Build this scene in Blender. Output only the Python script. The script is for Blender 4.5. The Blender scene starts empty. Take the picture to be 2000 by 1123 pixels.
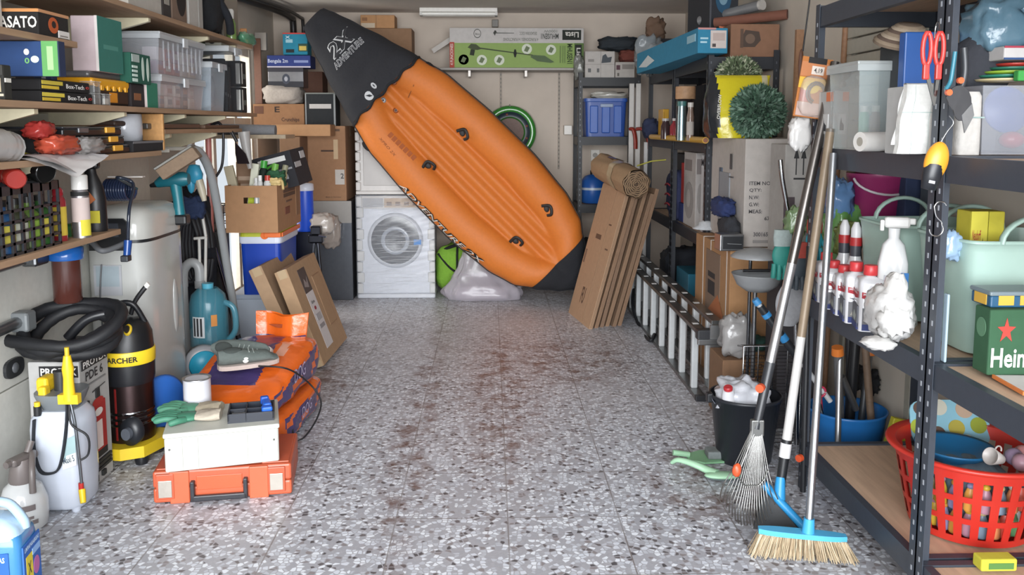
import bpy, bmesh, math, random
from mathutils import Vector, Matrix, noise
rnd = random.Random(7)
R = math.radians
SC = bpy.context.scene
COL = SC.collection

# ---------------------------------------------------------------- camera
FPX, CX, CY, CAMH = 1665.0, 1000.0, 430.0, 1.40
TH = math.atan(184.0 / FPX)                       # pitch down
PS = math.atan(43.0 / FPX * math.cos(TH))         # yaw to the right
cam = bpy.data.objects.new('camera', bpy.data.cameras.new('camera'))
COL.objects.link(cam)
cam.location = (0, 0, CAMH)
cam.rotation_euler = (math.pi / 2 - TH, 0, -PS)
cam.data.sensor_width = 36
cam.data.lens = FPX / 2000 * 36
cam.data.shift_y = -(561.5 - CY) / 2000
cam.data.clip_start = 0.05
SC.camera = cam

# ---------------------------------------------------------------- light
SC.view_settings.view_transform = 'Standard'
SC.view_settings.look = 'None'
SC.view_settings.gamma = 1
SC.view_settings.use_curve_mapping = False
SC.view_settings.exposure = 0.46
w = bpy.data.worlds.new('sky'); SC.world = w; w.use_nodes = True
bg = w.node_tree.nodes['Background']
bg.inputs[0].default_value = (0.80, 0.90, 1.0, 1); bg.inputs[1].default_value = 0.75
def area(name, loc, rot, sx, sy, power, color):
    l = bpy.data.lights.new(name, 'AREA'); l.shape = 'RECTANGLE'; l.size = sx; l.size_y = sy
    l.energy = power; l.color = color
    o = bpy.data.objects.new(name, l); o.location = loc; o.rotation_euler = rot; COL.objects.link(o)
    return o
# daylight coming through the open garage door behind the camera, and through the glazed side door
area('door_daylight', (0, -4.2, 2.3), (R(84), 0, 0), 7.0, 4.0, 1150, (0.95, 0.975, 1.0))
area('side_door_daylight', (-2.3, 6.2, 1.1), (0, R(-90), 0), 1.9, 1.1, 30, (1.0, 0.95, 0.86))

# ---------------------------------------------------------------- pixel -> world
_F = Vector((math.sin(PS) * math.cos(TH), math.cos(PS) * math.cos(TH), -math.sin(TH)))
_R = Vector((math.cos(PS), -math.sin(PS), 0))
_U = _R.cross(_F)
def P(px, py, X=None, Y=None, Z=None):
    d = _F * FPX + _R * (px - CX) - _U * (py - CY)
    o = Vector((0, 0, CAMH))
    if X is not None: t = (X - o.x) / d.x
    elif Y is not None: t = (Y - o.y) / d.y
    else: t = (Z - o.z) / d.z
    return o + d * t

# ---------------------------------------------------------------- materials
def srgb(h):
    if isinstance(h, tuple): return tuple(h[:3]) + (1,)
    h = h.lstrip('#'); c = [int(h[i:i + 2], 16) / 255 for i in (0, 2, 4)]
    return tuple((x / 12.92 if x <= .04045 else ((x + .055) / 1.055) ** 2.4) for x in c) + (1,)
_mats = {}
KIND = {  # rough, metallic, colour noise, bump strength, noise scale
    'plastic': (.38, 0, .06, .02, 14), 'card': (.85, 0, .10, .06, 30), 'paint': (.45, .1, .08, .03, 40), 'metal': (.32, .9, .10, .04, 30),
    'wood': (.6, 0, .22, .05, 9), 'cloth': (.9, 0, .14, .25, 60), 'paper': (.75, 0, .05, .04, 30), 'rubber': (.6, 0, .08, .08, 50),
    'gloss': (.16, 0, .04, .02, 12), 'film': (.2, 0, .04, .35, 18), 'chrome': (.15, 1, .03, .01, 10), 'wall': (.9, 0, .07, .05, 6),
}
def mat(col, kind='plastic', alpha=1.0):
    key = (col, kind, alpha)
    if key in _mats: return _mats[key]
    m = bpy.data.materials.new(f'{kind}_{len(_mats)}'); m.use_nodes = True
    nt = m.node_tree; N = nt.nodes; L = nt.links; b = N['Principled BSDF']
    ro, me, cn, bs, ns = KIND[kind]
    tc = N.new('ShaderNodeTexCoord'); nz = N.new('ShaderNodeTexNoise'); nz.inputs['Scale'].default_value = ns; nz.inputs['Detail'].default_value = 4
    mp = N.new('ShaderNodeMapping'); L.new(tc.outputs['Object'], mp.inputs[0]); L.new(mp.outputs[0], nz.inputs['Vector'])
    if kind == 'wood': mp.inputs['Scale'].default_value = (6, .5, 6)
    c = srgb(col)
    mx = N.new('ShaderNodeMix'); mx.data_type = 'RGBA'
    mx.inputs[6].default_value = tuple(max(0, x * (1 - cn * 1.6)) for x in c[:3]) + (1,)
    mx.inputs[7].default_value = tuple(min(1, x * (1 + cn)) for x in c[:3]) + (1,)
    L.new(nz.outputs['Fac'], mx.inputs[0]); L.new(mx.outputs[2], b.inputs['Base Color'])
    b.inputs['Roughness'].default_value = ro; b.inputs['Metallic'].default_value = me
    bp = N.new('ShaderNodeBump'); bp.inputs['Strength'].default_value = bs; bp.inputs['Distance'].default_value = .01
    L.new(nz.outputs['Fac'], bp.inputs['Height']); L.new(bp.outputs[0], b.inputs['Normal'])
    if alpha < 1: b.inputs['Alpha'].default_value = alpha
    _mats[key] = m
    return m
MIX = {}
def Mt(x):
    if not isinstance(x, (str, tuple)): return x
    if isinstance(x, tuple): return mat(*x)
    return mat(x)

# ---------------------------------------------------------------- mesh builder
class MB:
    def __init__(s): s.v = []; s.f = []; s.m = []; s.mats = []; s.mi = 0; s.sm = []; s.smooth = False; s.x = Matrix()
    def use(s, m, smooth=None):
        m = Mt(m)
        if m not in s.mats: s.mats.append(m)
        s.mi = s.mats.index(m)
        if smooth is not None: s.smooth = smooth
        return s
    def add(s, vs, fs, smooth=None):
        o = len(s.v); X = s.x
        s.v += [tuple(X @ Vector(p)) for p in vs]
        for f in fs: s.f.append([i + o for i in f]); s.m.append(s.mi); s.sm.append(s.smooth if smooth is None else smooth)
        return s
    def box(s, lo, hi, rz=0, bev=0):
        x0, y0, z0 = lo; x1, y1, z1 = hi
        if bev > 0:
            b = min(bev, (x1 - x0) * .45, (y1 - y0) * .45, (z1 - z0) * .45)
            prof = []
            for k, (zz, i) in enumerate(((z0, b), (z0 + b * .3, b * .3), (z0 + b, 0), (z1 - b, 0), (z1 - b * .3, b * .3), (z1, b))):
                ring = []
                for cxx, cyy, sx, sy in ((x0, y0, 1, 1), (x1, y0, -1, 1), (x1, y1, -1, -1), (x0, y1, 1, -1)):
                    q = [(cxx + sx * i, cyy + sy * (b + i * .0)), (cxx + sx * (i + b * .3), cyy + sy * (i + b * .3)), (cxx + sx * b, cyy + sy * i)]
                    if (sx, sy) in ((-1, 1), (1, -1)): q = q[::-1]
                    ring += q
                prof.append([(a, c, zz) for a, c in ring])
            vs = [p for r_ in prof for p in r_]; n = 12; fs = []
            for k in range(5):
                for j in range(n): fs.append([k * n + j, k * n + (j + 1) % n, (k + 1) * n + (j + 1) % n, (k + 1) * n + j])
            fs.append(list(range(n))[::-1]); fs.append([5 * n + j for j in range(n)])
            return s.add(vs, fs, False)
        vs = [(x0, y0, z0), (x1, y0, z0), (x1, y1, z0), (x0, y1, z0), (x0, y0, z1), (x1, y0, z1), (x1, y1, z1), (x0, y1, z1)]
        if rz:
            c = Vector(((x0 + x1) / 2, (y0 + y1) / 2, 0)); Rm = Matrix.Rotation(rz, 3, 'Z')
            vs = [tuple(c + Rm @ (Vector(p) - c)) for p in vs]
        return s.add(vs, [[0, 3, 2, 1], [4, 5, 6, 7], [0, 1, 5, 4], [1, 2, 6, 5], [2, 3, 7, 6], [3, 0, 4, 7]], False)
    def cyl(s, p0, p1, r0, r1=None, n=16, cap=True):
        r1 = r0 if r1 is None else r1
        return s.tube([p0, p1], [r0, r1], n, cap)
    def tube(s, pts, r, n=10, cap=True, closed=False, flat=1.0):
        pts = [Vector(p) for p in pts]; k = len(pts)
        rr = r if isinstance(r, (list, tuple)) else [r] * k
        vs = []; prev = None
        for i, p in enumerate(pts):
            if closed: t = pts[(i + 1) % k] - pts[i - 1]
            else: t = (pts[min(i + 1, k - 1)] - pts[max(i - 1, 0)])
            t.normalize()
            if prev is None:
                a = Vector((0, 0, 1)) if abs(t.z) < .9 else Vector((1, 0, 0))
                u = t.cross(a).normalized()
            else: u = (prev - t * prev.dot(t)).normalized()
            prev = u; w_ = t.cross(u)
            for j in range(n):
                a = 2 * math.pi * j / n
                vs.append(p + (u * math.cos(a) + w_ * math.sin(a) * flat) * rr[i])
        fs = []
        for i in range(k if closed else k - 1):
            for j in range(n):
                a, b = i * n + j, i * n + (j + 1) % n; c, d = ((i + 1) % k) * n + (j + 1) % n, ((i + 1) % k) * n + j
                fs.append([a, b, c, d])
        s.add(vs, fs, True)
        if cap and not closed:
            s.add(vs[:n], [list(range(n))[::-1]], False); s.add(vs[-n:], [list(range(n))], False)
        return s
    def lathe(s, prof, c=(0, 0, 0), n=24, sx=1, sy=1, cap=True, smooth=True):
        vs = []; c = Vector(c)
        for r, z in prof:
            for j in range(n):
                a = 2 * math.pi * j / n; vs.append((c.x + r * sx * math.cos(a), c.y + r * sy * math.sin(a), c.z + z))
        fs = []
        for i in range(len(prof) - 1):
            for j in range(n): fs.append([i * n + j, i * n + (j + 1) % n, (i + 1) * n + (j + 1) % n, (i + 1) * n + j])
        s.add(vs, fs, smooth)
        if cap:
            k = len(prof) - 1
            if prof[0][0] > 1e-5: s.add(vs[:n], [list(range(n))[::-1]], False)
            if prof[-1][0] > 1e-5: s.add(vs[k * n:], [list(range(n))], False)
        return s
    def ell(s, c, r, nu=16, nv=10, amp=0, fr=6, seed=0, sq=1.0):
        vs = []; c = Vector(c)
        for i in range(nv + 1):
            ph = math.pi * i / nv
            for j in range(nu):
                a = 2 * math.pi * j / nu
                def sp(x): return math.copysign(abs(x) ** sq, x)
                d = Vector((sp(math.sin(ph)) * sp(math.cos(a)), sp(math.sin(ph)) * sp(math.sin(a)), sp(math.cos(ph))))
                k = 1 + amp * noise.noise(Vector((d.x * fr + seed * 7.1, d.y * fr, d.z * fr))) if amp else 1
                vs.append((c.x + d.x * r[0] * k, c.y + d.y * r[1] * k, c.z + d.z * r[2] * k))
        fs = []
        for i in range(nv):
            for j in range(nu): fs.append([(i + 1) * nu + j, (i + 1) * nu + (j + 1) % nu, i * nu + (j + 1) % nu, i * nu + j])
        return s.add(vs, fs, True)
    def prism(s, pts, d, M=None):
        """polygon pts (2-D) in the XY plane extruded 0..d along Z, then placed by M"""
        n = len(pts); ar = sum(pts[i][0] * pts[(i + 1) % n][1] - pts[(i + 1) % n][0] * pts[i][1] for i in range(n))
        if ar < 0: pts = pts[::-1]
        M = M or Matrix()
        vs = [M @ Vector((x, y, 0)) for x, y in pts] + [M @ Vector((x, y, d)) for x, y in pts]
        fs = [list(range(n))[::-1], list(range(n, 2 * n))] + [[i, (i + 1) % n, n + (i + 1) % n, n + i] for i in range(n)]
        return s.add(vs, fs, False)
    def surf(s, fn, nu, nv, smooth=True, closeu=False):
        vs = [fn(i / nu, j / nv) for j in range(nv + 1) for i in range(nu + 1)]
        fs = [[j * (nu + 1) + i, j * (nu + 1) + i + 1, (j + 1) * (nu + 1) + i + 1, (j + 1) * (nu + 1) + i] for j in range(nv) for i in range(nu)]
        return s.add(vs, fs, smooth)
    def build(s, name, parent=None, weld=False):
        me = bpy.data.meshes.new(name); me.from_pydata([tuple(p) for p in s.v], [], s.f)
        for m in s.mats: me.materials.append(m)
        me.polygons.foreach_set('material_index', s.m); me.polygons.foreach_set('use_smooth', s.sm)
        if weld:
            bm = bmesh.new(); bm.from_mesh(me); bmesh.ops.remove_doubles(bm, verts=bm.verts, dist=1e-5)
            bmesh.ops.recalc_face_normals(bm, faces=bm.faces); bm.to_mesh(me); bm.free()
        me.update()
        o = bpy.data.objects.new(name, me); COL.objects.link(o)
        if parent: o.parent = parent
        return o
def mb(m, smooth=None): return MB().use(m, smooth)

# ---------------------------------------------------------------- things
def thing(name, label, cat, loc=(0, 0, 0), rz=0, group=None, rot=None, M=None):
    o = bpy.data.objects.new(name, None); COL.objects.link(o); o.empty_display_size = .05
    if M is not None: o.matrix_world = M
    else:
        o.location = loc; o.rotation_euler = rot or (0, 0, rz)
    o['label'] = label; o['category'] = cat
    if group: o['group'] = group
    return o
def tag(o, label, cat, group=None):
    o['label'] = label; o['category'] = cat
    if group: o['group'] = group
    return o
def struct(o): o['kind'] = 'structure'; return o
def copy_tree(o, parent=None):
    c = o.copy(); COL.objects.link(c); c.parent = parent
    for ch in list(o.children): copy_tree(ch, c)
    return c
def frame(U, V, Nn, O):
    U, V, Nn, O = map(Vector, (U, V, Nn, O))
    return Matrix(((U.x, V.x, Nn.x, O.x), (U.y, V.y, Nn.y, O.y), (U.z, V.z, Nn.z, O.z), (0, 0, 0, 1)))
_tc = {}
def text_mesh(s, bold=0.0, shear=0.0):
    k = (s, bold, shear)
    if k not in _tc:
        cu = bpy.data.curves.new('lettering', 'FONT'); cu.body = s; cu.offset = bold; cu.shear = shear; cu.resolution_u = 2; cu.space_line = .9
        ob = bpy.data.objects.new('lettering', cu); COL.objects.link(ob)
        bpy.context.view_layer.update()
        me = bpy.data.meshes.new_from_object(ob); bpy.data.objects.remove(ob); 
        vs = [tuple(v.co) for v in me.vertices]; fs = [list(p.vertices) for p in me.polygons]
        xs = [v[0] for v in vs]; ys = [v[1] for v in vs]
        _tc[k] = ([((v[0] - min(xs)) / (max(xs) - min(xs)), (v[1] - min(ys)) / (max(ys) - min(ys)), 0) for v in vs], fs)
    return _tc[k]
def text_on(s, M, w_, h_, m, parent, bold=.02, shear=0, name='lettering', z=.002):
    """lettering filling w_ x h_ with its lower corner at M's origin, on the plane of M's first two axes"""
    vs, fs = text_mesh(s, bold, shear)
    b = mb(m); b.x = M
    b.add([(x * w_, y * h_, z) for x, y, _ in vs], fs, False)
    return b.build(name, parent)
def faces(w_, d_, h_):
    return {'F': (frame((1, 0, 0), (0, 0, 1), (0, -1, 0), (-w_ / 2, -d_ / 2, 0)), w_, h_), 'R': (frame((0, 1, 0), (0, 0, 1), (1, 0, 0), (w_ / 2, -d_ / 2, 0)), d_, h_),
            'L': (frame((0, -1, 0), (0, 0, 1), (-1, 0, 0), (-w_ / 2, d_ / 2, 0)), d_, h_), 'U': (frame((1, 0, 0), (0, 1, 0), (0, 0, 1), (-w_ / 2, -d_ / 2, h_)), w_, d_)}
def prints(t, F, items):
    """items: (face, u0, v0, u1, v1, colour[, text[, name]]) with u, v as fractions of the face; text '' = panel, 'o' disc prefix handled by name"""
    for n_, it in enumerate(items):
        fc, u0, v0, u1, v1, col = it[:6]; tx = it[6] if len(it) > 6 else ''; nm = it[7] if len(it) > 7 else None
        Mx, W_, H_ = F[fc]; lift = .0012 + .0004 * n_
        if tx == 'O':
            b = mb((col, 'paper')); c = ((u0 + u1) / 2 * W_, (v0 + v1) / 2 * H_); rx, ry = (u1 - u0) / 2 * W_, (v1 - v0) / 2 * H_
            b.prism([(c[0] + rx * math.cos(a * math.pi / 9), c[1] + ry * math.sin(a * math.pi / 9)) for a in range(18)], .001, Mx @ Matrix.Translation((0, 0, lift - .001)))
            b.build(nm or 'printed_disc', t)
        elif isinstance(tx, list):
            b = mb((col, 'paper')); b.prism([((u0 + x * (u1 - u0)) * W_, (v0 + y * (v1 - v0)) * H_) for x, y in tx], .001, Mx @ Matrix.Translation((0, 0, lift - .001)))
            b.build(nm or 'printed_shape', t)
        elif tx:
            text_on(tx, Mx @ Matrix.Translation((u0 * W_, v0 * H_, lift)), (u1 - u0) * W_, (v1 - v0) * H_, (col, 'paper'), t, z=0, name=nm or 'lettering')
        else:
            b = mb((col, 'paper')); b.x = Mx; b.box((u0 * W_, v0 * H_, -.0005), (u1 * W_, v1 * H_, lift)); b.build(nm or 'printed_panel', t)
def bx(name, label, cat, lo, hi, col, kind='card', pr=(), rz=0, group=None, bev=.004, tape=None, rot=None, flaps=False, part='body', lid=None):
    """a closed box standing on its base centre, with prints on its faces"""
    lo = Vector(lo); hi = Vector(hi); w_, d_, h_ = hi - lo
    t = thing(name, label, cat, ((lo.x + hi.x) / 2, (lo.y + hi.y) / 2, lo.z), rz, group, rot)
    mb((col, kind)).box((-w_ / 2, -d_ / 2, 0), (w_ / 2, d_ / 2, h_ if not lid else h_ - lid[0]), bev=bev).build(part, t)
    if lid: mb((lid[1], kind)).box((-w_ / 2 - .004, -d_ / 2 - .004, h_ - lid[0]), (w_ / 2 + .004, d_ / 2 + .004, h_), bev=bev).build('lid', t)
    if tape:
        b = mb((tape, 'gloss'))
        b.box((-w_ / 2 - .0012, -.024, h_ * .85), (w_ / 2 + .0012, .024, h_ + .0012)).build('tape', t)
    prints(t, faces(w_, d_, h_), pr)
    return t
def lathe_thing(name, label, *a, group=None, rz=0, rot=None, n=24):
    cat, loc, parts = a if len(a) == 3 else (name.split('_')[-1],) + a
    t = thing(name, label, cat, loc, rz, group, rot)
    for p in parts:
        pn, prof, m = p[:3]; kw = p[3] if len(p) > 3 else {}
        mb(m, True).lathe(prof, n=n, **kw).build(pn, t)
    return t
def arc(c, r, a0, a1, n, plane='xz'):
    out = []
    for i in range(n + 1):
        a = R(a0 + (a1 - a0) * i / n); x, y = r * math.cos(a), r * math.sin(a)
        out.append({'xz': (c[0] + x, c[1], c[2] + y), 'xy': (c[0] + x, c[1] + y, c[2]), 'yz': (c[0], c[1] + x, c[2] + y)}[plane])
    return out
def bez(pts, n=8):
    """Catmull-Rom through the points"""
    p = [Vector(q) for q in pts]; out = []
    for i in range(len(p) - 1):
        a, b, c, d = p[max(i - 1, 0)], p[i], p[i + 1], p[min(i + 2, len(p) - 1)]
        for k in range(n):
            t = k / n; out.append(.5 * ((2 * b) + (-a + c) * t + (2 * a - 5 * b + 4 * c - d) * t * t + (-a + 3 * b - 3 * c + d) * t ** 3))
    out.append(p[-1]); return out
def crumple(name, label, cat, c, r, col, kind='film', amp=.35, fr=3, seed=0, alpha=1.0, sq=.7, group=None, part='bag', n=(28, 18)):
    t = thing(name, label, cat, (c[0], c[1], c[2] - r[2]), 0, group)
    mb((col, kind, alpha), True).ell((0, 0, r[2]), r, n[0], n[1], amp, fr, seed, sq).build(part, t)
    return t
def LB(a, b, yt, xf, z0):
    """span a..b px of a face in the plane X=xf, top at pixel row yt at a -> Y0, Y1, top z"""
    return P(a, 246, X=xf).y, P(b, 246, X=xf).y, P(a, yt, X=xf).z
# ================================================================ the garage
XL, XR, YB, ZC = -1.88, 1.72, 7.6, 2.38
def floor_mat():
    m = bpy.data.materials.new('terrazzo'); m.use_nodes = True
    nt = m.node_tree; N = nt.nodes; L = nt.links; b = N['Principled BSDF']
    tc = N.new('ShaderNodeTexCoord')
    def rampn(stops, interp='LINEAR'):
        r = N.new('ShaderNodeValToRGB'); r.color_ramp.interpolation = interp
        while len(r.color_ramp.elements) < len(stops): r.color_ramp.elements.new(.5)
        for e, (p, c) in zip(r.color_ramp.elements, stops): e.position = p; e.color = srgb(c)
        return r
    def mixc(f, a, b_):
        x = N.new('ShaderNodeMix'); x.data_type = 'RGBA'
        for s_, k in ((f, 0), (a, 6), (b_, 7)):
            if isinstance(s_, (float, int)): x.inputs[k].default_value = s_
            elif isinstance(s_, str): x.inputs[k].default_value = srgb(s_)
            else: L.new(s_, x.inputs[k])
        return x.outputs[2]
    def math_(op, a, b_=None, c_=None):
        x = N.new('ShaderNodeMath'); x.operation = op
        for i, q in enumerate((a, b_, c_)):
            if q is None: continue
            if isinstance(q, (int, float)): x.inputs[i].default_value = q
            else: L.new(q, x.inputs[i])
        return x.outputs[0]
    # stones
    def vor(scale, feat):
        v = N.new('ShaderNodeTexVoronoi'); v.feature = feat; v.inputs['Scale'].default_value = scale; v.voronoi_dimensions = '2D'
        L.new(tc.outputs['Object'], v.inputs['Vector']); return v
    v1 = vor(56, 'F1'); v2 = vor(56, 'DISTANCE_TO_EDGE')
    sep = N.new('ShaderNodeSeparateColor'); L.new(v1.outputs['Color'], sep.inputs[0])
    stone = rampn([(0, '#2f2c31'), (.06, '#4f494b'), (.11, '#7c7678'), (.18, '#989ba3'), (.32, '#b4b9c2'), (.55, '#ccd2dc'), (.78, '#e0e6ee')], 'CONSTANT')
    L.new(sep.outputs[0], stone.inputs[0])
    edge = N.new('ShaderNodeMapRange'); edge.inputs[1].default_value = .05; edge.inputs[2].default_value = .16; L.new(v2.outputs['Distance'], edge.inputs[0])
    # some cells stay cement: small gaps
    gap = math_('GREATER_THAN', sep.outputs[1], .22)
    ef = math_('MULTIPLY', edge.outputs[0], gap)
    cem = rampn([(0, '#8c8d94'), (1, '#a9abb2')])
    n0 = N.new('ShaderNodeTexNoise'); n0.inputs['Scale'].default_value = 90; L.new(tc.outputs['Object'], n0.inputs['Vector']); L.new(n0.outputs['Fac'], cem.inputs[0])
    col = mixc(ef, cem.outputs[0], stone.outputs[0])
    # worn, dusty patches that veil the stones
    n1 = N.new('ShaderNodeTexNoise'); n1.inputs['Scale'].default_value = 1.3; n1.inputs['Detail'].default_value = 7; L.new(tc.outputs['Object'], n1.inputs['Vector'])
    d1 = rampn([(.40, '#000000'), (.68, '#ffffff')]); L.new(n1.outputs['Fac'], d1.inputs[0])
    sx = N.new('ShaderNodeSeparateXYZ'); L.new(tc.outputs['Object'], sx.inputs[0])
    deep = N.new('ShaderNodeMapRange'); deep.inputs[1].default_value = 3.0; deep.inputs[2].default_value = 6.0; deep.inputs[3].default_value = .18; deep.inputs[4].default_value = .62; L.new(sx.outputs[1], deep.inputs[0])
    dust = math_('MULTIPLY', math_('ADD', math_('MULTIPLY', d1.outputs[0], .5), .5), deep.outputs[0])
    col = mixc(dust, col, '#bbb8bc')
    # rust stains with shapes of their own
    def blob(cx, cy, rx, ry):
        a = math_('DIVIDE', math_('SUBTRACT', sx.outputs[0], cx), rx); c = math_('DIVIDE', math_('SUBTRACT', sx.outputs[1], cy), ry)
        d = math_('SQRT', math_('ADD', math_('MULTIPLY', a, a), math_('MULTIPLY', c, c)))
        return math_('MAXIMUM', math_('SUBTRACT', 1.0, d), 0.0)
    st = blob(.06, 4.35, .22, 1.5)
    for q in ((.5, 5.0, .45, .6), (-.35, 4.0, .12, 2.2), (-.98, 4.6, .35, .45), (.85, 3.2, .3, .4), (.1, 4.0, .2, .5)): st = math_('MAXIMUM', st, blob(*q))
    n2 = N.new('ShaderNodeTexNoise'); n2.inputs['Scale'].default_value = 9; n2.inputs['Detail'].default_value = 8; n2.inputs['Roughness'].default_value = .7; L.new(tc.outputs['Object'], n2.inputs['Vector'])
    r2 = rampn([(.46, '#000000'), (.62, '#ffffff')]); L.new(n2.outputs['Fac'], r2.inputs[0])
    sf = math_('MULTIPLY', math_('MULTIPLY', math_('MINIMUM', math_('MULTIPLY', st, 2.2), 1.0), r2.outputs[0]), .78)
    col = mixc(sf, col, '#5d4238')
    # 40 cm tiles: joints
    def joint(axis, off):
        f = math_('FRACT', math_('DIVIDE', math_('ADD', sx.outputs[axis], off), .40))
        return math_('LESS_THAN', math_('ABSOLUTE', math_('SUBTRACT', f, .5)), .0065)
    GX = P(996, 1111, Z=0).x; GY = P(996, 1011, Z=0).y
    j = math_('MAXIMUM', joint(0, 40.2 - GX), joint(1, 40.2 - GY))
    n3 = N.new('ShaderNodeTexNoise'); n3.inputs['Scale'].default_value = 3; L.new(tc.outputs['Object'], n3.inputs['Vector'])
    jc = rampn([(.4, '#6b625e'), (.6, '#8c8a8c')]); L.new(n3.outputs['Fac'], jc.inputs[0])
    col = mixc(math_('MULTIPLY', j, .75), col, jc.outputs[0])
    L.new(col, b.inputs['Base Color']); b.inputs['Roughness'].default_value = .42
    bp = N.new('ShaderNodeBump'); bp.inputs['Strength'].default_value = .08; bp.inputs['Distance'].default_value = .004; L.new(n2.outputs['Fac'], bp.inputs['Height']); L.new(bp.outputs[0], b.inputs['Normal'])
    return m
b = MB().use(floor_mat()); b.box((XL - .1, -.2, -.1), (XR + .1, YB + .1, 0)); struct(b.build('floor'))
struct(mb(('#8d8d8b', 'wall')).box((-9, -9, -.16), (9, -.2, -.02)).build('ground'))
WALL = ('#c9c0b4', 'wall')
struct(mb(('#ccbfb2', 'wall')).box((XL - .1, YB, 0), (XR + .1, YB + .12, ZC)).build('wall_back'))
struct(mb(WALL).box((XR, -.2, 0), (XR + .12, YB, ZC)).build('wall_right'))
# the wall on the other side is opened by a glazed side door 
DY0, DY1, DZ = 5.5, 6.98, 2.0
b = mb(WALL); b.box((XL - .12, -.2, 0), (XL, DY0, ZC)); b.box((XL - .12, DY1, 0), (XL, YB, ZC)); b.box((XL - .12, DY0, DZ), (XL, DY1, ZC)); b.box((XL - .12, DY0, 0), (XL, DY1, .12)); struct(b.build('wall_left'))
struct(mb(('#e2dad2', 'wall')).box((XL - .1, -.2, ZC), (XR + .1, YB + .1, ZC + .12)).build('ceiling'))
# glazed door: frame with bars and panes
b = mb(('#d8d2c6', 'paint'))
for y in (DY0, DY0 + .46, DY0 + .98, DY1 - .06): b.box((XL - .09, y, .12), (XL - .03, y + .06, DZ))
for z in (.12, .78, 1.40, DZ - .06): b.box((XL - .085, DY0, z), (XL - .035, DY1, z + .06))
d = struct(b.build('door_1'))
struct(mb(('#eaf0f2', 'gloss', .15)).box((XL - .065, DY0 + .05, .15), (XL - .058, DY1 - .05, DZ - .03)).build('door_glass', d))
# white sectional door leaf parked along the side wall
DXF = -1.79
b = mb(('#d3d2cb', 'paint'))
for z0, z1 in ((0.0, .425), (.43, .93)): b.box((XL + .005, 1.9, z0), (DXF, 4.6, z1), bev=.004)
b.use(('#c9c7bd', 'paint')); b.box((XL + .005, 1.9, .935), (DXF - .03, 4.6, 1.45))
for y in (2.72, 3.18, 3.9): b.box((DXF - .03, y, .93), (DXF - .012, y + .05, 1.45))
d2 = struct(b.build('door_2'))
b = mb(('#26272a', 'plastic')); b.x = frame((0, 1, 0), (0, 0, 1), (1, 0, 0), (DXF, 0, 0))
hp = P(24, 718, X=DXF)
b.prism([(hp.y + math.copysign(abs(math.cos(a * math.pi / 12)) ** .7, math.cos(a * math.pi / 12)) * .062, hp.z + math.copysign(abs(math.sin(a * math.pi / 12)) ** .7, math.sin(a * math.pi / 12)) * .036) for a in range(24)], .012)
b.use(('#55575b', 'plastic')); b.ell((hp.y, hp.z, .012), (.022, .02, .008)); struct(b.build('door_handle', d2))
# skirting strip behind the sprayers
struct(mb('#1d1c1b').box((XL + .002, 1.9, 0), (DXF + .004, 4.6, .012)).build('trim_1'))
# grey guide rail below the lowest shelf
b = mb(('#9a9d9f', 'metal'), True); z = P(0, 532, X=-1.74).z
b.tube([(-1.74, 2.2, z), (-1.74, 3.05, z + .02), (-1.76, 3.6, z + .02)], .02); b.use(('#6e7072', 'metal'), False)
y = P(75, 520, X=-1.72).y; b.box((-1.76, y - .05, z - .01), (-1.70, y + .05, z + .05), bev=.01); b.box((-1.75, y + .05, z + .02), (-1.72, y + .1, z + .06), bev=.005)
tag(b.build('guide_rail'), 'grey round metal guide rail under the lowest wooden shelf', 'rail')
y = P(0, 400, X=-1.76).y
b = mb(('#8f9294', 'metal'), True); zz = P(45, 632, X=-1.76).z
b.tube([(-1.77, 1.95, zz - .01), (-1.77, P(55, 620, X=-1.77).y, zz + .01)], .022); b.use(('#6e7274', 'plastic'), False); yy = P(48, 610, X=-1.76).y
b.box((-1.80, yy - .04, zz - .03), (-1.73, yy + .03, zz + .045), bev=.01)
tag(b.build('guide_rail'), 'grey rail ending at the black hose coil beside the white panel', 'rail')
# dark pipes running down the corner of ceiling and wall
for k, (dx, r_) in enumerate(((0, .028), (.085, .014))):
    b = mb(('#2c2a2b', 'plastic'), True)
    ys = 6.75 + dx * .6
    a_ = P(500 + dx * 300, 0, Z=ZC - .05)
    b.tube(bez([(a_.x - .2, 5.9, ZC - .05), (-1.74 + dx, 6.9, ZC - .05), (-1.70 + dx, 7.45, ZC - .06), (-1.70 + dx, YB - .04, ZC - .10), (-1.70 + dx, YB - .04, 1.95)], 8), r_, 10)
    tag(b.build('ceiling_pipe'), ('thick' if k == 0 else 'thin') + ' dark pipe bending down the wall in the ceiling corner', 'pipe')
# tube light
c = P(896, 17, Z=ZC)
t = thing('ceiling_lamp', 'white twin tube lamp fixed flat under the ceiling', 'ceiling lamp', (c.x, c.y, ZC - .055))
mb(('#d9d6d0', 'paint')).box((-.325, -.07, .02), (.325, .07, .055), bev=.004).build('housing', t)
for y in (-.04, .035):
    mb(('#f1efe9', 'gloss'), True).tube([(-.31, y, .008), (.31, y, .008)], .0135, 12).build('fluorescent_tube', t)
b = mb(('#c9c7c2', 'plastic')); b.box((-.325, -.06, -.006), (-.305, .06, .025)); b.build('end_cap', t); b = mb(('#c9c7c2', 'plastic')); b.box((.305, -.06, -.006), (.325, .06, .025)); b.build('end_cap', t)

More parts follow.
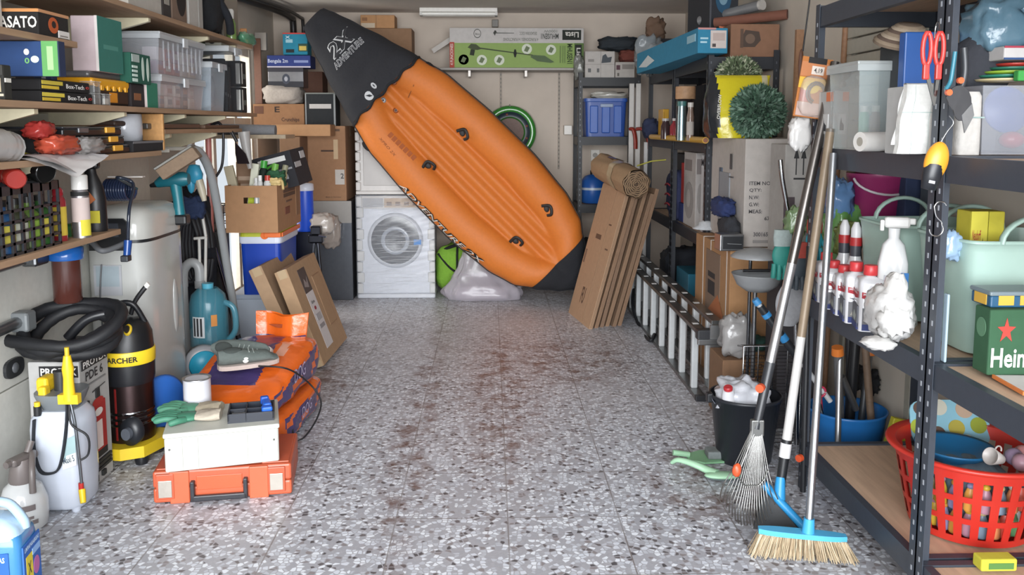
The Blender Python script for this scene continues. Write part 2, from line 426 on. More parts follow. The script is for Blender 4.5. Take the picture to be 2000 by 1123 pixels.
# ---------------------------------------------------------------- wall rails and wall shelf at the back
def wall_rail(px, y0, y1, lab):
    a = P(px, y0, Y=YB); c_ = P(px, y1, Y=YB)
    b = mb(('#a59b90', 'wall')); b.box((a.x - .008, YB - .014, c_.z), (a.x + .008, YB - .0005, a.z)); b.use(('#5f5850', 'paint'))
    z = c_.z + .02
    while z < a.z - .02: b.box((a.x - .004, YB - .016, z), (a.x + .004, YB - .0135, z + .015)); z += .035
    tag(b.build('slotted_rail'), lab, 'rail')
wall_rail(866, 135, 200, 'slotted metal rail on the back wall just above the orange kayak')
wall_rail(978, 135, 215, 'slotted metal rail on the back wall above the green ring')
wall_rail(1092, 135, 330, 'long slotted metal rail on the back wall beside the black shelving')
a = P(820, 132, Y=7.28); c_ = P(1142, 132, Y=7.28)
t = thing('wall_shelf', 'narrow grey wall shelf carrying the long green and white carton', 'shelf', ((a.x + c_.x) / 2 - .3, 7.43, a.z - .02))
mb(('#8f8a84', 'paint')).box((-(c_.x - a.x) / 2 - .35, -.15, 0), ((c_.x - a.x) / 2 + .3, .165, .02), bev=.002).build('shelf_board', t)
for x in (-.62, .02, .5): mb(('#77736f', 'metal')).box((x - .01, -.1, -.05), (x + .01, .165, 0)).build('bracket', t)
SHZ = a.z
b = mb(('#a39d97', 'paint')); q = P(925, 95, Y=7.5); b.x = Matrix.Translation((P(868, 90, Y=7.4).x, 7.4, P(868, 85, Y=7.4).z)) @ Matrix.Rotation(R(-33), 4, 'Y')
b.box((-.12, -.01, -.02), (.13, .01, .02)); tag(b.build('wall_strut'), 'pale slanting metal strut next to the long green carton', 'strut')
q = P(967, 45, Y=YB)
tag(mb(('#6d675f', 'plastic')).box((q.x - .028, YB - .05, q.z - .04), (q.x + .028, YB, q.z + .025), bev=.004).build('junction_box'), 'small brown junction box on the back wall above the green carton', 'junction box')
q = P(1162, 303, Y=YB)
t = thing('wall_socket', 'white wall socket on the back wall inside the black shelving', 'socket', (q.x, YB - .012, q.z))
mb('#d8d3ca').box((-.04, 0, -.05), (.04, .012, .05), bev=.004).build('cover_plate', t); mb('#8a857e', True).cyl((0, 0, 0), (0, -.004, 0), .022).build('outlet', t)
q = P(1111, 254, Y=7.45)
tag(mb(('#d6d2cb', 'paint')).box((q.x - .035, 7.52, q.z - .04), (q.x + .035, YB - .001, q.z + .04), bev=.003).build('light_switch'), 'small white switch box on the back wall beside the black shelving post', 'switch')

# ---------------------------------------------------------------- metal shelving
DK = ('#393f49', 'paint')
def shelving(lab, x0, x1, y0, y1, levels, group=None, color=DK, post_h=1.84, beam=.07, axis='y', boardc='#c2a58c', skip=(), slots='#9a9ea5'):
    """axis y: the long open side faces -X"""
    t = thing('metal_shelving', lab, 'shelving', ((x0 + x1) / 2, (y0 + y1) / 2, 0), 0, group)
    cx_, cy_ = (x0 + x1) / 2, (y0 + y1) / 2; th = .0022; wd = .036
    for sx, sy in ((-1, -1), (1, -1), (1, 1), (-1, 1)):
        xx = (x0 if sx < 0 else x1) - cx_; yy = (y0 if sy < 0 else y1) - cy_
        b = mb(color)
        b.box((min(xx, xx - sx * wd), min(yy, yy - sy * th), 0), (max(xx, xx - sx * wd), max(yy, yy - sy * th), post_h))
        b.box((min(xx, xx - sx * th), min(yy, yy - sy * wd), 0), (max(xx, xx - sx * th), max(yy, yy - sy * wd), post_h))
        b.use((slots, 'paint'))
        z = .05
        while z < post_h - .04:
            for off in (.018,):
                ox = xx - sx * off; b.box((ox - .003, yy + sy * .0006 - .0006, z), (ox + .003, yy + sy * .0006 + .0006, z + .014))
                oy = yy - sy * off; b.box((xx + sx * .0006 - .0006, oy - .003, z), (xx + sx * .0006 + .0006, oy + .003, z + .014))
            z += .045
        b.build('post', t)
    for z in levels:
        for sy in (-1, 1):
            yy = (y0 if sy < 0 else y1) - cy_; a, c = sorted((yy - sy * .004, yy - sy * .030))
            b = mb(color); b.box((x0 - cx_ + .004, a, z - beam), (x1 - cx_ - .004, c, z)); b.build('beam', t)
        for sx in (-1, 1):
            xx = (x0 if sx < 0 else x1) - cx_; a, c = sorted((xx - sx * .004, xx - sx * .030))
            b = mb(color); b.box((a, y0 - cy_ + .034, z - beam), (c, y1 - cy_ - .034, z)); b.build('beam', t)
        mb((boardc, 'wood')).box((x0 - cx_ + .032, y0 - cy_ + .032, z - .016), (x1 - cx_ - .032, y1 - cy_ - .032, z - .006)).build('shelf_board', t)
    return t
LV = (.18, .756, 1.32, 1.83)
shelving('dark grey metal shelving unit with the white red-capped bottles', 1.20, 1.66, 2.265, 3.17, LV)
shelving('dark grey metal shelving unit holding the mint green tub and the red laundry basket', 1.20, 1.66, 1.36, 2.26, LV)
LVB = (.18, .74, 1.31, 1.80)
shelving('dark metal shelving unit with the yellow and black sack, by the plain white carton', 1.27, 1.69, 5.0, 5.93, LVB, color=('#24272e', 'paint'), slots='#565a61')
shelving('dark metal shelving unit behind the tall white poles', 1.27, 1.69, 5.94, 6.86, LVB, color=('#22252c', 'paint'), slots='#4a4d54')
shelving('black metal shelving unit against the back wall with the blue tote', .735, 1.255, 7.14, 7.56, LVB, color=('#131419', 'paint'), slots='#6a6d74')

# ---------------------------------------------------------------- wooden wall shelves
def wshelf(lab, z, y0, y1, xf=-1.48, th=.022, br=(), xb=XL + .003):
    t = thing('wooden_shelf', lab, 'shelf', ((xf + xb) / 2, (y0 + y1) / 2, z - th))
    w2 = (xf - xb) / 2; d2_ = (y1 - y0) / 2
    mb(('#a3856a', 'wood')).box((-w2, -d2_, 0), (w2, d2_, th), bev=.002).build('shelf_board', t)
    for y in br:
        y -= (y0 + y1) / 2
        b = mb(('#d8cfb2', 'paint')); Mx = Matrix.Translation((0, y + .012, 0)) @ Matrix.Rotation(R(90), 4, 'X')
        b.prism([(-w2, -.002), (w2 - .03, -.002), (w2 - .03, -.018), (-w2 + .03, -.11), (-w2, -.11)], .024, Mx)
        b.build('bracket', t)
    return t
S1, S2, S3, S4, S5 = 1.90, 1.70, 1.48, 1.29, .985
wshelf('topmost long wooden shelf just under the ceiling', S1, 2.3, 5.45, br=(3.0, 3.9, 4.7, 5.2))
wshelf('short wooden shelf carrying the black lettered carton', S2, 2.0, P(146, 78, X=-1.48).y + .02)
wshelf('long wooden shelf full of clear storage bins', S3, 2.0, P(502, 215, X=-1.48).y, br=(2.9, 3.6, 4.3, 4.95))
wshelf('wooden shelf with the black organiser cases and plastic bags', S3 - .19, 2.0, P(316, 300, X=-1.48).y, br=(2.9,))
wshelf('lowest wooden shelf with the dark plastic crate and spray cans', S5, 2.0, P(246, 450, X=-1.48).y, xf=-1.50, xb=-1.757)
# ================================================================ things on the wall shelves
XF = -1.50
def lbx(name, label, cat, a, b_, yt, z0, w_, col, xf=XF, h=None, **kw):
    """box on a side shelf: visible end face spans px a..b_ in the plane X=xf"""
    Y0, Y1, zt = LB(a, b_, yt, xf, z0)
    if h: zt = z0 + h
    return bx(name, label, cat, (xf - w_, Y0, z0), (xf, Y1, zt), col, **kw)
def pxx(px, Y): return P(px, 246, Y=Y).x
def clear_bin(label, lo, hi, tint='#c9ccd2', a=.33, lidc='#d4d8dc', ribs=0, group=None):
    lo, hi = Vector(lo), Vector(hi); w_, d_, h_ = hi - lo; t = thing('storage_bin', label, 'storage bin', ((lo.x + hi.x) / 2, (lo.y + hi.y) / 2, lo.z), 0, group)
    def ring(z0, z1, i0, i1, th, b):
        for (x0, y0, x1, y1) in ((-1, -1, 1, -1), (1, -1, 1, 1), (1, 1, -1, 1), (-1, 1, -1, -1)):
            def q(x, y, i, z): return (x * (w_ / 2 - i), y * (d_ / 2 - i), z)
            b.add([q(x0, y0, i0, z0), q(x1, y1, i0, z0), q(x1, y1, i1, z1), q(x0, y0, i1, z1), q(x0, y0, i0 + th, z0), q(x1, y1, i0 + th, z0), q(x1, y1, i1 + th, z1), q(x0, y0, i1 + th, z1)],
                  [[0, 1, 2, 3], [7, 6, 5, 4], [3, 2, 6, 7], [0, 4, 5, 1]], False)
    b = mb((tint, 'gloss', a)); ring(0, h_ - .012, .018, .004, .003, b); b.box((-w_ / 2 + .018, -d_ / 2 + .018, 0), (w_ / 2 - .018, d_ / 2 - .018, .004))
    for k in range(ribs):
        y = -d_ / 2 + d_ * (k + 1) / (ribs + 1); b.box((w_ / 2 - .010, y - .004, h_ * .15), (w_ / 2 - .004, y + .004, h_ * .8))
    b.build('tub', t)
    b = mb((lidc, 'gloss', .6)); b.box((-w_ / 2 - .004, -d_ / 2 - .004, h_ - .014), (w_ / 2 + .004, d_ / 2 + .004, h_), bev=.004); ring(h_ - .032, h_ - .012, -.004, -.004, .004, b); b.build('lid', t)
    for sx in (1,):
        mb((lidc, 'gloss', .8)).box((w_ / 2 + .002, -.03, h_ - .05), (w_ / 2 + .012, .03, h_ - .006), bev=.003).build('clip', t)
    return t
def packets(n, lo, hi, cols, label, group, seed=1, sz=(.05, .05, .06), kind='paper'):
    r = random.Random(seed); lo, hi = Vector(lo), Vector(hi)
    nx = max(1, int((hi.x - lo.x) / (sz[0] + .008))); ny = max(1, int((hi.y - lo.y) / (sz[1] + .008)))
    k = 0
    for iz in range(9):
        for iy in range(ny):
            for ix in range(nx - 1, -1, -1):
                if k >= n: return
                z = lo.z + iz * (sz[2] + .001)
                if z + sz[2] > hi.z: return
                x = lo.x + (ix + .5) * (hi.x - lo.x) / nx; y = lo.y + (iy + .5) * (hi.y - lo.y) / ny
                t = thing('small_packet', label, 'packet', (x, y, z), 0, group)
                c = r.choice(cols); s = [q * r.uniform(.84, 1) for q in sz]
                mb((c, kind)).box((-s[0] / 2, -s[1] / 2, 0), (s[0] / 2, s[1] / 2, sz[2]), bev=.004).build('wrapper', t)
                mb((r.choice(cols), 'paper')).box((s[0] / 2 - .001, -s[1] * .35, s[2] * .3), (s[0] / 2 + .001, s[1] * .35, s[2] * .75)).build('sticker', t)
                k += 1
# ---- short shelf: black lettered carton
Y0, Y1, zt = LB(87, 145, 8, XF, S2)
bx('lettered_carton', 'black and orange carton with big white capital letters on the short shelf', 'carton', (pxx(-4, Y0), Y0, S2), (XF, Y1, P(87, 20, X=XF).z), '#1e1b1a',
   pr=[('F', 0, .88, 1, 1, '#c98a52'), ('R', 0, .88, 1, 1, '#c39068'), ('F', .17, .28, .97, .72, '#efeae2', 'ASATO'), ('R', .30, .18, .62, .80, '#b8582c', 'O'), ('R', .40, .38, .54, .66, '#2a201c', 'O'), ('R', .62, .06, .98, .34, '#d9d6d2'), ('R', .66, .12, .92, .16, '#77736e')])
Yw = P(10, 100, X=-1.6).y
bx('white_carton', 'plain white carton cut off by the picture edge beside the black lettered carton', 'carton', (XF - .22, Y0 - .16, S2), (XF - .105, Y0 - .02, S2 + .19), '#cbc6c0', pr=[('R', .1, .1, .6, .3, '#9a958f')])
# ---- shelf S3
g = S3
HT2 = P(84, 152, X=XF).z - g
bx('flat_carton', 'dark blue and green carton with small white leaf marks on the middle shelf', 'carton', (pxx(-10, 2.86), 2.86, g + HT2 + .001), (pxx(121, 2.86), 2.90, P(95, 80, Y=2.86).z), '#24406e',
   pr=[('F', .76, .0, 1, 1, '#5c9a57'), ('F', .84, .18, .93, .85, '#9dc48a'), ('F', .50, .60, .58, .78, '#d8d6d0', 'O'), ('F', .60, .38, .72, .58, '#cfe0d0', 'O'), ('F', .51, .36, .58, .52, '#6fae68', 'O'), ('F', .53, .39, .56, .49, '#24406e', 'O'), ('R', .0, 0, 1, 1, '#1f2c4a')])
bx('display_carton', 'black carton printed with three beige bars and a white line', 'carton', (pxx(-15, 2.68), 2.68, g), (-1.488, 2.725, P(80, 126, Y=2.68).z), '#24231f',
   pr=[('F', .42, .22, .50, .64, '#8a7c60'), ('F', .55, .24, .70, .68, '#a2946f'), ('F', .73, .22, .79, .62, '#b5aa8d'), ('F', .2, .10, .95, .17, '#bdb6a4'), ('F', .02, .7, .98, .98, '#34332f'), ('R', .1, .5, .8, .62, '#cfccc4')])
Y0, Y1, zt = LB(84, 184, 152, XF, g)
hh = (P(84, 152, X=XF).z - g) / 2
for k in range(2):
    bx('tool_carton', 'black flat carton with yellow and white lettering, ' + ('lower' if k == 0 else 'upper') + ' of the pair', 'carton', (XF - .3, Y0, g + k * hh), (XF, Y1 - .02 * k, g + (k + 1) * hh - .002), '#151416',
       pr=[('R', .02, .52, .42, .86, '#d9c44a'), ('R', .02, .14, .34, .42, '#d8b93a'), ('R', .48, .30, .86, .70, '#ecebe8', 'Box-Tech'), ('R', .90, .38, .97, .62, '#c03a34', 'O'), ('R', .915, .44, .955, .56, '#151416', 'O')])
# clear jars
for k, (px, py0, py1, lab) in enumerate(((186, 152, 178, 'small clear square jar on top beside the black flat cartons'), (186, 180, 206, 'small clear square jar holding dark bits beside the black flat cartons'), (205, 180, 206, 'small clear jar of white plugs in front of the yellow tool case'))):
    y = P(px, 200, X=XF).y; zb = g if k else g + .045
    t = thing('clear_jar', lab, 'jar', (XF - .03, y + .035, zb)); s_ = .026
    mb(('#b9bab8', 'gloss', .35)).box((-s_, -s_, 0), (s_, s_, .042), bev=.004).build('jar_body', t); mb((['#1d1d20', '#3a3b3d', '#d5d1c8'][k], 'rubber')).box((-s_ + .005, -s_ + .005, .004), (s_ - .005, s_ - .005, .028), bev=.003).build('contents', t)
    mb(('#d5d6d4', 'gloss', .6)).box((-s_ - .002, -s_ - .002, .042), (s_ + .002, s_ + .002, .0445)).build('lid', t)
# yellow and black tool case
Y0, Y1, zt = LB(186, 256, 128, XF - .012, g)
t = thing('tool_case', 'black and yellow hard tool case under the white and teal carton', 'tool case', (XF - .155, (Y0 + Y1) / 2, g)); w2 = .14; d2_ = (Y1 - Y0) / 2; h_ = P(158, 135, X=XF - .03).z - g
mb('#1a1a1c').box((-w2, -d2_, 0), (w2, d2_, h_ * .55), bev=.01).build('base', t)
b = mb('#e0a11c'); b.box((-w2 - .004, -d2_ - .004, h_ * .55), (w2 + .004, d2_ + .004, h_ * .80), bev=.01)
for k in range(6): b.box((w2 - .01, -d2_ + d2_ * 2 * (k + .2) / 6, h_ * .44), (w2 + .006, -d2_ + d2_ * 2 * (k + .65) / 6, h_ * .60), bev=.003)
b.build('yellow_rim', t)
mb('#5b5a5c').box((-w2 + .02, -d2_ + .02, h_ * .8), (w2 - .02, d2_ - .02, h_), bev=.01).build('lid', t)
b = mb(('#d98d22', 'paper')); b.box((w2, -.02, h_ * .1), (w2 + .0015, .05, h_ * .4)); b.build('orange_label', t)
# white and teal carton on the case
Y0_, Y1_, _ = LB(200, 238, 32, XF - .01, 0)
zb = g + h_
zt_ = P(200, 33, X=XF - .01).z
bx('gift_carton', 'tall pinkish white carton with a teal green side', 'carton', (pxx(148, Y0_), Y0_, zb), (XF - .01, Y1_ + .04, zt_), '#c7b5b8',
   pr=[('R', 0, 0, 1, 1, '#35756a'), ('R', .2, .42, .8, .5, '#4f8c80'), ('F', .9, 0, 1, 1, '#d9d0cd')])
bx('gift_carton', 'small pinkish white carton with a teal side in front of the lower clear bin', 'carton', (pxx(260, 4.02) - .01, P(288, 200, X=XF).y, g), (XF, P(308, 200, X=XF).y, P(288, 161, X=XF).z), '#c9b9b6', pr=[('R', 0, 0, 1, 1, '#2f7a62')])
y = P(256, 140, X=-1.49).y
t = bx('blister_pack', 'dark green blister pack with two white tubes and white stripes', 'pack', (-1.54, y, g + .099), (-1.49, y + .21, g + .225), '#1f5546',
   pr=[('R', .05, .05, .3, .16, '#cfe3da'), ('R', .05, .22, .3, .30, '#cfe3da'), ('R', .05, .36, .3, .44, '#cfe3da'), ('R', .05, .5, .3, .58, '#cfe3da'), ('R', .05, .7, .4, .95, '#a9b7b2'), ('R', .5, .1, .62, .9, '#c5d6cb', 'O'), ('R', .74, .1, .86, .9, '#c5d6cb', 'O')])
bx('small_black_carton', 'small black carton propping up the green blister pack', 'carton', (-1.62, y + .04, g), (-1.51, y + .18, g + .098), '#2a2426', pr=[('R', .2, .3, .7, .6, '#8c5a3a')])
# two stacked clear bins, then tall bin, then big bin
Y0, Y1, zt = LB(300, 376, 150, XF + .0, g)
ya = 3.98; hb = P(300, 142, X=XF).z - g
clear_bin('lower of the two stacked clear storage bins, holding mixed packets', (XF - .32, ya, g), (XF, ya + .60, g + hb))
packets(20, (XF - .11, ya + .04, g + .006), (XF - .03, ya + .56, g + hb - .03), ['#d9c9c2', '#b8917a', '#c9b6b4', '#77808a', '#a86f5c', '#d8d4cc', '#4d5a55'], 'small packet inside the lower of the two stacked clear bins', 'packets inside the lower clear bin', 3, (.07, .08, .055))
z2 = g + hb + .001; h2 = P(300, 57, X=XF).z - z2
clear_bin('upper of the two stacked clear storage bins, ribbed front, holding red packets', (XF - .32, ya, z2), (XF, ya + .62, z2 + h2), ribs=9)
packets(18, (XF - .11, ya + .04, z2 + .006), (XF - .03, ya + .58, z2 + h2 - .03), ['#a4434a', '#8d5a86', '#cdbfc6', '#b8a2b8', '#d8cfc9', '#c9b5a2', '#d3d0cc'], 'small packet inside the upper of the two stacked clear bins', 'packets inside the upper clear bin', 4, (.07, .09, .06))
y1 = P(376, 200, X=XF - .0).y
y1 = max(y1, ya + .64)
yb_ = y1 + .36
clear_bin('tall narrow clear storage bin between the stacked bins and the dark one', (XF - .25, y1 + .02, g), (XF + .02, y1 + .27, P(380, 112, X=XF + .02).z), tint='#c3cdd6')
crumple('plastic_bag', 'pale crumpled bag inside the tall narrow clear bin', 'bag', (XF - .10, y1 + .145, g + .105), (.08, .09, .09), '#9fb0bf', 'cloth', amp=.3)
Y0, Y1, zt = LB(440, 503, 110, XF + .02, g)
y2 = y1 + .29
clear_bin('large clear storage bin with dark contents at the end of the middle shelf', (XF - .34, y2, g), (XF + .03, 5.16, P(470, 99, X=XF).z), tint='#55585c', a=.16)
hB = P(470, 99, X=XF).z - g
for k, (c_, lab) in enumerate((('#1b1b1e', 'black case standing inside the large clear bin, nearest the room'), ('#232427', 'black tall case inside the large clear bin at its middle'), ('#3a3c40', 'charcoal case inside the large clear bin at its far end'))):
    d_ = (5.10 - y2 - .06) / 3
    bx('black_case', lab, 'case', (XF - .28, y2 + .04 + k * d_, g + .006), (XF - .01, y2 + .03 + (k + 1) * d_, g + hB - .07 - .02 * k), c_, 'cloth', pr=[('R', .3, .3, .7, .36, '#6a6c70')])
bx('small_grey_box', 'small pale grey box with a black dot on the lid of the dark bin', 'box', (XF - .2, P(432, 90, X=XF - .05).y, g + hB + .001), (XF - .05, P(456, 90, X=XF - .05).y, g + hB + .065), '#a9a79c', pr=[('F', .55, .3, .75, .6, '#1b1b1b', 'O')])
crumple('green_bag', 'dark green crumpled bag lying on the large clear bin', 'bag', (XF - .2, y2 + .08, g + hB + .028), (.07, .06, .026), '#39472f', 'cloth')
for k in range(2):
    bx('lettered_black_box', 'black box with white lettering at the shelf end, ' + ('upper' if k else 'lower') + ' of two', 'box', (XF - .2, 5.175, g + k * .155), (XF + .02, 5.285, g + k * .155 + .15), '#1a1b1c', pr=[('F', .86, .1, .97, .9, '#d6d6d2'), ('R', .1, .1, .25, .9, '#bdbdb8'), ('R', .4, .3, .8, .5, '#59605a')])
# things peeking behind
bx('orange_carton', 'small dark carton with orange and white stripes behind the pinkish carton', 'carton', (XF - .30, 3.32, g), (XF - .32+.1, 3.42, P(150, 75, X=XF - .18).z), '#2a2123', pr=[('F', .1, .70, .95, .76, '#c2572a'), ('F', .1, .82, .95, .87, '#d9c9c0'), ('R', .05, .6, .95, .7, '#c2572a')])
t = bx('figure_carton', 'narrow navy carton with a pale figure on its front', 'carton', (-1.575, 3.02, g + .001), (-1.512, 3.06, P(140, 86, Y=3.02).z), '#23304f', pr=[('F', .3, .05, .8, .7, '#b9bab6', [(.2, 0), (.9, 0), (.65, .9), (.5, 1), (.35, .9)]), ('F', .2, .8, .8, .9, '#9db0cf')])
# ---- shelf S4
g = S3 - .19
def organiser(label, lo, hi, latch=True):
    lo, hi = Vector(lo), Vector(hi); w_, d_, h_ = hi - lo
    t = thing('organiser_case', label, 'organiser', ((lo.x + hi.x) / 2, (lo.y + hi.y) / 2, lo.z))
    mb(('#1c1e22', 'plastic')).box((-w_ / 2, -d_ / 2, 0), (w_ / 2, d_ / 2, h_ * .8), bev=.006).build('base', t)
    mb(('#3a3d42', 'gloss')).box((-w_ / 2, -d_ / 2, h_ * .8), (w_ / 2, d_ / 2, h_), bev=.004).build('lid', t)
    if latch:
        mb('#dfa53a').box((w_ / 2 - .002, d_ * .18, h_ * .3), (w_ / 2 + .008, d_ * .34, h_ * .95), bev=.003).build('latch', t)
    mb(('#55585c', 'gloss')).box((w_ / 2 - .002, -d_ * .28, h_ * .35), (w_ / 2 + .006, -d_ * .12, h_ * .9), bev=.003).build('handle', t)
    return t
ya, yb2 = P(135, 270, X=XF).y, P(243, 270, X=XF).y
hs = (P(200, 247, X=XF).z - g) / 3
organiser('black organiser case with a yellow latch, bottom of the stack', (XF - .28, ya, g), (XF, yb2 + .05, g + hs - .001))
organiser('black organiser case with a yellow latch, second of the stack', (XF - .28, ya, g + hs), (XF, yb2, g + 2 * hs - .001))
organiser('black organiser case, topmost of the stack below the saw blade', (XF - .28, ya - .02, g + 2 * hs), (XF - .01, yb2, g + 3 * hs - .001))
t = thing('hand_saw', 'brown backed saw blade lying on the black organiser cases', 'saw', (XF - .08, ya + .3, g + 3 * hs + .001), R(84))
mb(('#7a5a43', 'metal')).prism([(-.30, 0), (.22, 0), (.22, .08), (-.30, .03)], .004).build('blade', t)
mb(('#3a2a22', 'wood')).box((.20, -.01, 0), (.32, .10, .022), bev=.008).build('handle', t)
ye = P(318, 290, X=XF).y
bx('black_flat_box', 'black flat box with white edge under the bubble wrap roll', 'box', (XF - .2, yb2 + .06, g), (XF + .01, ye - .02, g + .045), '#1e1d20', pr=[('R', 0, .8, 1, 1, '#6b6b6e')])
b = mb(('#aeb0b6', 'film'), True); t = thing('bubble_wrap_roll', 'translucent bubble wrap roll standing on the black flat box', 'roll', (XF - .075, yb2 + .18, g + .046))
hr = P(250, 222, X=XF).z - g - .046; hr = min(hr, .14)
b.lathe([(.02, 0), (.072, 0), (.074, hr / 2), (.072, hr), (.02, hr)], n=28, cap=False); b.build('wrap', t); mb(('#b7926a', 'card'), True).lathe([(.02, 0), (.02, hr + .001)], cap=False).build('core', t)
bx('wooden_end_board', 'light brown wooden board standing at the end of the shelf', 'board', (XF - .2, ye - .018, g), (XF + .012, ye, g + .165), '#c08f58', 'wood')
bx('flat_black_case', 'long flat charcoal case lying at the back behind the plastic bags', 'case', (-1.80, 2.76, g), (-1.60, 3.2, g + .10), '#2d2c2c', 'cloth', pr=[('R', .1, .82, .6, .93, '#161616')])
bx('yellow_level', 'short yellow spirit level leaning against the flat charcoal case', 'level', (-1.78, 2.715, g), (-1.60, 2.75, g + .095), '#d8b526', 'plastic', pr=[('F', .1, .2, .9, .5, '#1c1c1c')])
bx('yellow_black_case', 'black case with a yellow stripe lying behind the red bag', 'case', (XF - .22, 3.0, g), (XF - .06, ya - .01, g + .085), '#1d1d1f', pr=[('R', .4, .45, .95, .85, '#dca432')], kind='plastic')
# plastic bags
t = thing('plastic_roll', 'long clear rolled plastic sleeve with a blue label on the shelf edge', 'plastic bag', (XF - .02, 2.62, g + .052), R(0))
b = mb(('#b8b6b4', 'film', .8), True); pts = bez([(0, -.35, 0), (.005, -.1, .004), (0, .05, 0), (-.01, .14, -.01)], 6)
b.tube(pts, [.05 * (1 + .14 * noise.noise(Vector((i * .9, 0, 0)))) for i in range(len(pts))], 14); b.build('sleeve', t)
mb(('#2a78a8', 'paper')).box((.049, -.30, .0), (.053, -.22, .035)).build('blue_label', t)
crumple('snack_bag', 'glossy clear and red crumpled packet lying on the plastic sleeve', 'packet', (XF - .03, P(95, 262, X=XF).y, g + .095), (.04, .055, .03), '#94302c', 'film', amp=.35, fr=4)
crumple('red_packet', 'orange red and white plastic packet at the shelf edge', 'packet', (XF + .0, P(115, 275, X=XF).y, g + .045), (.045, .10, .032), '#ad4a36', 'film', amp=.4, fr=4, seed=2)
crumple('clear_packet', 'clear crumpled packet beside the red one, above the papers', 'packet', (XF + .0, P(165, 275, X=XF).y, g + .038), (.045, .10, .03), '#a6a2a0', 'film', amp=.4, fr=5, seed=3, alpha=.8)
t = thing('paper_sheets', 'white crumpled paper sheet hanging over the shelf edge', 'paper', (XF + .0, 0, g))
def pf(u, v, k=0):
    y = P(48 + 115 * u, 300, X=XF + .02).y
    return (-.06 + .16 * v, y, .006 - (.075 * (1 - abs(u - .45) * 1.5)) * max(0, v - .45) * 1.7 + .006 * noise.noise(Vector((u * 7, v * 5, k))))
mb(('#c9c7c6', 'paper'), True).surf(lambda u, v: pf(u, v), 20, 10).build('sheet', t)
mb(('#b9b7b8', 'paper'), True).surf(lambda u, v: (pf(u, v, 3)[0] - .01, pf(u, v, 3)[1] + .05, pf(u, v, 3)[2] + .008), 20, 10).build('sheet', t)
# ---- lowest shelf S5
g = S5
xc = -1.52
yc0, yc1 = 2.20, P(122, 470, X=xc).y
t = thing('plastic_crate', 'dark grey lattice crate filled with bottles on the lowest shelf', 'crate', ((xc - .12), (yc0 + yc1) / 2, g)); w2 = .115; d2_ = (yc1 - yc0) / 2; hc = P(110, 352, X=xc).z - g
b = mb('#2a2d32')
for sx in (-1, 1):
    x = sx * w2
    n_ = 14
    for k in range(n_ + 1):
        y = -d2_ + 2 * d2_ * k / n_; b.box((x - .004, max(-d2_, y - .007), 0), (x + .004, min(d2_, y + .007), hc))
    for z in (0, .035, .07, .105, .14, hc - .03): b.box((x - .004, -d2_, z), (x + .004, d2_, z + (.03 if z > .16 else .009)))
for sy in (-1, 1):
    y = sy * d2_
    for k in range(5): xk = -w2 + 2 * w2 * k / 4; b.box((max(-w2, xk - .007), y - .004, 0), (min(w2, xk + .007), y + .004, hc))
    for z in (0, .035, .07, .105, .14, hc - .03): b.box((-w2, y - .004, z), (w2, y + .004, z + (.03 if z > .16 else .009)))
b.box((-w2, -d2_, 0), (w2, d2_, .006)); b.build('lattice', t)
for k in range(5):
    r = .037; yy = yc1 - .045 - (k % 5) * .078; xx = xc - .05 - (k // 5) * .085
    cc = ['#2f5b2a', '#5c7a2c', '#3c3f2a', '#27507c', '#22352a'][k % 5]
    if yy > yc1 - .04: continue
    lathe_thing('bottle', 'dark garden product bottle standing inside the lattice crate', (xx, yy, g + .007), [('bottle_body', [(r, 0), (r, .11), (.014, .135), (.014, .15)], (cc, 'plastic')), ('cap', [(.016, .15), (.016, .17)], ('#1a1a1a', 'plastic')), ('bottle_label', [(r + .0006, .03), (r + .0006, .09)], (['#c7b84a', '#7d9a3c', '#b8b8a8'][k % 3], 'paper'), {'cap': False})], group='bottles inside the dark lattice crate')
def lying_can(label, p0, p1, r, col, capc, band):
    d = Vector(p1) - Vector(p0); L_ = d.length
    M_ = Matrix.Translation(Vector(p0)) @ d.to_track_quat('Z', 'Y').to_matrix().to_4x4()
    t = thing('spray_can', label, 'can', M=M_)
    mb((col, 'gloss'), True).lathe([(r * .9, 0), (r, .008), (r, L_ * .7), (r * .7, L_ * .74)]).build('can_body', t)
    mb((capc, 'gloss'), True).lathe([(r * .92, L_ * .74), (r * .92, L_), (r * .8, L_ + .004)]).build('cap', t)
    mb((band, 'paper'), True).lathe([(r + .0008, L_ * .25), (r + .0008, L_ * .6)], cap=False).build('can_label', t)
a_ = P(15, 390, X=-1.52); zc = g + hc
lying_can('glossy red spray can lying across the lattice crate, cap down', (-1.66, a_.y + .22, zc + .05), (-1.49, a_.y, zc + .022), .034, '#741b18', '#84231d', '#6c1815')
a_ = P(75, 350, X=-1.52)
lying_can('red, yellow and black can lying tilted on the crate', (-1.70, a_.y + .1, zc + .075), (-1.50, a_.y + .01, zc + .035), .045, '#171717', '#141414', '#cfc53a')
lying_can('dark red can lying beneath the others on the crate', (-1.70, a_.y + .18, zc + .036), (-1.60, a_.y - .1, zc + .034), .032, '#7d2426', '#8c2428', '#7a1f22')
def xy(px, py, Y): q = P(px, py, Y=Y); return q.x, q.z
yq = P(142, 450, X=-1.54).y
lathe_thing('spray_can', 'red spray can with yellow label next to the lattice crate', (-1.565, yq - .045, g), [('can_body', [(.026, 0), (.026, .145), (.016, .165)], ('#8f2a30', 'gloss')), ('cap', [(.018, .165), (.018, .185), (.010, .195)], ('#a02630', 'gloss')), ('can_label', [(.0265, .02), (.0265, .125)], ('#c9ae3e', 'paper'), {'cap': False})])
yq = P(160, 450, X=-1.53).y
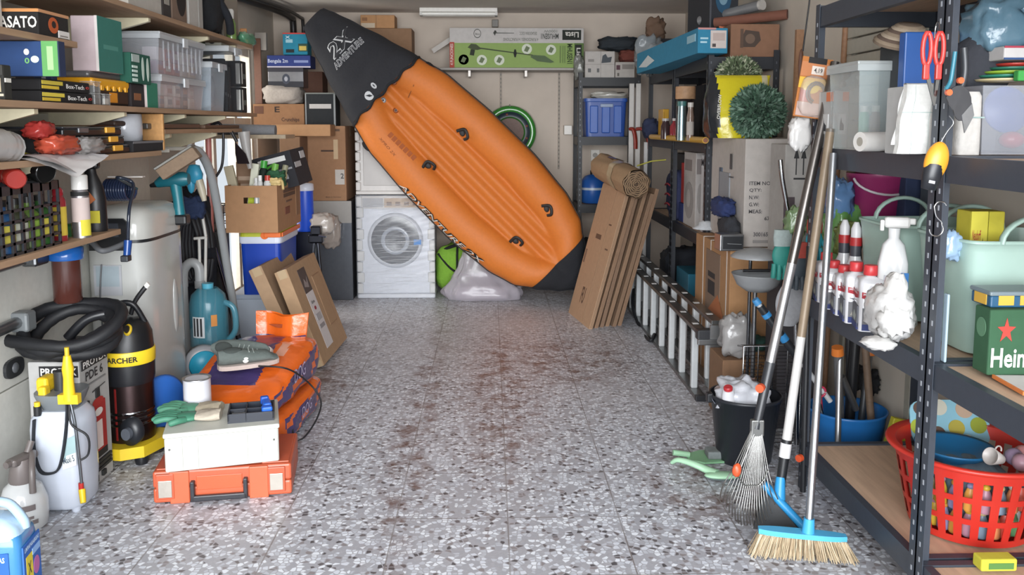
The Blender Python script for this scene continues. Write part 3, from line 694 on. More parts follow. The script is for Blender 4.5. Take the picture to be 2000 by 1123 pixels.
t = lathe_thing('spray_can', 'silver spray can with a white cap and yellow label panel', (-1.53, yq, g), [('can_body', [(.031, 0), (.031, .165), (.024, .18)], ('#b3b0b4', 'metal')), ('cap', [(.029, .18), (.029, .23), (.026, .235)], ('#dedcd8', 'gloss')), ('can_label', [(.0315, .06), (.0315, .15)], ('#b9a9a4', 'paper'), {'cap': False}), ('black_band', [(.0315, .157), (.0315, .172)], ('#1f1f1f', 'paper'), {'cap': False})])
b = mb(('#c9bd3a', 'paper'), True); b.surf(lambda u, v: (.0322 * math.cos(R(-70 + 80 * u)), .0322 * math.sin(R(-70 + 80 * u)), .008 + .06 * v), 8, 1); b.build('yellow_label', t)
lathe_thing('small_jar', 'small dark green jar between the two spray cans', (-1.60, yq + .02, g), [('jar_body', [(.022, 0), (.022, .04)], ('#2e5a34', 'gloss')), ('lid', [(.023, .04), (.023, .05)], ('#22452a', 'gloss'))])
yq = P(190, 445, X=-1.56).y
t = thing('spray_bottle', 'black trigger bottle with an orange diamond and yellow label', 'bottle', (-1.575, yq, g), R(4)); t.scale = (1.15, 1.15, 1.2)
b = mb('#17171a', True); b.lathe([(.046, 0), (.048, .01), (.046, .11), (.038, .15), (.02, .19), (.018, .205)], sx=1, sy=.7); b.build('bottle_body', t)
b = mb('#141416'); b.box((-.05, -.018, .205), (.03, .018, .245), bev=.01); b.box((.0, -.01, .15), (.012, .01, .21), bev=.003); b.box((-.085, -.012, .225), (-.05, .012, .25), bev=.004); b.build('trigger_head', t)
b = mb(('#b4673c', 'paper')); b.x = Matrix.Translation((.0, -.0345, .11)) @ Matrix.Rotation(R(90), 4, 'X') @ Matrix.Rotation(R(38), 4, 'Z'); b.box((-.018, -.018, 0), (.018, .018, .002)); b.build('orange_diamond', t)
b = mb(('#c4b838', 'paper')); b.box((-.03, -.0352, .03), (.036, -.032, .07)); b.build('yellow_label', t)
# coiled air hose
t = thing('coiled_air_hose', 'dark blue coiled air hose hanging in loops with a blow gun', 'hose', (-1.62, P(220, 360, X=-1.62).y, P(220, 400, X=-1.62).z))
pts = []; 
for k in range(9 * 14 + 1):
    a = 2 * math.pi * k / 14; pts.append((-.045 + k / (9 * 14) * .10, .05 + .06 * math.cos(a), .045 * math.sin(a) + .06))
mb(('#2a3550', 'gloss'), True).tube(pts, .0055, 7).build('coil', t)
q = P(236, 350, X=-1.50) - t.location
e = P(250, 470, X=-1.44) - t.location; f_ = P(248, 500, X=-1.44) - t.location
mb(('#1f2633', 'gloss'), True).tube(bez([pts[-1], (q.x - .02, q.y + .01, q.z + .005), (q.x + .04, q.y + .02, q.z - .02), (e.x + .01, e.y, (q.z + e.z) / 2), (e.x, e.y, e.z)], 8), .007, 8).build('hose_end', t)
b = mb(('#1d3f7c', 'gloss'), True); b.tube([e, f_], [.016, .014], 10); b.use('#22252b').box((f_.x - .015, f_.y - .03, f_.z - .02), (f_.x + .015, f_.y + .01, f_.z + .005), bev=.004); b.build('blow_gun', t)
mb(('#c7c2bc', 'paint')).box((-.03, .02, .115), (.12, .05, .121)).build('hook', t)
# water filter below
q = P(128, 490, X=-1.66)
lathe_thing('water_filter', 'brown water filter housing with a blue cap under the lowest shelf', (-1.66, q.y, P(128, 592, X=-1.66).z), [('housing', [(.045, 0), (.052, .01), (.052, .17)], ('#4c2a24', 'gloss')), ('blue_cap', [(.062, .17), (.064, .175), (.064, .215), (.04, .225)], ('#1f5fae', 'gloss'))])
b = mb(('#5a5c5f', 'rubber'), True); b.tube(bez([(-1.70, q.y - .4, .92), (-1.66, q.y - .1, .935), (-1.62, q.y + .1, .94), P(200, 490, X=-1.55), P(245, 475, X=-1.50)], 8), .012, 8)
tag(b.build('water_pipe'), 'grey flexible pipe running below the lowest shelf to the appliance', 'pipe')
# ---- top shelf S1
g = S1
def tbx(name, label, cat, a, b_, z1, col, xf=XF, w_=.2, **kw):
    return bx(name, label, cat, (xf - w_, P(a, 246, X=xf).y, g), (xf, P(b_, 246, X=xf).y, g + z1), col, **kw)
tbx('white_carton', 'long off white carton on the topmost shelf beside the dark framed box', 'carton', 262, 326, .3, '#b5b0a8')
tbx('framed_box', 'dark framed box with pale label on the topmost shelf', 'box', 328, 344, .3, '#3a3533', pr=[('R', .2, .2, .8, .5, '#9a958c'), ('R', .2, .6, .8, .8, '#8a5a40')])
tbx('brown_box', 'brown box with a black oval next to the dark framed box', 'box', 346, 374, .3, '#7a6658', pr=[('R', .3, .1, .95, .75, '#221d1c', 'O')])
tbx('white_folder', 'white upright folder on the topmost shelf', 'folder', 378, 396, .3, '#b9b6b0')
tbx('grey_folder', 'pale grey upright folder beside the black jacket', 'folder', 397, 405, .3, '#a5a39e')
t = thing('black_jacket', 'black rumpled jacket bundle at the end of the topmost shelf', 'jacket', (XF - .05, P(420, 60, X=XF - .02).y, g))
b = mb(('#16181c', 'cloth'), True); b.ell((0, 0, .14), (.07, .14, .14), 22, 14, .3, 3, 1, .8); b.build('jacket_body', t)
mb(('#1a1d24', 'cloth'), True).tube(bez([(.05, .0, .2), (.09, .05, .1), (.085, .1, .02)], 6), .022, 8).build('sleeve', t)
yq = P(450, 60, X=XF).y
lathe_thing('spray_bottle', 'clear bottle of green liquid with a white pump on the topmost shelf', (XF + .005, yq, g), [('bottle_body', [(.027, 0), (.028, .01), (.027, .09), (.014, .115)], ('#6f8a4a', 'gloss')), ('pump_cap', [(.017, .115), (.018, .16), (.012, .17)], ('#d5d4cf', 'plastic'))])
yq = P(478, 60, X=XF).y
crumple('refill_pouch', 'green refill pouch lying at the end of the topmost shelf', 'pouch', (XF + .0, yq + .05, g + .034), (.03, .14, .036), '#5f9a78', 'film', amp=.2)
bx('wooden_block', 'small orange wooden block standing on the green refill pouch', 'block', (XF - .05, yq + .05, g + .055), (XF - .01, yq + .10, g + .10), '#b77f4b', 'wood', rz=R(20))
bx('grey_box_tall', 'tall dull grey storage tub at the end of the topmost shelf', 'box', (XF - .32, 5.1, g), (XF - .05, 5.4, g + .33), '#8a8378', 'plastic', lid=(.03, '#96908a'))
# ================================================================ along the side wall, on the floor
# ---- water softener cabinet
t = thing('water_softener', 'tall rounded off white water softener cabinet with a black control panel', 'appliance', (-1.645, 3.98, 0))
def rprof(w2, d2_, z, n=28, p=.42, dx=0):
    out = []
    for k in range(n):
        a = 2 * math.pi * k / n; c, s_ = math.cos(a), math.sin(a)
        out.append((dx + math.copysign(abs(c) ** p, c) * w2, math.copysign(abs(s_) ** p, s_) * d2_, z))
    return out
def loft(b, rings, smooth=True, cap=True):
    n = len(rings[0]); vs = [p for r_ in rings for p in r_]; fs = []
    for i in range(len(rings) - 1):
        for j in range(n): fs.append([i * n + j, i * n + (j + 1) % n, (i + 1) * n + (j + 1) % n, (i + 1) * n + j])
    b.add(vs, fs, smooth)
    if cap: b.add(rings[0], [list(range(n))[::-1]], False); b.add(rings[-1], [list(range(n))], False)
    return b
b = mb(('#b4b5b2', 'gloss'), True)
loft(b, [rprof(.135, .24, 0), rprof(.14, .245, .02), rprof(.143, .25, .45), rprof(.143, .25, .89)]); b.build('cabinet', t)
mb('#222428', True); b = mb('#202226', True); loft(b, [rprof(.14, .247, .89), rprof(.14, .247, .904)]); b.build('black_seam', t)
b = mb(('#bcbcb7', 'gloss'), True); loft(b, [rprof(.142, .25, .904), rprof(.142, .25, .95), rprof(.138, .245, .995), rprof(.125, .225, 1.025), rprof(.09, .18, 1.045), rprof(.03, .06, 1.052)]); b.build('lid', t)
b = mb('#15161a'); b.x = frame((1, 0, 0), (0, 0, 1), (0, -1, 0), (0, -.25, 0)); b.prism([(-.10, .86), (.065, .86), (.065, .985), (.05, 1.0), (-.085, 1.0), (-.10, .985)], .012); b.use(('#3a3d44', 'gloss')).box((-.08, .92, .011), (.03, .98, .014)); b.build('control_panel', t)
b = mb(('#98a5ac', 'paper')); b.box((-.08, -.2545, .70), (.02, -.251, .79)); b.use(('#a9abb0', 'paper')).box((-.09, -.254, .66), (.03, -.2505, .795)); b.build('instruction_label', t)
b = mb('#d5d4cf', True); b.tube([(.03, -.25, .60), (.03, -.27, .60)], .016); b.build('knob', t)
b = mb(('#a2a3a1', 'gloss'), True); b.ell((.142, .06, .55), (.012, .03, .13)); b.build('grip', t)
b = mb('#5d5f62', True); b.tube(bez([(-.05, -.262, .80), (-.055, -.28, .66), (-.06, -.265, .50), (-.07, -.262, .40)], 6), .003, 6); b.build('cable', t)
# ---- fire extinguisher carton
x0, x1 = (88 - 957) / 506, (173 - 957) / 506
t = bx('extinguisher_carton', 'white carton printed with a red fire extinguisher and black bold lettering', 'carton', (-1.735, 3.16, 0), (-1.545, 3.40, .52), '#a9a8a6',
       pr=[('F', .22, .885, .98, .97, '#1a1a1c'), ('F', .25, .90, .95, .955, '#e8e6e2', 'PROTEX'), ('F', .3, .82, .75, .84, '#6a6a6a'), ('F', .40, .40, .78, .80, '#1d1e22'), ('F', .02, .02, .3, .1, '#1a1b1c'),
           ('R', .08, .93, .92, .98, '#efeeea', 'PROTEX'), ('R', .06, .92, .94, .99, '#2b2b2d'), ('R', .10, .93, .90, .98, '#e8e6e2', 'PROTEX'), ('R', .16, .83, .76, .90, '#2b2b2e', 'PDE 6'), ('R', .12, .79, .85, .80, '#7a7a7a'),
           ('R', .28, .24, .78, .62, '#a02a26'), ('R', .34, .60, .72, .66, '#a5302a', 'O'), ('R', .30, .20, .78, .25, '#222226'), ('R', .48, .66, .60, .73, '#2a2a2a'), ('R', .34, .72, .8, .745, '#3a3a3a', [(0, 0), (1, .8), (1, 1), (0, .4)]), ('R', .38, .52, .66, .58, '#d9d2cc', 'O'),
           ('R', .40, .27, .62, .48, '#d8c8c2'), ('R', .06, .38, .2, .42, '#2c2c2c'), ('R', .02, .60, .22, .68, '#3a3a3c'), ('R', .1, .13, .9, .15, '#2c2c2c'), ('R', .1, .16, .9, .18, '#2c2c2c'), ('R', .1, .10, .9, .12, '#2c2c2c'), ('R', .55, .04, .66, .08, '#2c2c2c'), ('R', .25, .03, .38, .08, '#2c2c2c')])
# ---- black suction hose coil lying on the carton
t = thing('suction_hose', 'thick black ribbed suction hose coiled on top of the extinguisher carton', 'hose', (-1.61, 3.25, .625))
pts = []
for k in range(4 * 30 + 8):
    a = 2 * math.pi * k / 30; f = k / 128
    rx, ry = .185 - .035 * f + .008 * math.sin(a * .5), .15 - .03 * f
    pts.append((rx * math.cos(a) + .012 * math.sin(a * .33), ry * math.sin(a), .058 * math.sin(a) + .05 - .085 * f + .012 * math.sin(2.2 * a)))
b = mb(('#15161a', 'rubber'), True); L_ = bez([(-.235, -.05, .03), (-.20, -.10, -.01), (-.13, -.125, -.02)] + [pts[i] for i in range(22, 128, 2)], 3)
b.tube(L_, [.0225 + .0018 * (k % 2) for k in range(len(L_))], 12); b.build('hose', t)
b = mb('#17181c', True); b.tube([(-.255, .02, .045), (-.235, -.05, .028)], .024, 14); b.build('hose_cuff', t)
t = thing('vacuum_nozzle', 'black vacuum nozzle and tubing lying inside the hose coil', 'nozzle', (-1.61, 3.30, .522))
b = mb('#1c1d21'); b.box((-.05, -.03, 0), (.07, .07, .05), bev=.015); b.use('#1c1d21', True); b.tube(bez([(-.05, .02, .05), (.02, .03, .12), (.09, .05, .14), (.15, .08, .13)], 6), .02, 10); b.build('nozzle_body', t)
mb(('#cfcbc4', 'paper')).box((-.08, -.06, .0), (.07, .0, .004)).build('paper_scrap', t)
# ---- wet and dry vacuum cleaner
t = thing('vacuum_cleaner', 'yellow and black wet and dry drum vacuum cleaner with a clear lower drum', 'vacuum cleaner', (-1.535, 3.565, 0), R(-12)); t.scale = (.80, .80, .96)
b = mb('#e0c12a'); 
b.prism([(-.16, -.13), (-.02, -.19), (.08, -.19), (.17, -.12), (.19, .05), (.15, .15), (-.14, .15), (-.19, .0)], .05, Matrix.Translation((-.02, 0, .035))); b.build('base', t)
mb('#1b1c20', True).lathe([(.03, 0), (.034, .02), (.03, .045)], (-.1, -.12, 0)).build('caster', t); mb('#1b1c20', True).lathe([(.03, 0), (.034, .02), (.03, .045)], (.12, -.1, 0)).build('caster', t); mb('#1b1c20', True).lathe([(.03, 0), (.034, .02), (.03, .045)], (.1, .11, 0)).build('caster', t); mb('#1b1c20', True).lathe([(.03, 0), (.034, .02), (.03, .045)], (-.1, .11, 0)).build('caster', t)
b = mb(('#4a3c3c', 'metal'), True); b.lathe([(.118, .085), (.122, .10), (.122, .34)], n=32); 
for z in (.16, .185, .21): b.use(('#8d8f94', 'chrome'), True).lathe([(.123, z), (.1265, z + .006), (.123, z + .012)], n=32, cap=False)
b.build('drum', t)
mb(('#6e1d1c', 'gloss'), True).lathe([(.1235, 0.1), (.1235, .33)], n=32, cap=False, sx=.3).build('red_core', t)
b = mb('#1a1b1f', True); b.lathe([(.125, .34), (.13, .36), (.132, .43)], n=32); b.build('collar', t)
b = mb('#e6c62c', True); b.lathe([(.133, .43), (.136, .435), (.137, .485), (.134, .49)], n=32); b.build('yellow_band', t)
vs, fs = text_mesh('KARCHER', .03)
b = mb(('#23221c', 'paper')); b.add([(.139 * math.sin(-.35 + 1.3 * x), -.139 * math.cos(-.35 + 1.3 * x), .447 + .024 * y) for x, y, _ in vs], fs, False); b.build('lettering', t)
b = mb('#17181b', True); b.lathe([(.13, .49), (.125, .56), (.105, .60), (.06, .625), (.02, .63)], n=32, sx=1, sy=1); b.build('motor_head', t)
b = mb('#e0bd2c', True); b.x = Matrix.Translation((.07, -.085, .585)) @ Matrix.Rotation(R(60), 4, 'X') @ Matrix.Rotation(R(0), 4, 'Z'); b.lathe([(.026, 0), (.026, .01), (.02, .012)], sx=.8); b.use('#2a2622', True).lathe([(.018, .011), (.016, .02)], sx=.8); b.build('switch_dial', t)
b = mb('#1b1c20', True); b.tube(bez([(-.08, .0, .60), (-.03, -.03, .68), (.05, -.01, .685), (.09, .03, .60)], 6), .014, 8); b.build('carry_handle', t)
b = mb('#1a1b1e', True); b.tube(bez([(.03, .0, .64), (.06, .0, .70), (.11, .02, .76)], 5), .012, 8); b.use('#dcdad5', True).tube([(.11, .02, .76), (.125, .025, .775)], .013); b.build('hose_stub', t)
b = mb('#202328', True); b.x = Matrix.Translation((.09, -.135, .15)) @ Matrix.Rotation(R(90), 4, 'X'); b.lathe([(.06, -.03), (.06, .01), (.03, .02)], n=24); b.use('#555a62', True).lathe([(.026, .02), (.026, .045)]); b.build('wheel', t)
q = P(298, 755, Y=3.92)
t = thing('blue_disc', 'round blue plastic disc standing between the vacuum cleaner and the softener', 'disc', (-1.455, 3.70, .10), R(55)); t.scale = (1.2, 1.2, 1.2)
mb('#2a62b4', True).lathe([(.0, -.012), (.09, -.012), (.1, 0), (.09, .012), (0, .012)], n=32).build('disc', t).rotation_euler = (R(90), 0, 0)
t.location.z = q.z + .0
# ---- large pressure sprayer
t = thing('pressure_sprayer', 'large translucent white pressure sprayer with grey funnel top and yellow pump handle', 'sprayer', (-1.575, 3.085, 0)); t.scale = (.94, .94, 1.04)
def sq_loft(b, data, p=.55, n=28): return loft(b, [rprof(w_, d_, z, n, p) for w_, d_, z in data])
b = mb(('#b9bfcb', 'gloss'), True); sq_loft(b, [(.085, .085, .012), (.098, .098, .03), (.1, .1, .08), (.103, .103, .12), (.103, .103, .30), (.098, .098, .335), (.075, .075, .362)]); b.build('tank', t)
for sx in (-1, 1):
    for sy in (-1, 1): mb(('#b9bfcb', 'gloss'), True).lathe([(.016, 0), (.022, .03)], (sx * .06, sy * .06, 0), n=10).build('foot', t)
b = mb('#6f7477', True); sq_loft(b, [(.062, .062, .36), (.078, .078, .385), (.090, .090, .415), (.090, .090, .422)], .75); b.build('funnel_collar', t)
b = mb('#2c2e31', True); b.tube([(0, 0, .41), (0, 0, .49)], .026, 14); b.build('pump_rod', t)
b = mb('#e2bb27'); b.box((-.075, -.05, .42), (-.03, .03, .475), bev=.012); b.box((-.055, -.075, .39), (-.025, -.03, .45), bev=.008); b.build('pump_handle', t)
b = mb('#1b1c1e', True); b.tube([(-.055, -.08, .352), (-.055, -.08, .385)], .014); b.use('#e0b92a', True).tube([(-.055, -.08, .385), (-.055, -.08, .40)], .011); b.build('relief_valve', t)
b = mb(('#23262c', 'cloth'), True)
sp_ = bez([(-.055, -.108, .345), (-.062, -.11, .25), (-.045, -.112, .17), (-.01, -.114, .155), (.03, -.114, .175), (.055, -.112, .26), (.063, -.095, .36), (.045, -.05, .43)], 7)
b.tube(sp_, .0115, 8, flat=.35); b.build('shoulder_strap', t)
F = faces(.2, .214, .3)
b = mb(('#8fa7a9', 'paper')); b.x = Matrix.Translation((.10 * 0, 0, 0)); b.add([(.045, -.1045, .20), (.09, -.10, .215), (.09, -.10, .285), (.045, -.1045, .27)], [[0, 1, 2, 3]], False); b.use(('#d2d6d0', 'paper')); b.add([(.04, -.1048, .165), (.09, -.1005, .18), (.09, -.1005, .225), (.04, -.1048, .21)], [[0, 1, 2, 3]], False); b.build('tank_label', t)
text_on('Maxi 5', frame((.97, .1, .25), (-.24, 0, .97), (0, -1, 0), (.045, -.1052, .185)), .042, .022, ('#4a5563', 'paper'), t, z=.001)
# lance
b = mb('#e3bd22', True); a_ = P(139, 690, X=-1.50) ; b_ = P(156, 768, X=-1.50)
t = thing('spray_lance', 'yellow handled spray lance with grey wand leaning on the carton', 'lance', (a_.x, a_.y, 0)); lo = Vector((a_.x, a_.y, 0))
A, B_, C_ = a_ - lo, b_ - lo, P(190, 945, X=-1.48) - lo
A.y = B_.y = -.03; C_.y = -.02
b = mb('#e3bd22', True); b.tube([A, A * .7 + B_ * .3, A * .5 + B_ * .5, B_], [.012, .02, .017, .021], 12); b.box(tuple(B_ + Vector((-.035, -.014, -.012))), tuple(B_ + Vector((.035, .014, .022)))); b.build('grip', t)
mb('#c9a92c', True).tube([A + Vector((0, 0, .03)), A], .008).build('nozzle_tip', t)
b = mb(('#808489', 'metal'), True); b.tube(bez([B_, B_ + Vector((.015, .0, -.1)), C_ + Vector((0, 0, .06)), C_], 6), .0055, 8); b.build('wand', t)
b = mb('#e3bd22', True); b.tube([C_ + Vector((0, 0, .03)), C_ + Vector((.012, -.02, -.012))], [.012, .010], 10); b.build('spray_head', t); mb('#b02a24', True).tube([C_ + Vector((-.002, 0, .032)), C_ + Vector((-.002, 0, .055))], .009).build('red_collar', t)
b = mb(('#1a1b1e', 'rubber'), True); b.tube(bez([B_, B_ + Vector((.01, -.02, -.08)), B_ + Vector((.06, -.01, -.13)), B_ + Vector((.055, 0, -.2)), B_ + Vector((.03, -.01, -.22))], 6), .004, 7); b.build('hose', t)
# ---- small hand sprayer
t = thing('hand_sprayer', 'small white hand pressure sprayer with a taupe pump head', 'sprayer', (-1.635, 2.90, 0), R(-15))
b = mb(('#bfc1c2', 'gloss'), True); b.lathe([(.06, 0), (.074, .012), (.078, .06), (.076, .10), (.06, .15), (.038, .17)], n=32); b.build('tank', t)
b = mb('#6a6260', True); b.lathe([(.04, .168), (.043, .18), (.034, .235), (.03, .25)], n=24); b.build('pump_collar', t)
b = mb('#625b59'); b.box((-.022, -.05, .235), (.022, .06, .262), bev=.008); b.use('#625b59', True).tube(bez([(.0, .055, .25), (.03, .02, .26), (.062, -.02, .22), (.07, -.03, .145)], 6), .011, 8); b.tube([(0, .03, .26), (0, .05, .295)], .012); b.tube([(0, -.05, .25), (0, -.065, .25)], .012, 10); b.build('trigger_head', t)
b = mb(('#6a6262', 'paper'), True)
for z0, z1, a0, a1 in ((.085, .105, -60, -20), (.055, .065, -60, -25), (.035, .05, -50, -15)): b.surf(lambda u, v: (.0795 * math.cos(R(a0 + (a1 - a0) * u)), .0795 * math.sin(R(a0 + (a1 - a0) * u)), z0 + (z1 - z0) * v), 8, 1)
b.build('printed_bands', t)
# ---- blue jerrycan
t = thing('jerrycan', 'blue plastic jerrycan of windscreen fluid with a yellow and navy label', 'canister', (-1.45, 2.40, 0), R(8))
b = mb(('#3f7cb0', 'gloss'), True); sq_loft(b, [(.09, .065, 0), (.1, .075, .012), (.1, .075, .20), (.096, .07, .225), (.07, .05, .262), (.03, .04, .27)], .35, 32); b.build('can_body', t)
b = mb(('#a7c1d6', 'gloss'), True); sq_loft(b, [(.094, .071, .226), (.085, .06, .25), (.06, .046, .272), (.03, .03, .28)], .4, 32); b.build('pale_shoulder', t)
b = mb(('#9fb9cf', 'gloss'), True); b.tube(bez([(-.01, 0, .275), (.0, 0, .315), (.05, 0, .31), (.085, 0, .262), (.09, 0, .235)], 6), .014, 10); b.build('handle', t)
mb('#d8dde2', True).lathe([(.022, .27), (.022, .305)], (-.055, 0, 0)).build('cap', t)
prints(t, faces(.202, .152, .27), [('F', .15, .08, .85, .72, '#2358a5'), ('F', .2, .62, .8, .68, '#c4dcee', 'LIMPIA PARABRISAS'), ('F', .22, .30, .5, .56, '#dcc83a'), ('F', .28, .34, .42, .50, '#26262a', 'X'), ('F', .52, .28, .74, .5, '#a85a9a', 'O'), ('F', .2, .12, .8, .2, '#7fb0dc'),
        ('R', .1, .08, .9, .74, '#2a5fae'), ('R', .16, .66, .85, .71, '#c9e0f2', 'LIMPIAPARABRISAS'), ('R', .2, .32, .5, .60, '#dcc83a'), ('R', .27, .38, .42, .52, '#2a2a2c', 'X'), ('R', .52, .30, .8, .5, '#b0629e', 'O'), ('R', .5, .55, .86, .62, '#88aee0'), ('R', .2, .12, .8, .2, '#7fb0dc')])
# ---- stack of tool cases
ang = R(8.5)
A_ = P(300, 986, Z=0)
W_, D_, H_ = .50, .335, .125
c = A_ + Vector((math.cos(ang) * W_ / 2 - math.sin(ang) * D_ / 2, math.sin(ang) * W_ / 2 + math.cos(ang) * D_ / 2, 0))
t = thing('orange_tool_case', 'orange hard tool case with black handle lying at the bottom of the stack', 'tool case', (c.x, c.y, 0), ang)
b = mb('#b85638'); b.box((-W_ / 2, -D_ / 2, .004), (W_ / 2, D_ / 2, H_ * .48), bev=.008); b.build('base', t)
b = mb('#b45235'); b.box((-W_ / 2, -D_ / 2, H_ * .49), (W_ / 2, D_ / 2, H_), bev=.008)
for x in (-W_ * .38, W_ * .38): b.box((x - .05, -D_ / 2 + .02, H_ - .004), (x + .05, D_ / 2 - .02, H_ + .004), bev=.003)
b.build('lid', t)
for x in (-.155, .13): mb('#bc5a3a').box((x - .035, -D_ / 2 - .006, .0), (x + .035, -D_ / 2 + .01, H_ - .002), bev=.003).build('front_rib', t)
for x in (-.205, .195):
    lt = mb('#b05034').box((x - .032, -D_ / 2 - .009, .02), (x + .032, -D_ / 2 + .005, H_ - .008), bev=.003).build('latch', t)
    mb(('#b7b0a6', 'metal')).box((x - .024, -D_ / 2 - .0112, .028), (x + .024, -D_ / 2 - .0085, H_ * .74), bev=.001).build('latch_plate', lt)
b = mb('#24252b'); b.box((-.115, -D_ / 2 - .022, .008), (.09, -D_ / 2 - .006, .03), bev=.004); b.box((-.115, -D_ / 2 - .022, .008), (-.10, -D_ / 2 + .004, .085), bev=.003); b.box((.075, -D_ / 2 - .022, .008), (.09, -D_ / 2 + .004, .085), bev=.003); b.build('handle', t)
b = mb('#b9522f'); b.box((-.095, -D_ / 2 - .003, .045), (.07, -D_ / 2 + .004, .10), bev=.002); b.build('recess_plate', t)
ang2 = R(15)
A_ = P(323, 924, Z=H_ + .006); W2_, D2_, H2_ = .405, .30, .148
c2 = A_ + Vector((math.cos(ang2) * W2_ / 2 - math.sin(ang2) * D2_ / 2, math.sin(ang2) * W2_ / 2 + math.cos(ang2) * D2_ / 2, 0))
t = thing('white_tool_case', 'off white plastic tool case resting on the orange one', 'tool case', (c2.x, c2.y, H_ + .0055), ang2)
WC = '#bbbcb4'
b = mb(WC); b.box((-W2_ / 2, -D2_ / 2, 0), (W2_ / 2, D2_ / 2, H2_ - .018), bev=.006); b.build('base', t)
b = mb('#bfc0b8'); b.box((-W2_ / 2 - .004, -D2_ / 2 - .004, H2_ - .018), (W2_ / 2 + .004, D2_ / 2 + .004, H2_), bev=.005); b.build('lid', t)
for x0, x1 in ((-.198, -.14), (-.13, -.085), (-.08, .09), (.095, .14), (.145, .198)): mb('#bebfb7').box((x0, -D2_ / 2 - .004, .004), (x1, -D2_ / 2 + .004, H2_ - .022), bev=.002).build('front_panel', t)
for x in (-.185, .185): mb(('#6a6a66', 'metal'), True).tube([(x, -D2_ / 2 - .007, H2_ * .6), (x, -D2_ / 2, H2_ * .6)], .004, 8).build('pin', t)
ztop = H_ + .0055 + H2_
def on_case(px, py): return P(px, py, Z=ztop)
# paint can
q = on_case(383, 790)
t = thing('paint_can', 'white metal paint can standing on the white tool case', 'can', (q.x, q.y + .02, ztop))
b = mb(('#c9c9cf', 'gloss'), True); b.lathe([(.053, 0), (.055, .003), (.054, .006), (.054, .10), (.056, .104)], n=36); b.build('can_body', t)
b = mb(('#b4b6b8', 'metal'), True); b.lathe([(.056, .104), (.057, .107), (.053, .109), (.05, .105), (.04, .103), (0, .103)], n=36, cap=False); b.build('lid', t)
# glove
def glove(label, loc, rz, colp, colc, s=1.0, tilt=0):
    t = thing('work_glove', label, 'glove', loc, rz)
    b = mb((colp, 'rubber'), True)
    b.ell((0, 0, .014), (.052 * s, .042 * s, .016), 18, 10, .1, 3)
    t_palm = b.build('palm', t)
    for k, (y, L_) in enumerate(((-.032, .062), (-.011, .076), (.011, .072), (.031, .055))):
        b = mb((colp, 'rubber'), True); pts = bez([(-.03 * s, y * s, .014), (-.07 * s, y * 1.15 * s, .020), (-(.05 + L_) * s, y * 1.25 * s, .012)], 5); b.tube(pts, [.0115 * s] * (len(pts) - 2) + [.0105 * s, .006 * s], 10); b.build('finger', t)
    b = mb((colp, 'rubber'), True); pts = bez([(.0, -.035 * s, .014), (-.02 * s, -.062 * s, .018), (-.05 * s, -.075 * s, .012)], 5); b.tube(pts, [.012 * s] * (len(pts) - 2) + [.011 * s, .006 * s], 10); b.build('thumb', t)
    b = mb((colc, 'cloth'), True); rings = []
    for k in range(7):
        f = k / 6; rings.append([(.035 * s + f * .09 * s, (.040 + .012 * math.sin(f * 4)) * s * math.cos(2 * math.pi * j / 18), .018 + (.014 + .006 * f) * math.sin(2 * math.pi * j / 18) * (1 + .2 * math.sin(j * 2 + k))) for j in range(18)])
    loft(b, rings); b.build('cuff', t)
    return t
q = on_case(365, 824); glove('green and beige work glove lying on the corner of the white tool case', (q.x - .005, q.y + .02, ztop), R(6), '#3f7a62', '#b3a99a')
q = on_case(378, 812); glove('second green glove tucked beneath the paint can side', (q.x - .03, q.y + .055, ztop + .0), R(-4), '#4a8268', '#a39884')
# black tray with blue clamp
q = on_case(484, 822)
t = thing('black_tray', 'black plastic tray with compartments on the white tool case', 'tray', (q.x + .0, q.y + .055, ztop), R(13))
b = mb('#222630'); b.box((-.085, -.07, 0), (.085, .07, .008))
for a, c in (((-.085, -.07), (.085, -.064)), ((-.085, .064), (.085, .07)), ((-.085, -.07), (-.079, .07)), ((.079, -.07), (.085, .07)), ((-.02, -.07), (-.016, .07)), ((-.085, -.01), (.085, -.006))): b.box((a[0], a[1], .008), (c[0], c[1], .036 if abs(a[1]) > .05 or abs(a[0]) > .05 else .028))
b.build('tray_body', t)
t2 = thing('blue_clamp', 'bright blue plastic clamp lying in the black tray', 'clamp', (q.x + .055, q.y + .06, ztop + .009), R(20))
b = mb('#1d5cc4'); b.box((-.02, -.05, 0), (.02, -.015, .04), bev=.006); b.box((-.012, -.02, .015), (.02, .055, .045), bev=.008); b.build('clamp_body', t2); mb('#154a9f').box((-.016, .045, .02), (.016, .07, .052), bev=.006).build('jaw', t2)
t3 = thing('lighter_block', 'black small gadget inside the black tray', 'gadget', (q.x - .04, q.y + .03, ztop + .009), R(13)); mb('#101115').box((-.03, -.02, 0), (.03, .02, .02), bev=.004).build('body', t3); mb('#3a3f49').box((-.02, -.012, .019), (.02, .012, .022)).build('face_plate', t3)
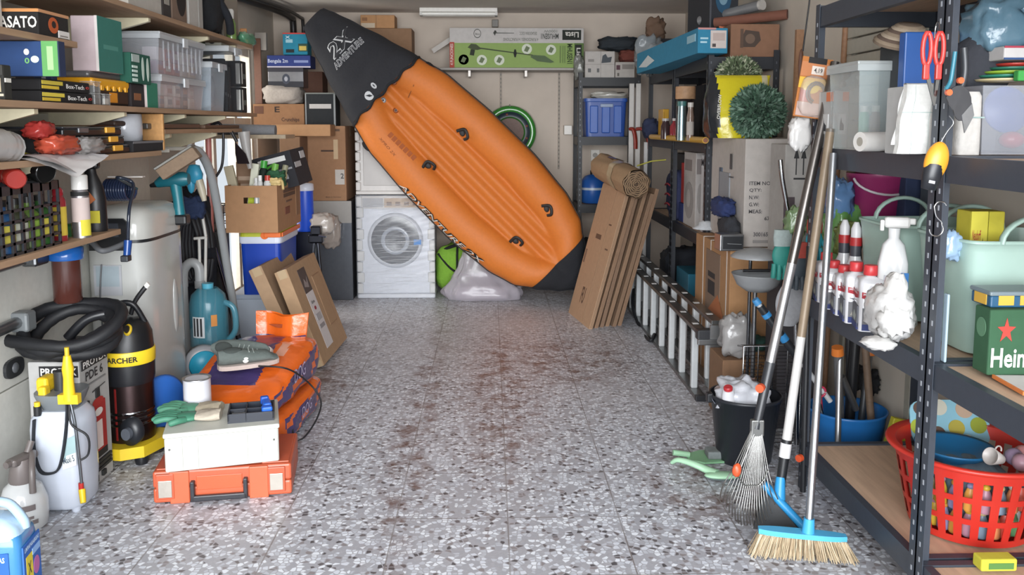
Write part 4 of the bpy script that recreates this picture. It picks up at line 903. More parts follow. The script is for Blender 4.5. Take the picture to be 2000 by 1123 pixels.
# ---- stack of sacks
def sack(name, label, c, w_, d_, h_, rz, seed, flap=False):
    t = thing(name, label, 'sack', c, rz)
    om, pm, pk = Mt(('#d9621f', 'film')), Mt(('#453a68', 'film')), Mt(('#dba089', 'film'))
    b = MB().use(om, True); nu, nv = 110, 64; b.mats += [pm, pk]
    b.ell((0, 0, h_ / 2), (w_ / 2, d_ / 2, h_ / 2), nu, nv, .0, 3, seed, .38)
    # crinkle + pattern per face
    vs = []
    for p in b.v:
        v = Vector(p); n_ = noise.noise(v * 14 + Vector((seed, 0, 0))) * .012 + noise.noise(v * 40) * .004
        v = v + (v - Vector((0, 0, h_ / 2))).normalized() * n_
        if flap: v.z *= .52 + .48 * min(1, max(0, (v.y / d_ + .5) / .62))
        vs.append(tuple(v))
    zz_ = [p[2] / (.52 + .48 * min(1, max(0, (p[1] / d_ + .5) / .62))) if flap else p[2] for p in vs]; b.v = vs
    for i, f in enumerate(b.f):
        x = sum(b.v[k][0] for k in f) / len(f) / w_; y = sum(b.v[k][1] for k in f) / len(f) / d_; z = sum(zz_[k] for k in f) / len(f) / h_
        top = z > .72
        band = (abs(x + .10 + .15 * y) < .27 and -.36 < y < .40 and top) or (x > .28 and .10 < z < .80 and -.42 < y < .44 and not (abs((y + .10 - (z - .45) * .5 + .5) % .34 - .17) < .04)) or z < .16
        b.m[i] = 1 if band else 0
        if top and .18 < x < .30 and .02 < y < .22: b.m[i] = 2
    b.build('sack_body', t)
    text_on('DOG', frame((0, 1, 0), (0, 0, 1), (1, 0, 0), (w_ / 2 + .001, -.12, h_ * .42)), .16, h_ * .32, ('#b8aac8', 'paper'), t, z=.004, bold=0)
    if flap:
        b = MB().use(om, True)
        def fl(u, v):
            x = (u - .5) * w_ * (.56 + .08 * v); z = h_ * .55 + .17 * v + .02 * v * abs(u - .5) * 2; y = d_ * .44 + .02 * math.sin(u * 7) + .04 * v + .02 * math.cos(u * 3.1) * v
            return (x, y, z)
        b.surf(fl, 18, 8); b.surf(lambda u, v: (fl(1 - u, v)[0], fl(1 - u, v)[1] + .012 + .03 * math.sin(u * 3.14), fl(1 - u, v)[2]), 18, 8)
        b.build('top_flap', t)
        b = MB().use(pm, True); b.surf(lambda u, v: (fl(u, v * .42)[0], fl(u, v * .42)[1] - .004, fl(u, v * .42)[2]), 18, 4); b.build('purple_band', t)
        b = mb(('#8c3a14', 'film'), True); b.prism([(-.06 + .12 * k / 10, .018 * math.sin(math.pi * k / 10) * -1) for k in range(11)], .003, frame((1, 0, 0), (0, .2, 1), (0, -1, 0), (0, fl(.5, .78)[1] - .004, fl(.5, .78)[2]))); b.build('carry_slot', t)
    return t
sack('dog_food_sack', 'purple and orange plastic sack at the bottom of the pile', (-1.09, 3.94, 0), .46, .72, .16, R(-3), 1)
sack('dog_food_sack', 'purple and orange plastic sack on top of the pile with its flap standing up', (-1.10, 3.92, .155), .44, .78, .20, R(-5), 5, True)
# trainers on the sack
zs = .322
def shoe(label, loc, rz, roll):
    t = thing('trainer_shoe', label, 'shoe', loc, 0, None, (roll, 0, rz))
    b = mb(('#59615e', 'cloth'), True); rings = []
    for k in range(13):
        f = k / 12; x = -.13 + .26 * f
        hw_ = .032 + .014 * math.sin(f * math.pi * .9 + .2); top = .085 - .045 * max(0, (f - .35)) ** .7 if f > .35 else .085; top = max(.045 - .03 * max(0, f - .9) * 10, top - .02 * (f > .9))
        if k in (0, 12): hw_ *= .55
        rings.append([(x, hw_ * math.cos(2 * math.pi * j / 16), .018 + (top - .018) * (.5 + .5 * math.sin(2 * math.pi * j / 16))) for j in range(16)])
    loft(b, rings); b.build('upper', t)
    b = mb(('#b3a59e', 'rubber'), True); b.prism([(-.132 + .27 * (.5 - .5 * math.cos(math.pi * k / 14)), .040 * math.sin(math.pi * k / 14) ** .5) for k in range(15)] + [(.138 - .27 * (.5 - .5 * math.cos(math.pi * k / 14)), -.040 * math.sin(math.pi * k / 14) ** .5) for k in range(1, 14)], .02); b.build('sole', t)
    b = mb(('#3a403e', 'cloth'), True); b.ell((-.07, 0, .078), (.045, .026, .014)); b.build('opening', t)
    for k in range(4): mb(('#8b938f', 'cloth'), True).tube([(.0 + .02 * k, -.02, .072 - .006 * k), (.005 + .02 * k, .02, .074 - .006 * k)], .003, 6).build('lace', t)
    mb(('#c9ccc8', 'paper'), True).ell((-.02, -.043, .045), (.014, .003, .014)).build('round_badge', t)
    return t
q = P(476, 690, Z=zs + .05)
shoe('grey mottled trainer lying on its side on the top sack', (q.x - .01, q.y + .06, zs + .04), R(-12), R(62))
shoe('second grey trainer lying on the top sack in front of the other', (q.x + .04, q.y - .08, zs + .018), R(30), R(10))
# cable
t = thing('power_cable', 'thin black cable looping from the top sack down to the floor', 'cable', (-.9, 3.85, 0))
pts = [P(505, 715, Z=.35), P(560, 720, Z=.34), P(600, 745, X=-.86), P(626, 780, X=-.80), P(620, 815, X=-.80), P(596, 852, Z=.01), P(575, 862, Z=.006), P(572, 840, X=-.85)]
b = mb(('#19191c', 'rubber'), True); b.tube([p - t.location for p in bez(pts, 8)], .004, 7); b.build('cable', t)
# ---- two flat cartons leaning
def leaning_carton(label, bl, br, ln, th, h_, lean, col, pr, aim=0):
    """thickness th along X at the near end, length ln along Y, leaning towards -X by lean (deg)"""
    a = aim
    t = thing('flat_carton', label, 'carton', ((bl[0] + br[0]) / 2, (bl[1] + br[1]) / 2, 0), 0)
    t.matrix_world = Matrix.Translation(Vector(bl)) @ Matrix.Rotation(a, 4, 'Z') @ Matrix.Rotation(-lean, 4, 'Y') @ Matrix.Translation((th / 2, ln / 2, 0))
    mb((col, 'card')).box((-th / 2, -ln / 2, 0), (th / 2, ln / 2, h_), bev=.003).build('body', t)
    mb(('#b09a7c', 'gloss')).box((-.02, -ln / 2 - .001, h_ - .05), (.03, -ln / 2 + .04, h_ + .001)).build('tape', t)
    mb(('#b09a7c', 'gloss')).box((-.02, -ln / 2 - .001, -.0), (.03, -ln / 2 + .02, .04)).build('tape', t)
    prints(t, faces(th, ln, h_), pr); return t
bl = P(610, 722, Z=0); br = P(636, 713, Z=0); far = P(680, 660, Z=0)
ln = (far - br).length; AIM = math.atan2((far - br).y, (far - br).x) - math.pi / 2
leaning_carton('flat brown carton with a white label strip, leaning in front of the other', bl, br, ln, .075, .60, R(20), '#a58768',
    [('R', .26, .10, .50, .68, '#c9c4c4'), ('R', .26, .68, .50, .93, '#4d4340'), ('R', .30, .72, .46, .85, '#8c8280', [(0, .2), (.3, .8), (.6, .4), (1, .9), (.8, 0)]), ('R', .32, .56, .42, .59, '#2c2c30', 'Eris'), ('R', .34, .49, .40, .53, '#8c2f3a', 'O'), ('R', .3, .30, .46, .34, '#8d8a8c'), ('R', .3, .38, .46, .45, '#a3a0a2'), ('R', .62, .25, .88, .80, '#8e6f54'), ('R', .63, .26, .87, .79, '#a08263')], aim=AIM)
leaning_carton('plain flat brown carton leaning on the blue cooler behind the labelled one', bl + Vector((-.12, .04, 0)), br + Vector((-.12, .04, 0)), ln * .95, .08, .62, R(23), '#9f8367', [('L', .2, .5, .5, .6, '#7a624a')], aim=AIM)
# ---- cooler on a white chest
bx('white_chest', 'white plastic chest standing under the blue cooler', 'chest', (-1.60, 5.22, 0), (-1.31, 5.70, .365), '#b7c0cc', 'plastic', lid=(.03, '#aab4c2'), part='body')
cx0, cx1, cy0_, cy1_ = pxx(458, 5.2), pxx(541, 5.2), 5.20, 5.68
t = thing('cool_box', 'bright blue cool box with white rim and orange handle on the white chest', 'cool box', ((cx0 + cx1) / 2, (cy0_ + cy1_) / 2, .3655)); w2, d2_ = (cx1 - cx0) / 2, (cy1_ - cy0_) / 2
b = mb('#1740a8', True); loft(b, [rprof(w2 * .92, d2_ * .94, 0, 40, .16), rprof(w2 * .98, d2_ * .98, .33, 40, .16)], False); b.build('tub', t)
b = mb('#d2d8e6', True); loft(b, [rprof(w2 * 1.03, d2_ * 1.02, .32, 40, .18), rprof(w2 * 1.05, d2_ * 1.03, .328, 40, .18), rprof(w2 * 1.05, d2_ * 1.03, .362, 40, .18)], False); b.build('rim', t)
b = mb('#b9bf3a', True); loft(b, [rprof(w2 * 1.02, d2_ * 1.01, .362, 40, .18), rprof(w2 * 1.0, d2_ * 1.0, .395, 40, .18)], False); b.build('lid', t)
b = mb('#df6d2c', True); b.tube([(w2 * .28, -d2_ * 1.05, .372), (w2 * .28, -d2_ * 1.0 - .02, .372)], .024, 16); b.box((w2 * .25, -d2_ * 1.05 - .012, .36), (w2 * 1.06, -d2_ * 1.05, .39), bev=.004); b.box((w2 * 1.04, -d2_ * 1.0, .36), (w2 * 1.06 + .008, d2_, .388), bev=.004); b.build('handle', t)
CT = .3655 + .396
# open carton on top
W_ = pxx(537, 5.12) - pxx(434, 5.12); Hc = P(500, 363, Y=5.12).z - CT
ox, oy = (pxx(537, 5.12) + pxx(434, 5.12)) / 2, 5.12 + .31
t = thing('open_carton', 'open brown carton crammed with sprays and tubes on top of the cool box', 'carton', (ox, oy, CT + .0005)); w2, d2_ = W_ / 2, .31
b = mb(('#a77f5c', 'card'))
b.box((-w2, -d2_, 0), (w2, d2_, .006)); b.box((-w2, d2_ - .006, .006), (w2, d2_, Hc)); b.box((-w2, -d2_ + .006, .006), (-w2 + .006, d2_ - .006, Hc)); b.box((w2 - .006, -d2_ + .006, .006), (w2, d2_ - .006, Hc))
hy = Hc * .70
b.box((-w2, -d2_, .006), (w2, -d2_ + .006, hy - .022)); b.box((-w2, -d2_, hy + .014), (w2, -d2_ + .006, Hc)); b.box((-w2, -d2_, hy - .022), (-.045, -d2_ + .006, hy + .014)); b.box((.05, -d2_, hy - .022), (w2, -d2_ + .006, hy + .014))
b.build('body', t)
prints(t, faces(W_, .62, Hc), [('R', .25, .80, .75, .90, '#5d4636'), ('R', .25, .70, .75, .78, '#5d4636'), ('R', .35, .58, .6, .62, '#6b5140'), ('R', .30, .32, .5, .48, '#7c4a38'), ('R', .78, .2, .95, .85, '#8a6a4e')])
top = Hc
def in_c(x, y, z): return (ox + x, oy + y, CT + z)
def rod(name, label, cat, p0, p1, r, col, kind='gloss', cap=None, group=None):
    d = Vector(p1) - Vector(p0); M_ = Matrix.Translation(Vector(p0)) @ d.to_track_quat('Z', 'Y').to_matrix().to_4x4(); t = thing(name, label, cat, M=M_, group=group); L_ = d.length
    mb((col, kind), True).lathe([(r, 0), (r, L_ * .8), (r * .7, L_ * .86)]).build('body', t)
    mb((cap or '#d5d5d2', 'plastic'), True).lathe([(r * .75, L_ * .86), (r * .75, L_)]).build('cap', t)
    return t
rod('spray_can', 'green topped dark spray can sticking out of the open carton', 'can', in_c(.0, -.15, .1), in_c(.03, -.10, top + .14), .028, '#1f2a26', cap='#3f9a3c')
rod('spray_can', 'grey and green spray can leaning in the open carton', 'can', in_c(.06, -.17, .1), in_c(.10, -.10, top + .12), .028, '#5e7370', cap='#6ca64a')
rod('sealant_tube', 'beige sealant tube leaning in the open carton', 'tube', in_c(.09, -.13, .1), in_c(.15, -.05, top + .11), .024, '#b8a77e', cap='#8a8870')
rod('white_tube', 'small white bottle standing at the front of the open carton', 'bottle', in_c(.045, -.27, .12), in_c(.045, -.265, top + .06), .016, '#c9cac8', cap='#e0e0de')
rod('white_tube', 'white bottle with a red cap at the front of the open carton', 'bottle', in_c(.085, -.27, .12), in_c(.09, -.265, top + .06), .022, '#c9cac8', cap='#b3382c')
rod('white_tube', 'short white bottle beside the red capped one in the open carton', 'bottle', in_c(.02, -.26, .12), in_c(.018, -.255, top + .045), .014, '#d2d2d0', cap='#cfcfcd')
bx('leaflet', 'white and lime green packet standing upright in the open carton', 'packet', in_c(-.065, -.2, .1), in_c(-.02, -.17, top + .13), '#cfd0be', 'paper', pr=[('F', .1, .1, .9, .35, '#c3cf3a')], rot=(0, R(8), 0))
bx('leaflet', 'cream packet leaning at the near corner inside the open carton', 'packet', in_c(-.13, -.2, .1), in_c(-.075, -.17, top + .12), '#b5ab92', 'paper', rot=(0, R(-12), 0))
crumple('rubber_glove', 'pale yellow rubber glove draped over the edge of the open carton', 'glove', in_c(.135, -.25, top + .02), (.035, .03, .022), '#cbb27a', 'rubber', amp=.5)
mb(('#cbb27a', 'rubber'), True).tube(bez([(0, 0, .02), (.04, -.02, .03), (.055, -.05, -.02)], 5), .008, 8).build('finger', bpy.data.objects['rubber_glove'])
bx('striped_book', 'brown striped box with pale print at the side of the open carton', 'box', in_c(-w2 - .03 + .01, .0, .05), in_c(-.06, .12, top + .13), '#8a6e58', pr=[('F', .1, .55, .9, .62, '#b59d88'), ('F', .1, .68, .9, .75, '#b59d88'), ('F', .1, .4, .9, .48, '#b59d88')])
t = bx('black_carton', 'black carton with white and yellow lettering sticking out of the open carton', 'carton', in_c(-.01, -.02, top - .04), in_c(.25, .24, top + .19), '#25252a', rot=(R(4), R(-14), R(-8)),
   pr=[('F', .15, .76, .85, .9, '#d2d2d0'), ('F', .1, .2, .2, .3, '#c9c43a', 'O'), ('F', .25, .5, .95, .55, '#8d8d90'), ('F', .4, .25, .8, .38, '#9a9a9a'), ('R', .1, .5, .5, .65, '#a9a9aa'), ('R', .6, .7, .9, .9, '#b5b5b6')])
rod('green_brush', 'bright green handled tool sticking out above the black carton', 'tool', in_c(-.02, .0, top + .06), in_c(.10, -.02, top + .135), .013, '#4c9a3a', cap='#5fb04a')
crumple('green_cloth', 'dark green cloth bunched against the black carton', 'cloth', in_c(.11, -.12, top + .03), (.05, .05, .045), '#2c5a3c', 'cloth', amp=.5)
# blue jug behind
q = P(597, 437, Y=5.95); zt_ = P(597, 358, Y=5.95).z
t = thing('drink_cooler', 'blue insulated drink jug with a white lid beside the open carton', 'jug', (q.x, 5.95, q.z - .05)); hj = zt_ - q.z + .05
mb('#1c47b4', True).lathe([(.055, 0), (.06, .01), (.056, hj - .05)], n=28).build('jug_body', t); mb('#c5cad6', True).lathe([(.06, hj - .05), (.062, hj - .045), (.06, hj - .005), (.05, hj)], n=28).build('lid', t)
bx('jug_stand', 'dark stool box beneath the blue drink jug', 'box', (q.x - .07, 5.88, 0), (q.x + .07, 6.04, q.z - .05), '#2a2b30', 'metal')
# tripod stand and clutter beside
t = thing('tripod', 'folded black and chrome tripod standing beside the cool box', 'tripod', (pxx(612, 5.85), 5.85, 0))
for k in range(3):
    a = R(90 + k * 120); b = mb(('#3c3e44', 'metal'), True); b.tube([(.07 * math.cos(a), .07 * math.sin(a), 0), (.012 * math.cos(a), .012 * math.sin(a), .62)], .010, 8); b.build('leg', t)
b = mb(('#2a2b30', 'metal')); b.box((-.05, -.03, .6), (.05, .03, .66), bev=.01); b.box((-.03, -.05, .66), (.04, .02, .72), bev=.008); b.build('head', t); mb(('#a9adb5', 'chrome'), True).tube([(.03, -.05, .66), (.08, -.06, .65)], .008).build('crank', t)
crumple('carrier_bag', 'crumpled grey plastic bag bunched on the tripod head', 'bag', (pxx(622, 5.9), 5.95, P(622, 445, Y=5.95).z + .03), (.085, .07, .075), '#a59c94', 'film', amp=.22, seed=4)
crumple('carrier_bag', 'crumpled beige plastic bag hanging against the grey cabinet', 'bag', (pxx(640, 6.765), 6.765, P(642, 452, Y=6.76).z), (.085, .055, .13), '#9d938b', 'film', amp=.22, seed=9)
# ---- grey cabinet, big carton and speaker behind
zc_ = P(650, 393, Y=6.8).z
t = bx('grey_cabinet', 'dark grey metal cabinet with a pale top standing next to the wrapped washing machine', 'cabinet', (-1.62, 6.82, 0), (pxx(683, 6.82), 7.35, zc_), '#66696f', 'metal', pr=[('F', .0, .78, 1, 1, '#9b9894'), ('F', .45, .80, .8, .84, '#4a4a4c', 'ikura')])
zb_ = zc_ + .001
bx('big_carton', 'large brown carton with black tape line standing on the grey cabinet', 'carton', (-1.58, 6.82, zb_), (pxx(674, 6.82), 7.30, P(640, 246, Y=6.82).z), '#9a7456', tape='#8d6c50', group=None,
   pr=[('F', .55, .66, .80, .68, '#3c2a22'), ('F', .78, .56, .86, .82, '#bfa685'), ('F', .80, .22, .97, .42, '#bfb9b2'), ('F', .62, .04, .9, .06, '#5d4636', 'Made in Germany'), ('F', .6, .93, .9, .96, '#5d4636'), ('F', .9, .3, .96, .37, '#4a4a4c', '2')])
zt_ = P(640, 246, Y=6.82).z
t = bx('speaker_box', 'square black speaker shrink wrapped, with a white strip, on the large carton', 'speaker', (pxx(597, 6.84), 6.84, zt_ + .001), (pxx(656, 6.84), 7.05, P(620, 181, Y=6.84).z), '#24272a', 'cloth', pr=[('F', .0, .0, .04, 1, '#8a8d8e'), ('F', .94, .0, 1, 1, '#8a8d8e'), ('F', .0, .96, 1, 1, '#70736f'), ('F', .14, .52, .86, .66, '#b9b5b2')])
bx('round_top_carton', 'reddish brown carton above the shrink wrapped speaker', 'carton', (pxx(590, 7.08), 7.08, zt_ + .001), (pxx(632, 7.08), 7.3, P(610, 140, Y=7.1).z), '#5b3d30')
E0 = P(500, 254, Y=6.82)
bx('flat_brown_carton', 'brown carton with a black printed E and scribbled lettering beside the speaker', 'carton', (-1.87, 6.84, zt_ + .001), (pxx(595, 6.84), 7.1, P(550, 203, Y=6.84).z), '#8d6647',
   pr=[('F', .42, .62, .52, .88, '#2a1d17', 'E'), ('F', .55, .15, .9, .38, '#4a3126', 'Crunchips'), ('F', .02, .55, .2, .9, '#5d3a28')])
z1 = P(550, 203, Y=6.84).z + .001
crumple('white_cushion', 'off white folded cloth lying on the brown carton', 'cloth', (-1.66, 7.0, z1 + .075), (.15, .13, .075), '#aaa199', 'cloth', amp=.2, sq=.5)
z2 = z1 + .16
def fbx(name, label, cat, x0, x1, y0p, y1p, Y, dpt, col, **kw):
    """box whose front face stands at depth Y and covers the pixels x0..x1, y0p(top)..y1p(bottom)"""
    a = P(x0, y1p, Y=Y); c_ = P(x1, y0p, Y=Y)
    return bx(name, label, cat, (a.x, Y, a.z), (c_.x, Y + dpt, P(x1, y0p, Y=Y).z), col, **kw)
t = fbx('projector', 'silver and black electronic unit with a round dial stacked on the white cloth', 'device', 524, 592, 133, 170, 6.9, .2, '#8c8c90', kind='metal', pr=[('F', .0, .0, 1, .3, '#2a2b33'), ('F', .0, .8, 1, 1, '#302f38'), ('F', .4, .15, .62, .7, '#3a3f4c', 'O'), ('F', .46, .3, .56, .56, '#9a9ca5', 'O')])
t = fbx('navy_carton', 'navy blue carton with white lettering on the silver electronic unit', 'carton', 522, 606, 108, 132, 6.9, .2, '#2b3a78', pr=[('F', .02, .3, .48, .7, '#b9c0d6', 'Bengala 2m'), ('F', .62, .4, .95, .6, '#7f8cb8'), ('F', 0, 0, 1, .12, '#b3aebc')])
t = fbx('teal_carton', 'teal carton with small white print standing on the navy carton', 'carton', 553, 600, 64, 107, 6.92, .15, '#24809c', pr=[('F', .0, .94, 1, 1, '#c4403a'), ('F', .1, .74, .3, .86, '#cfe2e8', 'X'), ('F', .12, .55, .4, .7, '#9cc4d0'), ('F', .12, .1, .45, .25, '#1a2226'), ('F', .62, .15, 1, .5, '#2c4a3a'), ('F', .66, .2, .95, .4, '#c9b25a')])
bx('brown_board', 'reddish brown vertical board standing between the black boxes and the navy carton', 'board', (XL + .003, 6.93, z1), (XL + .06, 6.945, P(520, 75, Y=6.94).z), '#6a4636', 'wood')
bx('wall_cup', 'pale grey plastic hanger ring box on the wall above the brown board', 'hanger', (XL + .01, 6.95, 2.0), (XL + .10, 7.0, 2.14), '#a29c95', 'plastic')
# ---- board lying across, brush roll
t = thing('paint_roller_tube', 'grey carpet roll lying level above the open carton', 'roll', (pxx(480, 5.55), 5.55, P(480, 252, Y=5.55).z)); b = mb(('#7c7d80', 'cloth'), True); b.tube([(-.2, 0, 0), (.19, 0, -.01)], .035, 16); b.build('roll_body', t)
b = mb(('#a3937c', 'wood')); b.box((-.34, -.12, -.06), (.28, .14, -.036)); b.build('carrier_board', t)
fbx('flat_cardboard', 'light brown cardboard sheet lying behind the black carton', 'cardboard', 530, 645, 243, 266, 6.55, .2, '#a47c58')
bx('cardboard_prop', 'brown moving carton below the light cardboard sheet', 'carton', (pxx(545, 6.5), 6.5, 0), (pxx(585, 6.5) , 6.77, P(560, 267, Y=6.52).z), '#7a5c44')
# ================================================================ the crowded spot between softener and cool box
def loc_pts(t, pts): return [Vector(p) - t.location for p in pts]
# lower plank under the long shelf, with flat boards on it
wshelf('plain plank shelf below the storage bins, past the shelf with the organiser cases', 1.385, P(322, 240, X=-1.52).y, 5.3, xf=-1.52, br=(4.2, 4.9))
bx('flat_tray', 'flat dark grey tray lying on the plain plank shelf', 'tray', (-1.80, 3.9, 1.386), (-1.54, 4.6, 1.412), '#4f4a45', 'plastic')
bx('brown_board', 'brown veneered board lying on the plank shelf behind the grey tray', 'board', (-1.82, 4.65, 1.386), (-1.53, 5.28, 1.405), '#6b5240', 'wood')
# grey hose with floor brush
t = thing('floor_brush', 'wide wooden floor brush on a bent grey tube, head up beside the shelf end', 'brush', (P(345, 310, Y=4.0).x, 4.0, 0))
a, c_ = P(305, 330, Y=3.92) - t.location, P(378, 284, Y=4.02) - t.location; d = (c_ - a).normalized(); up = Vector((-d.z, 0, d.x)).normalized()
if up.z < 0: up = -up
b = mb(('#9a9b98', 'metal')); Mx = frame(d, Vector((0, 1, 0)), up if d.cross(Vector((0, 1, 0))).dot(up) > 0 else -up, a); b.x = Mx; s_ = 1 if d.cross(Vector((0, 1, 0))).dot(up) > 0 else -1
L_ = (c_ - a).length; b.box((0, -.03, -.006), (L_, .03, .006), bev=.003); b.build('metal_back', t)
b = mb(('#7d6a58', 'cloth')); b.x = Mx; lo_, hi_ = sorted((s_ * -.006, s_ * -.062)); b.box((.0, -.025, lo_), (L_ * .98, .025, hi_), bev=.004); b.build('bristles', t)
pts = bez([P(372, 290, Y=4.03), P(392, 300, Y=4.12), P(410, 335, Y=4.25), P(424, 400, Y=4.4), P(440, 500, Y=4.6), P(455, 590, Y=4.75), P(462, 650, Y=4.9)], 6)
b = mb(('#8f9293', 'plastic'), True); b.tube(loc_pts(t, pts), .0215, 12); b.build('grey_tube', t)
# cordless tools hanging on the wall rail
q = P(335, 372, Y=4.12); t = thing('cordless_drill', 'teal cordless drill hanging above the softener', 'drill', q)
b = mb('#155f6c', True); b.tube([(-.07, 0, .03), (-.03, 0, .05), (.06, .0, .055), (.085, 0, .055)], [.018, .034, .036, .026], 14); b.build('drill_body', t)
b = mb('#1a6a76', True); b.tube([(.02, 0, .04), (.03, 0, -.05), (.035, 0, -.12)], [.028, .024, .026], 12); b.build('grip', t); mb('#16181b').box((-.005, -.035, -.165), (.075, .035, -.115), bev=.01).build('battery', t)
mb('#15181b', True).tube([(-.07, 0, .03), (-.10, 0, .022)], [.016, .008], 12).build('chuck', t)
q = P(380, 340, Y=4.45); t = thing('water_gun', 'light blue and cream hand tool hanging beside the brush tube', 'tool', q)
b = mb('#3a9cc0', True); b.ell((0, 0, 0), (.042, .03, .05), 16, 10, .2, 3); b.ell((-.02, 0, -.05), (.02, .02, .05)); b.build('tool_head', t); b = mb(('#b8b09c', 'plastic'), True); b.tube([(.02, 0, -.03), (.035, 0, -.09), (.045, 0, -.14)], [.022, .02, .012], 10); b.build('cream_grip', t)
crumple('navy_cloth', 'navy cloth hanging below the light blue tool', 'cloth', P(377, 405, Y=4.6), (.06, .04, .055), '#22304f', 'cloth', amp=.5, seed=2)
t = thing('tool_rail', 'slim wall mounted rail with arms that the hand tools hang from', 'rail', (XL + .01, 4.35, 1.22)); mb(('#b7b2a8', 'paint')).box((0, -.35, .05), (.02, .75, .08)).build('rail_bar', t)
for y in (-.23, .08, .25): mb(('#b7b2a8', 'paint')).box((0, y, .055), (.34, y + .008, .07)).build('arm', t)
# dark hoses
t = thing('black_hoses', 'bundle of black hoses hanging in loops behind the white folding frame', 'hose', (P(372, 500, Y=4.7).x, 4.75, P(372, 490, Y=4.7).z))
for k in range(5):
    b = mb(('#1c1d22', 'rubber'), True); b.tube([(.055 * math.cos(s_ * .5) + .012 * (k - 2), .02 * k, (.19 + .01 * k) * math.sin(s_ * .5)) for s_ in range(13)], .013, 8, closed=False); b.build('hose_loop', t)
mb(('#8a8782', 'metal'), True).tube([(0, .0, .17), (XL - t.location.x + .002, 0, .17)], .006, 8).build('wall_hook', t)
crumple('dark_coat', 'dark navy work coat hanging behind the black hoses', 'coat', (P(372, 500, Y=4.95).x, 4.98, .62), (.13, .08, .40), '#1b1f27', 'cloth', amp=.25, seed=3, sq=.7)
# white folding frame
t = thing('folding_rack', 'slim white folding frame standing before the black hoses', 'frame', (P(390, 600, Y=4.62).x, 4.62, 0)); W = lambda px, py, Y=4.62: P(px, py, Y=Y)
for nm, pp in (('upper_bar', [W(386, 404), W(396, 425), W(402, 462)]), ('cross_bar', [W(379, 466), W(404, 464)]), ('leg', [W(389, 466), W(391, 560), W(392, 640)]), ('leg', [W(402, 463), W(401, 560), W(399, 640)])):
    o = mb('#b9b7b2', True).tube(loc_pts(t, pp), .0085, 8).build(nm, t)
for px in (391, 399): mb('#b9b7b2', True).tube(loc_pts(t, [W(px, 640), Vector((W(px, 640).x, 4.62, .0))]), .0085, 8).build('leg', t)
# long poles and sticks
def stick(name, label, cat, p0, p1, r, col, kind='plastic', tip=None):
    t = thing(name, label, cat, p0); mb((col, kind), True).tube([(0, 0, 0), Vector(p1) - t.location], r, 10).build('shaft', t)
    if tip: d = Vector(p1) - t.location; mb(tip, True).tube([d, d * 1.04], r * 1.3, 10).build('tip', t)
    return t
def foot(px, Y): return Vector((pxx(px, Y), Y, .001))
stick('salmon_pole', 'salmon pink pole standing upright between hoses and window', 'pole', foot(402, 5.05), P(406, 245, Y=5.05), .017, '#b8726c', 'plastic', '#c9857c')
stick('chrome_pole', 'chrome walking pole slanting in front of the window', 'pole', foot(462, 5.12), P(404, 430, Y=5.0), .011, '#9a9ca2', 'chrome', '#222327')
stick('black_pole', 'black ski pole slanting beside the chrome one', 'pole', foot(456, 5.16), P(412, 455, Y=5.1), .010, '#24262c', 'plastic', '#2c2e33')
stick('brown_batten', 'brown wooden batten standing against the window frame', 'batten', foot(418, 5.35), P(412, 330, Y=5.35), .02, '#6d5442', 'wood')
t = thing('black_hook_cable', 'black cable hook curling over in front of the bright window', 'cable', P(428, 320, Y=5.0)); mb('#1c1c20', True).tube(loc_pts(t, bez([P(412, 245, Y=5.0), P(428, 240, Y=5.0), P(436, 262, Y=5.0), P(434, 320, Y=5.0), P(422, 345, Y=5.0)], 6)), .008, 8).build('cable', t)
t = thing('hand_trowel', 'dark steel trowel with a reddish print hanging before the window', 'trowel', P(470, 300, Y=5.1)); b = mb(('#2a2224', 'metal')); b.prism([(-.03, .07), (.03, .0), (.05, -.06), (-.02, -.06), (-.03, 0)], .006, frame((1, 0, 0), (0, 0, 1), (0, -1, 0), (0, 0, 0))); b.build('blade', t); mb('#1c1d20', True).tube([(-.02, 0, .07), (-.05, 0, .13)], .01).build('grip', t)
t = thing('white_funnel', 'pale grey tapering tube hanging point down before the window', 'funnel', P(478, 300, Y=5.15)); b = mb('#a09d9a', True); b.tube([(0, 0, .13), (.01, 0, .04), (.03, 0, -.09)], [.035, .028, .012], 14); b.build('funnel_body', t)
t = thing('wire_basket', 'dark wire basket with handles standing before the window behind the open carton', 'basket', (P(425, 400, Y=5.2).x, 5.28, .76)); b = mb('#1f2024', True)
for z in (0, .05, .1, .16): b.tube([(-.08, -.06, z), (.08, -.06, z), (.08, .06, z), (-.08, .06, z)], .004, 6, closed=True)
b.build('wire_rings', t); b = mb('#1f2024', True)
for k in range(7): b.tube([(-.08 + .027 * k, -.06, 0), (-.08 + .027 * k, -.06, .16)], .003, 6)
b.build('wire_uprights', t)
bx('side_stool', 'slim dark stool carrying the wire basket', 'stool', (P(425, 400, Y=5.2).x - .075, 5.215, 0), (P(425, 400, Y=5.2).x + .02, 5.345, .758), '#33302f', 'wood')
# big teal water bottle
Yb = 4.46; xb = P(408, 620, Y=Yb).x; zb_ = .06
t = thing('water_bottle', 'large translucent teal water bottle with a moulded handle and barcode', 'bottle', (xb, Yb, zb_))
zt = P(408, 562, Y=Yb).z - zb_
TE = ('#4a8a9c', 'gloss', .5)
b = mb(TE, True); b.lathe([(.085, 0), (.095, .01), (.098, .09), (.09, .10), (.098, .115), (.10, .16), (.088, .175), (.098, .19), (.098, zt * .82), (.085, zt * .93), (.05, zt)], n=36); b.build('bottle_body', t)
b = mb(TE, True); b.tube(bez([(.085, -.01, zt * .85), (.135, -.01, zt * .78), (.14, -.01, zt * .55), (.095, -.01, zt * .42)], 6), .016, 10); b.build('handle', t)
b = mb('#4f9fb6', True); b.lathe([(.028, zt - .005), (.03, zt + .025)], n=20); b.build('neck', t)
b = mb(('#b5b8ba', 'paper')); 
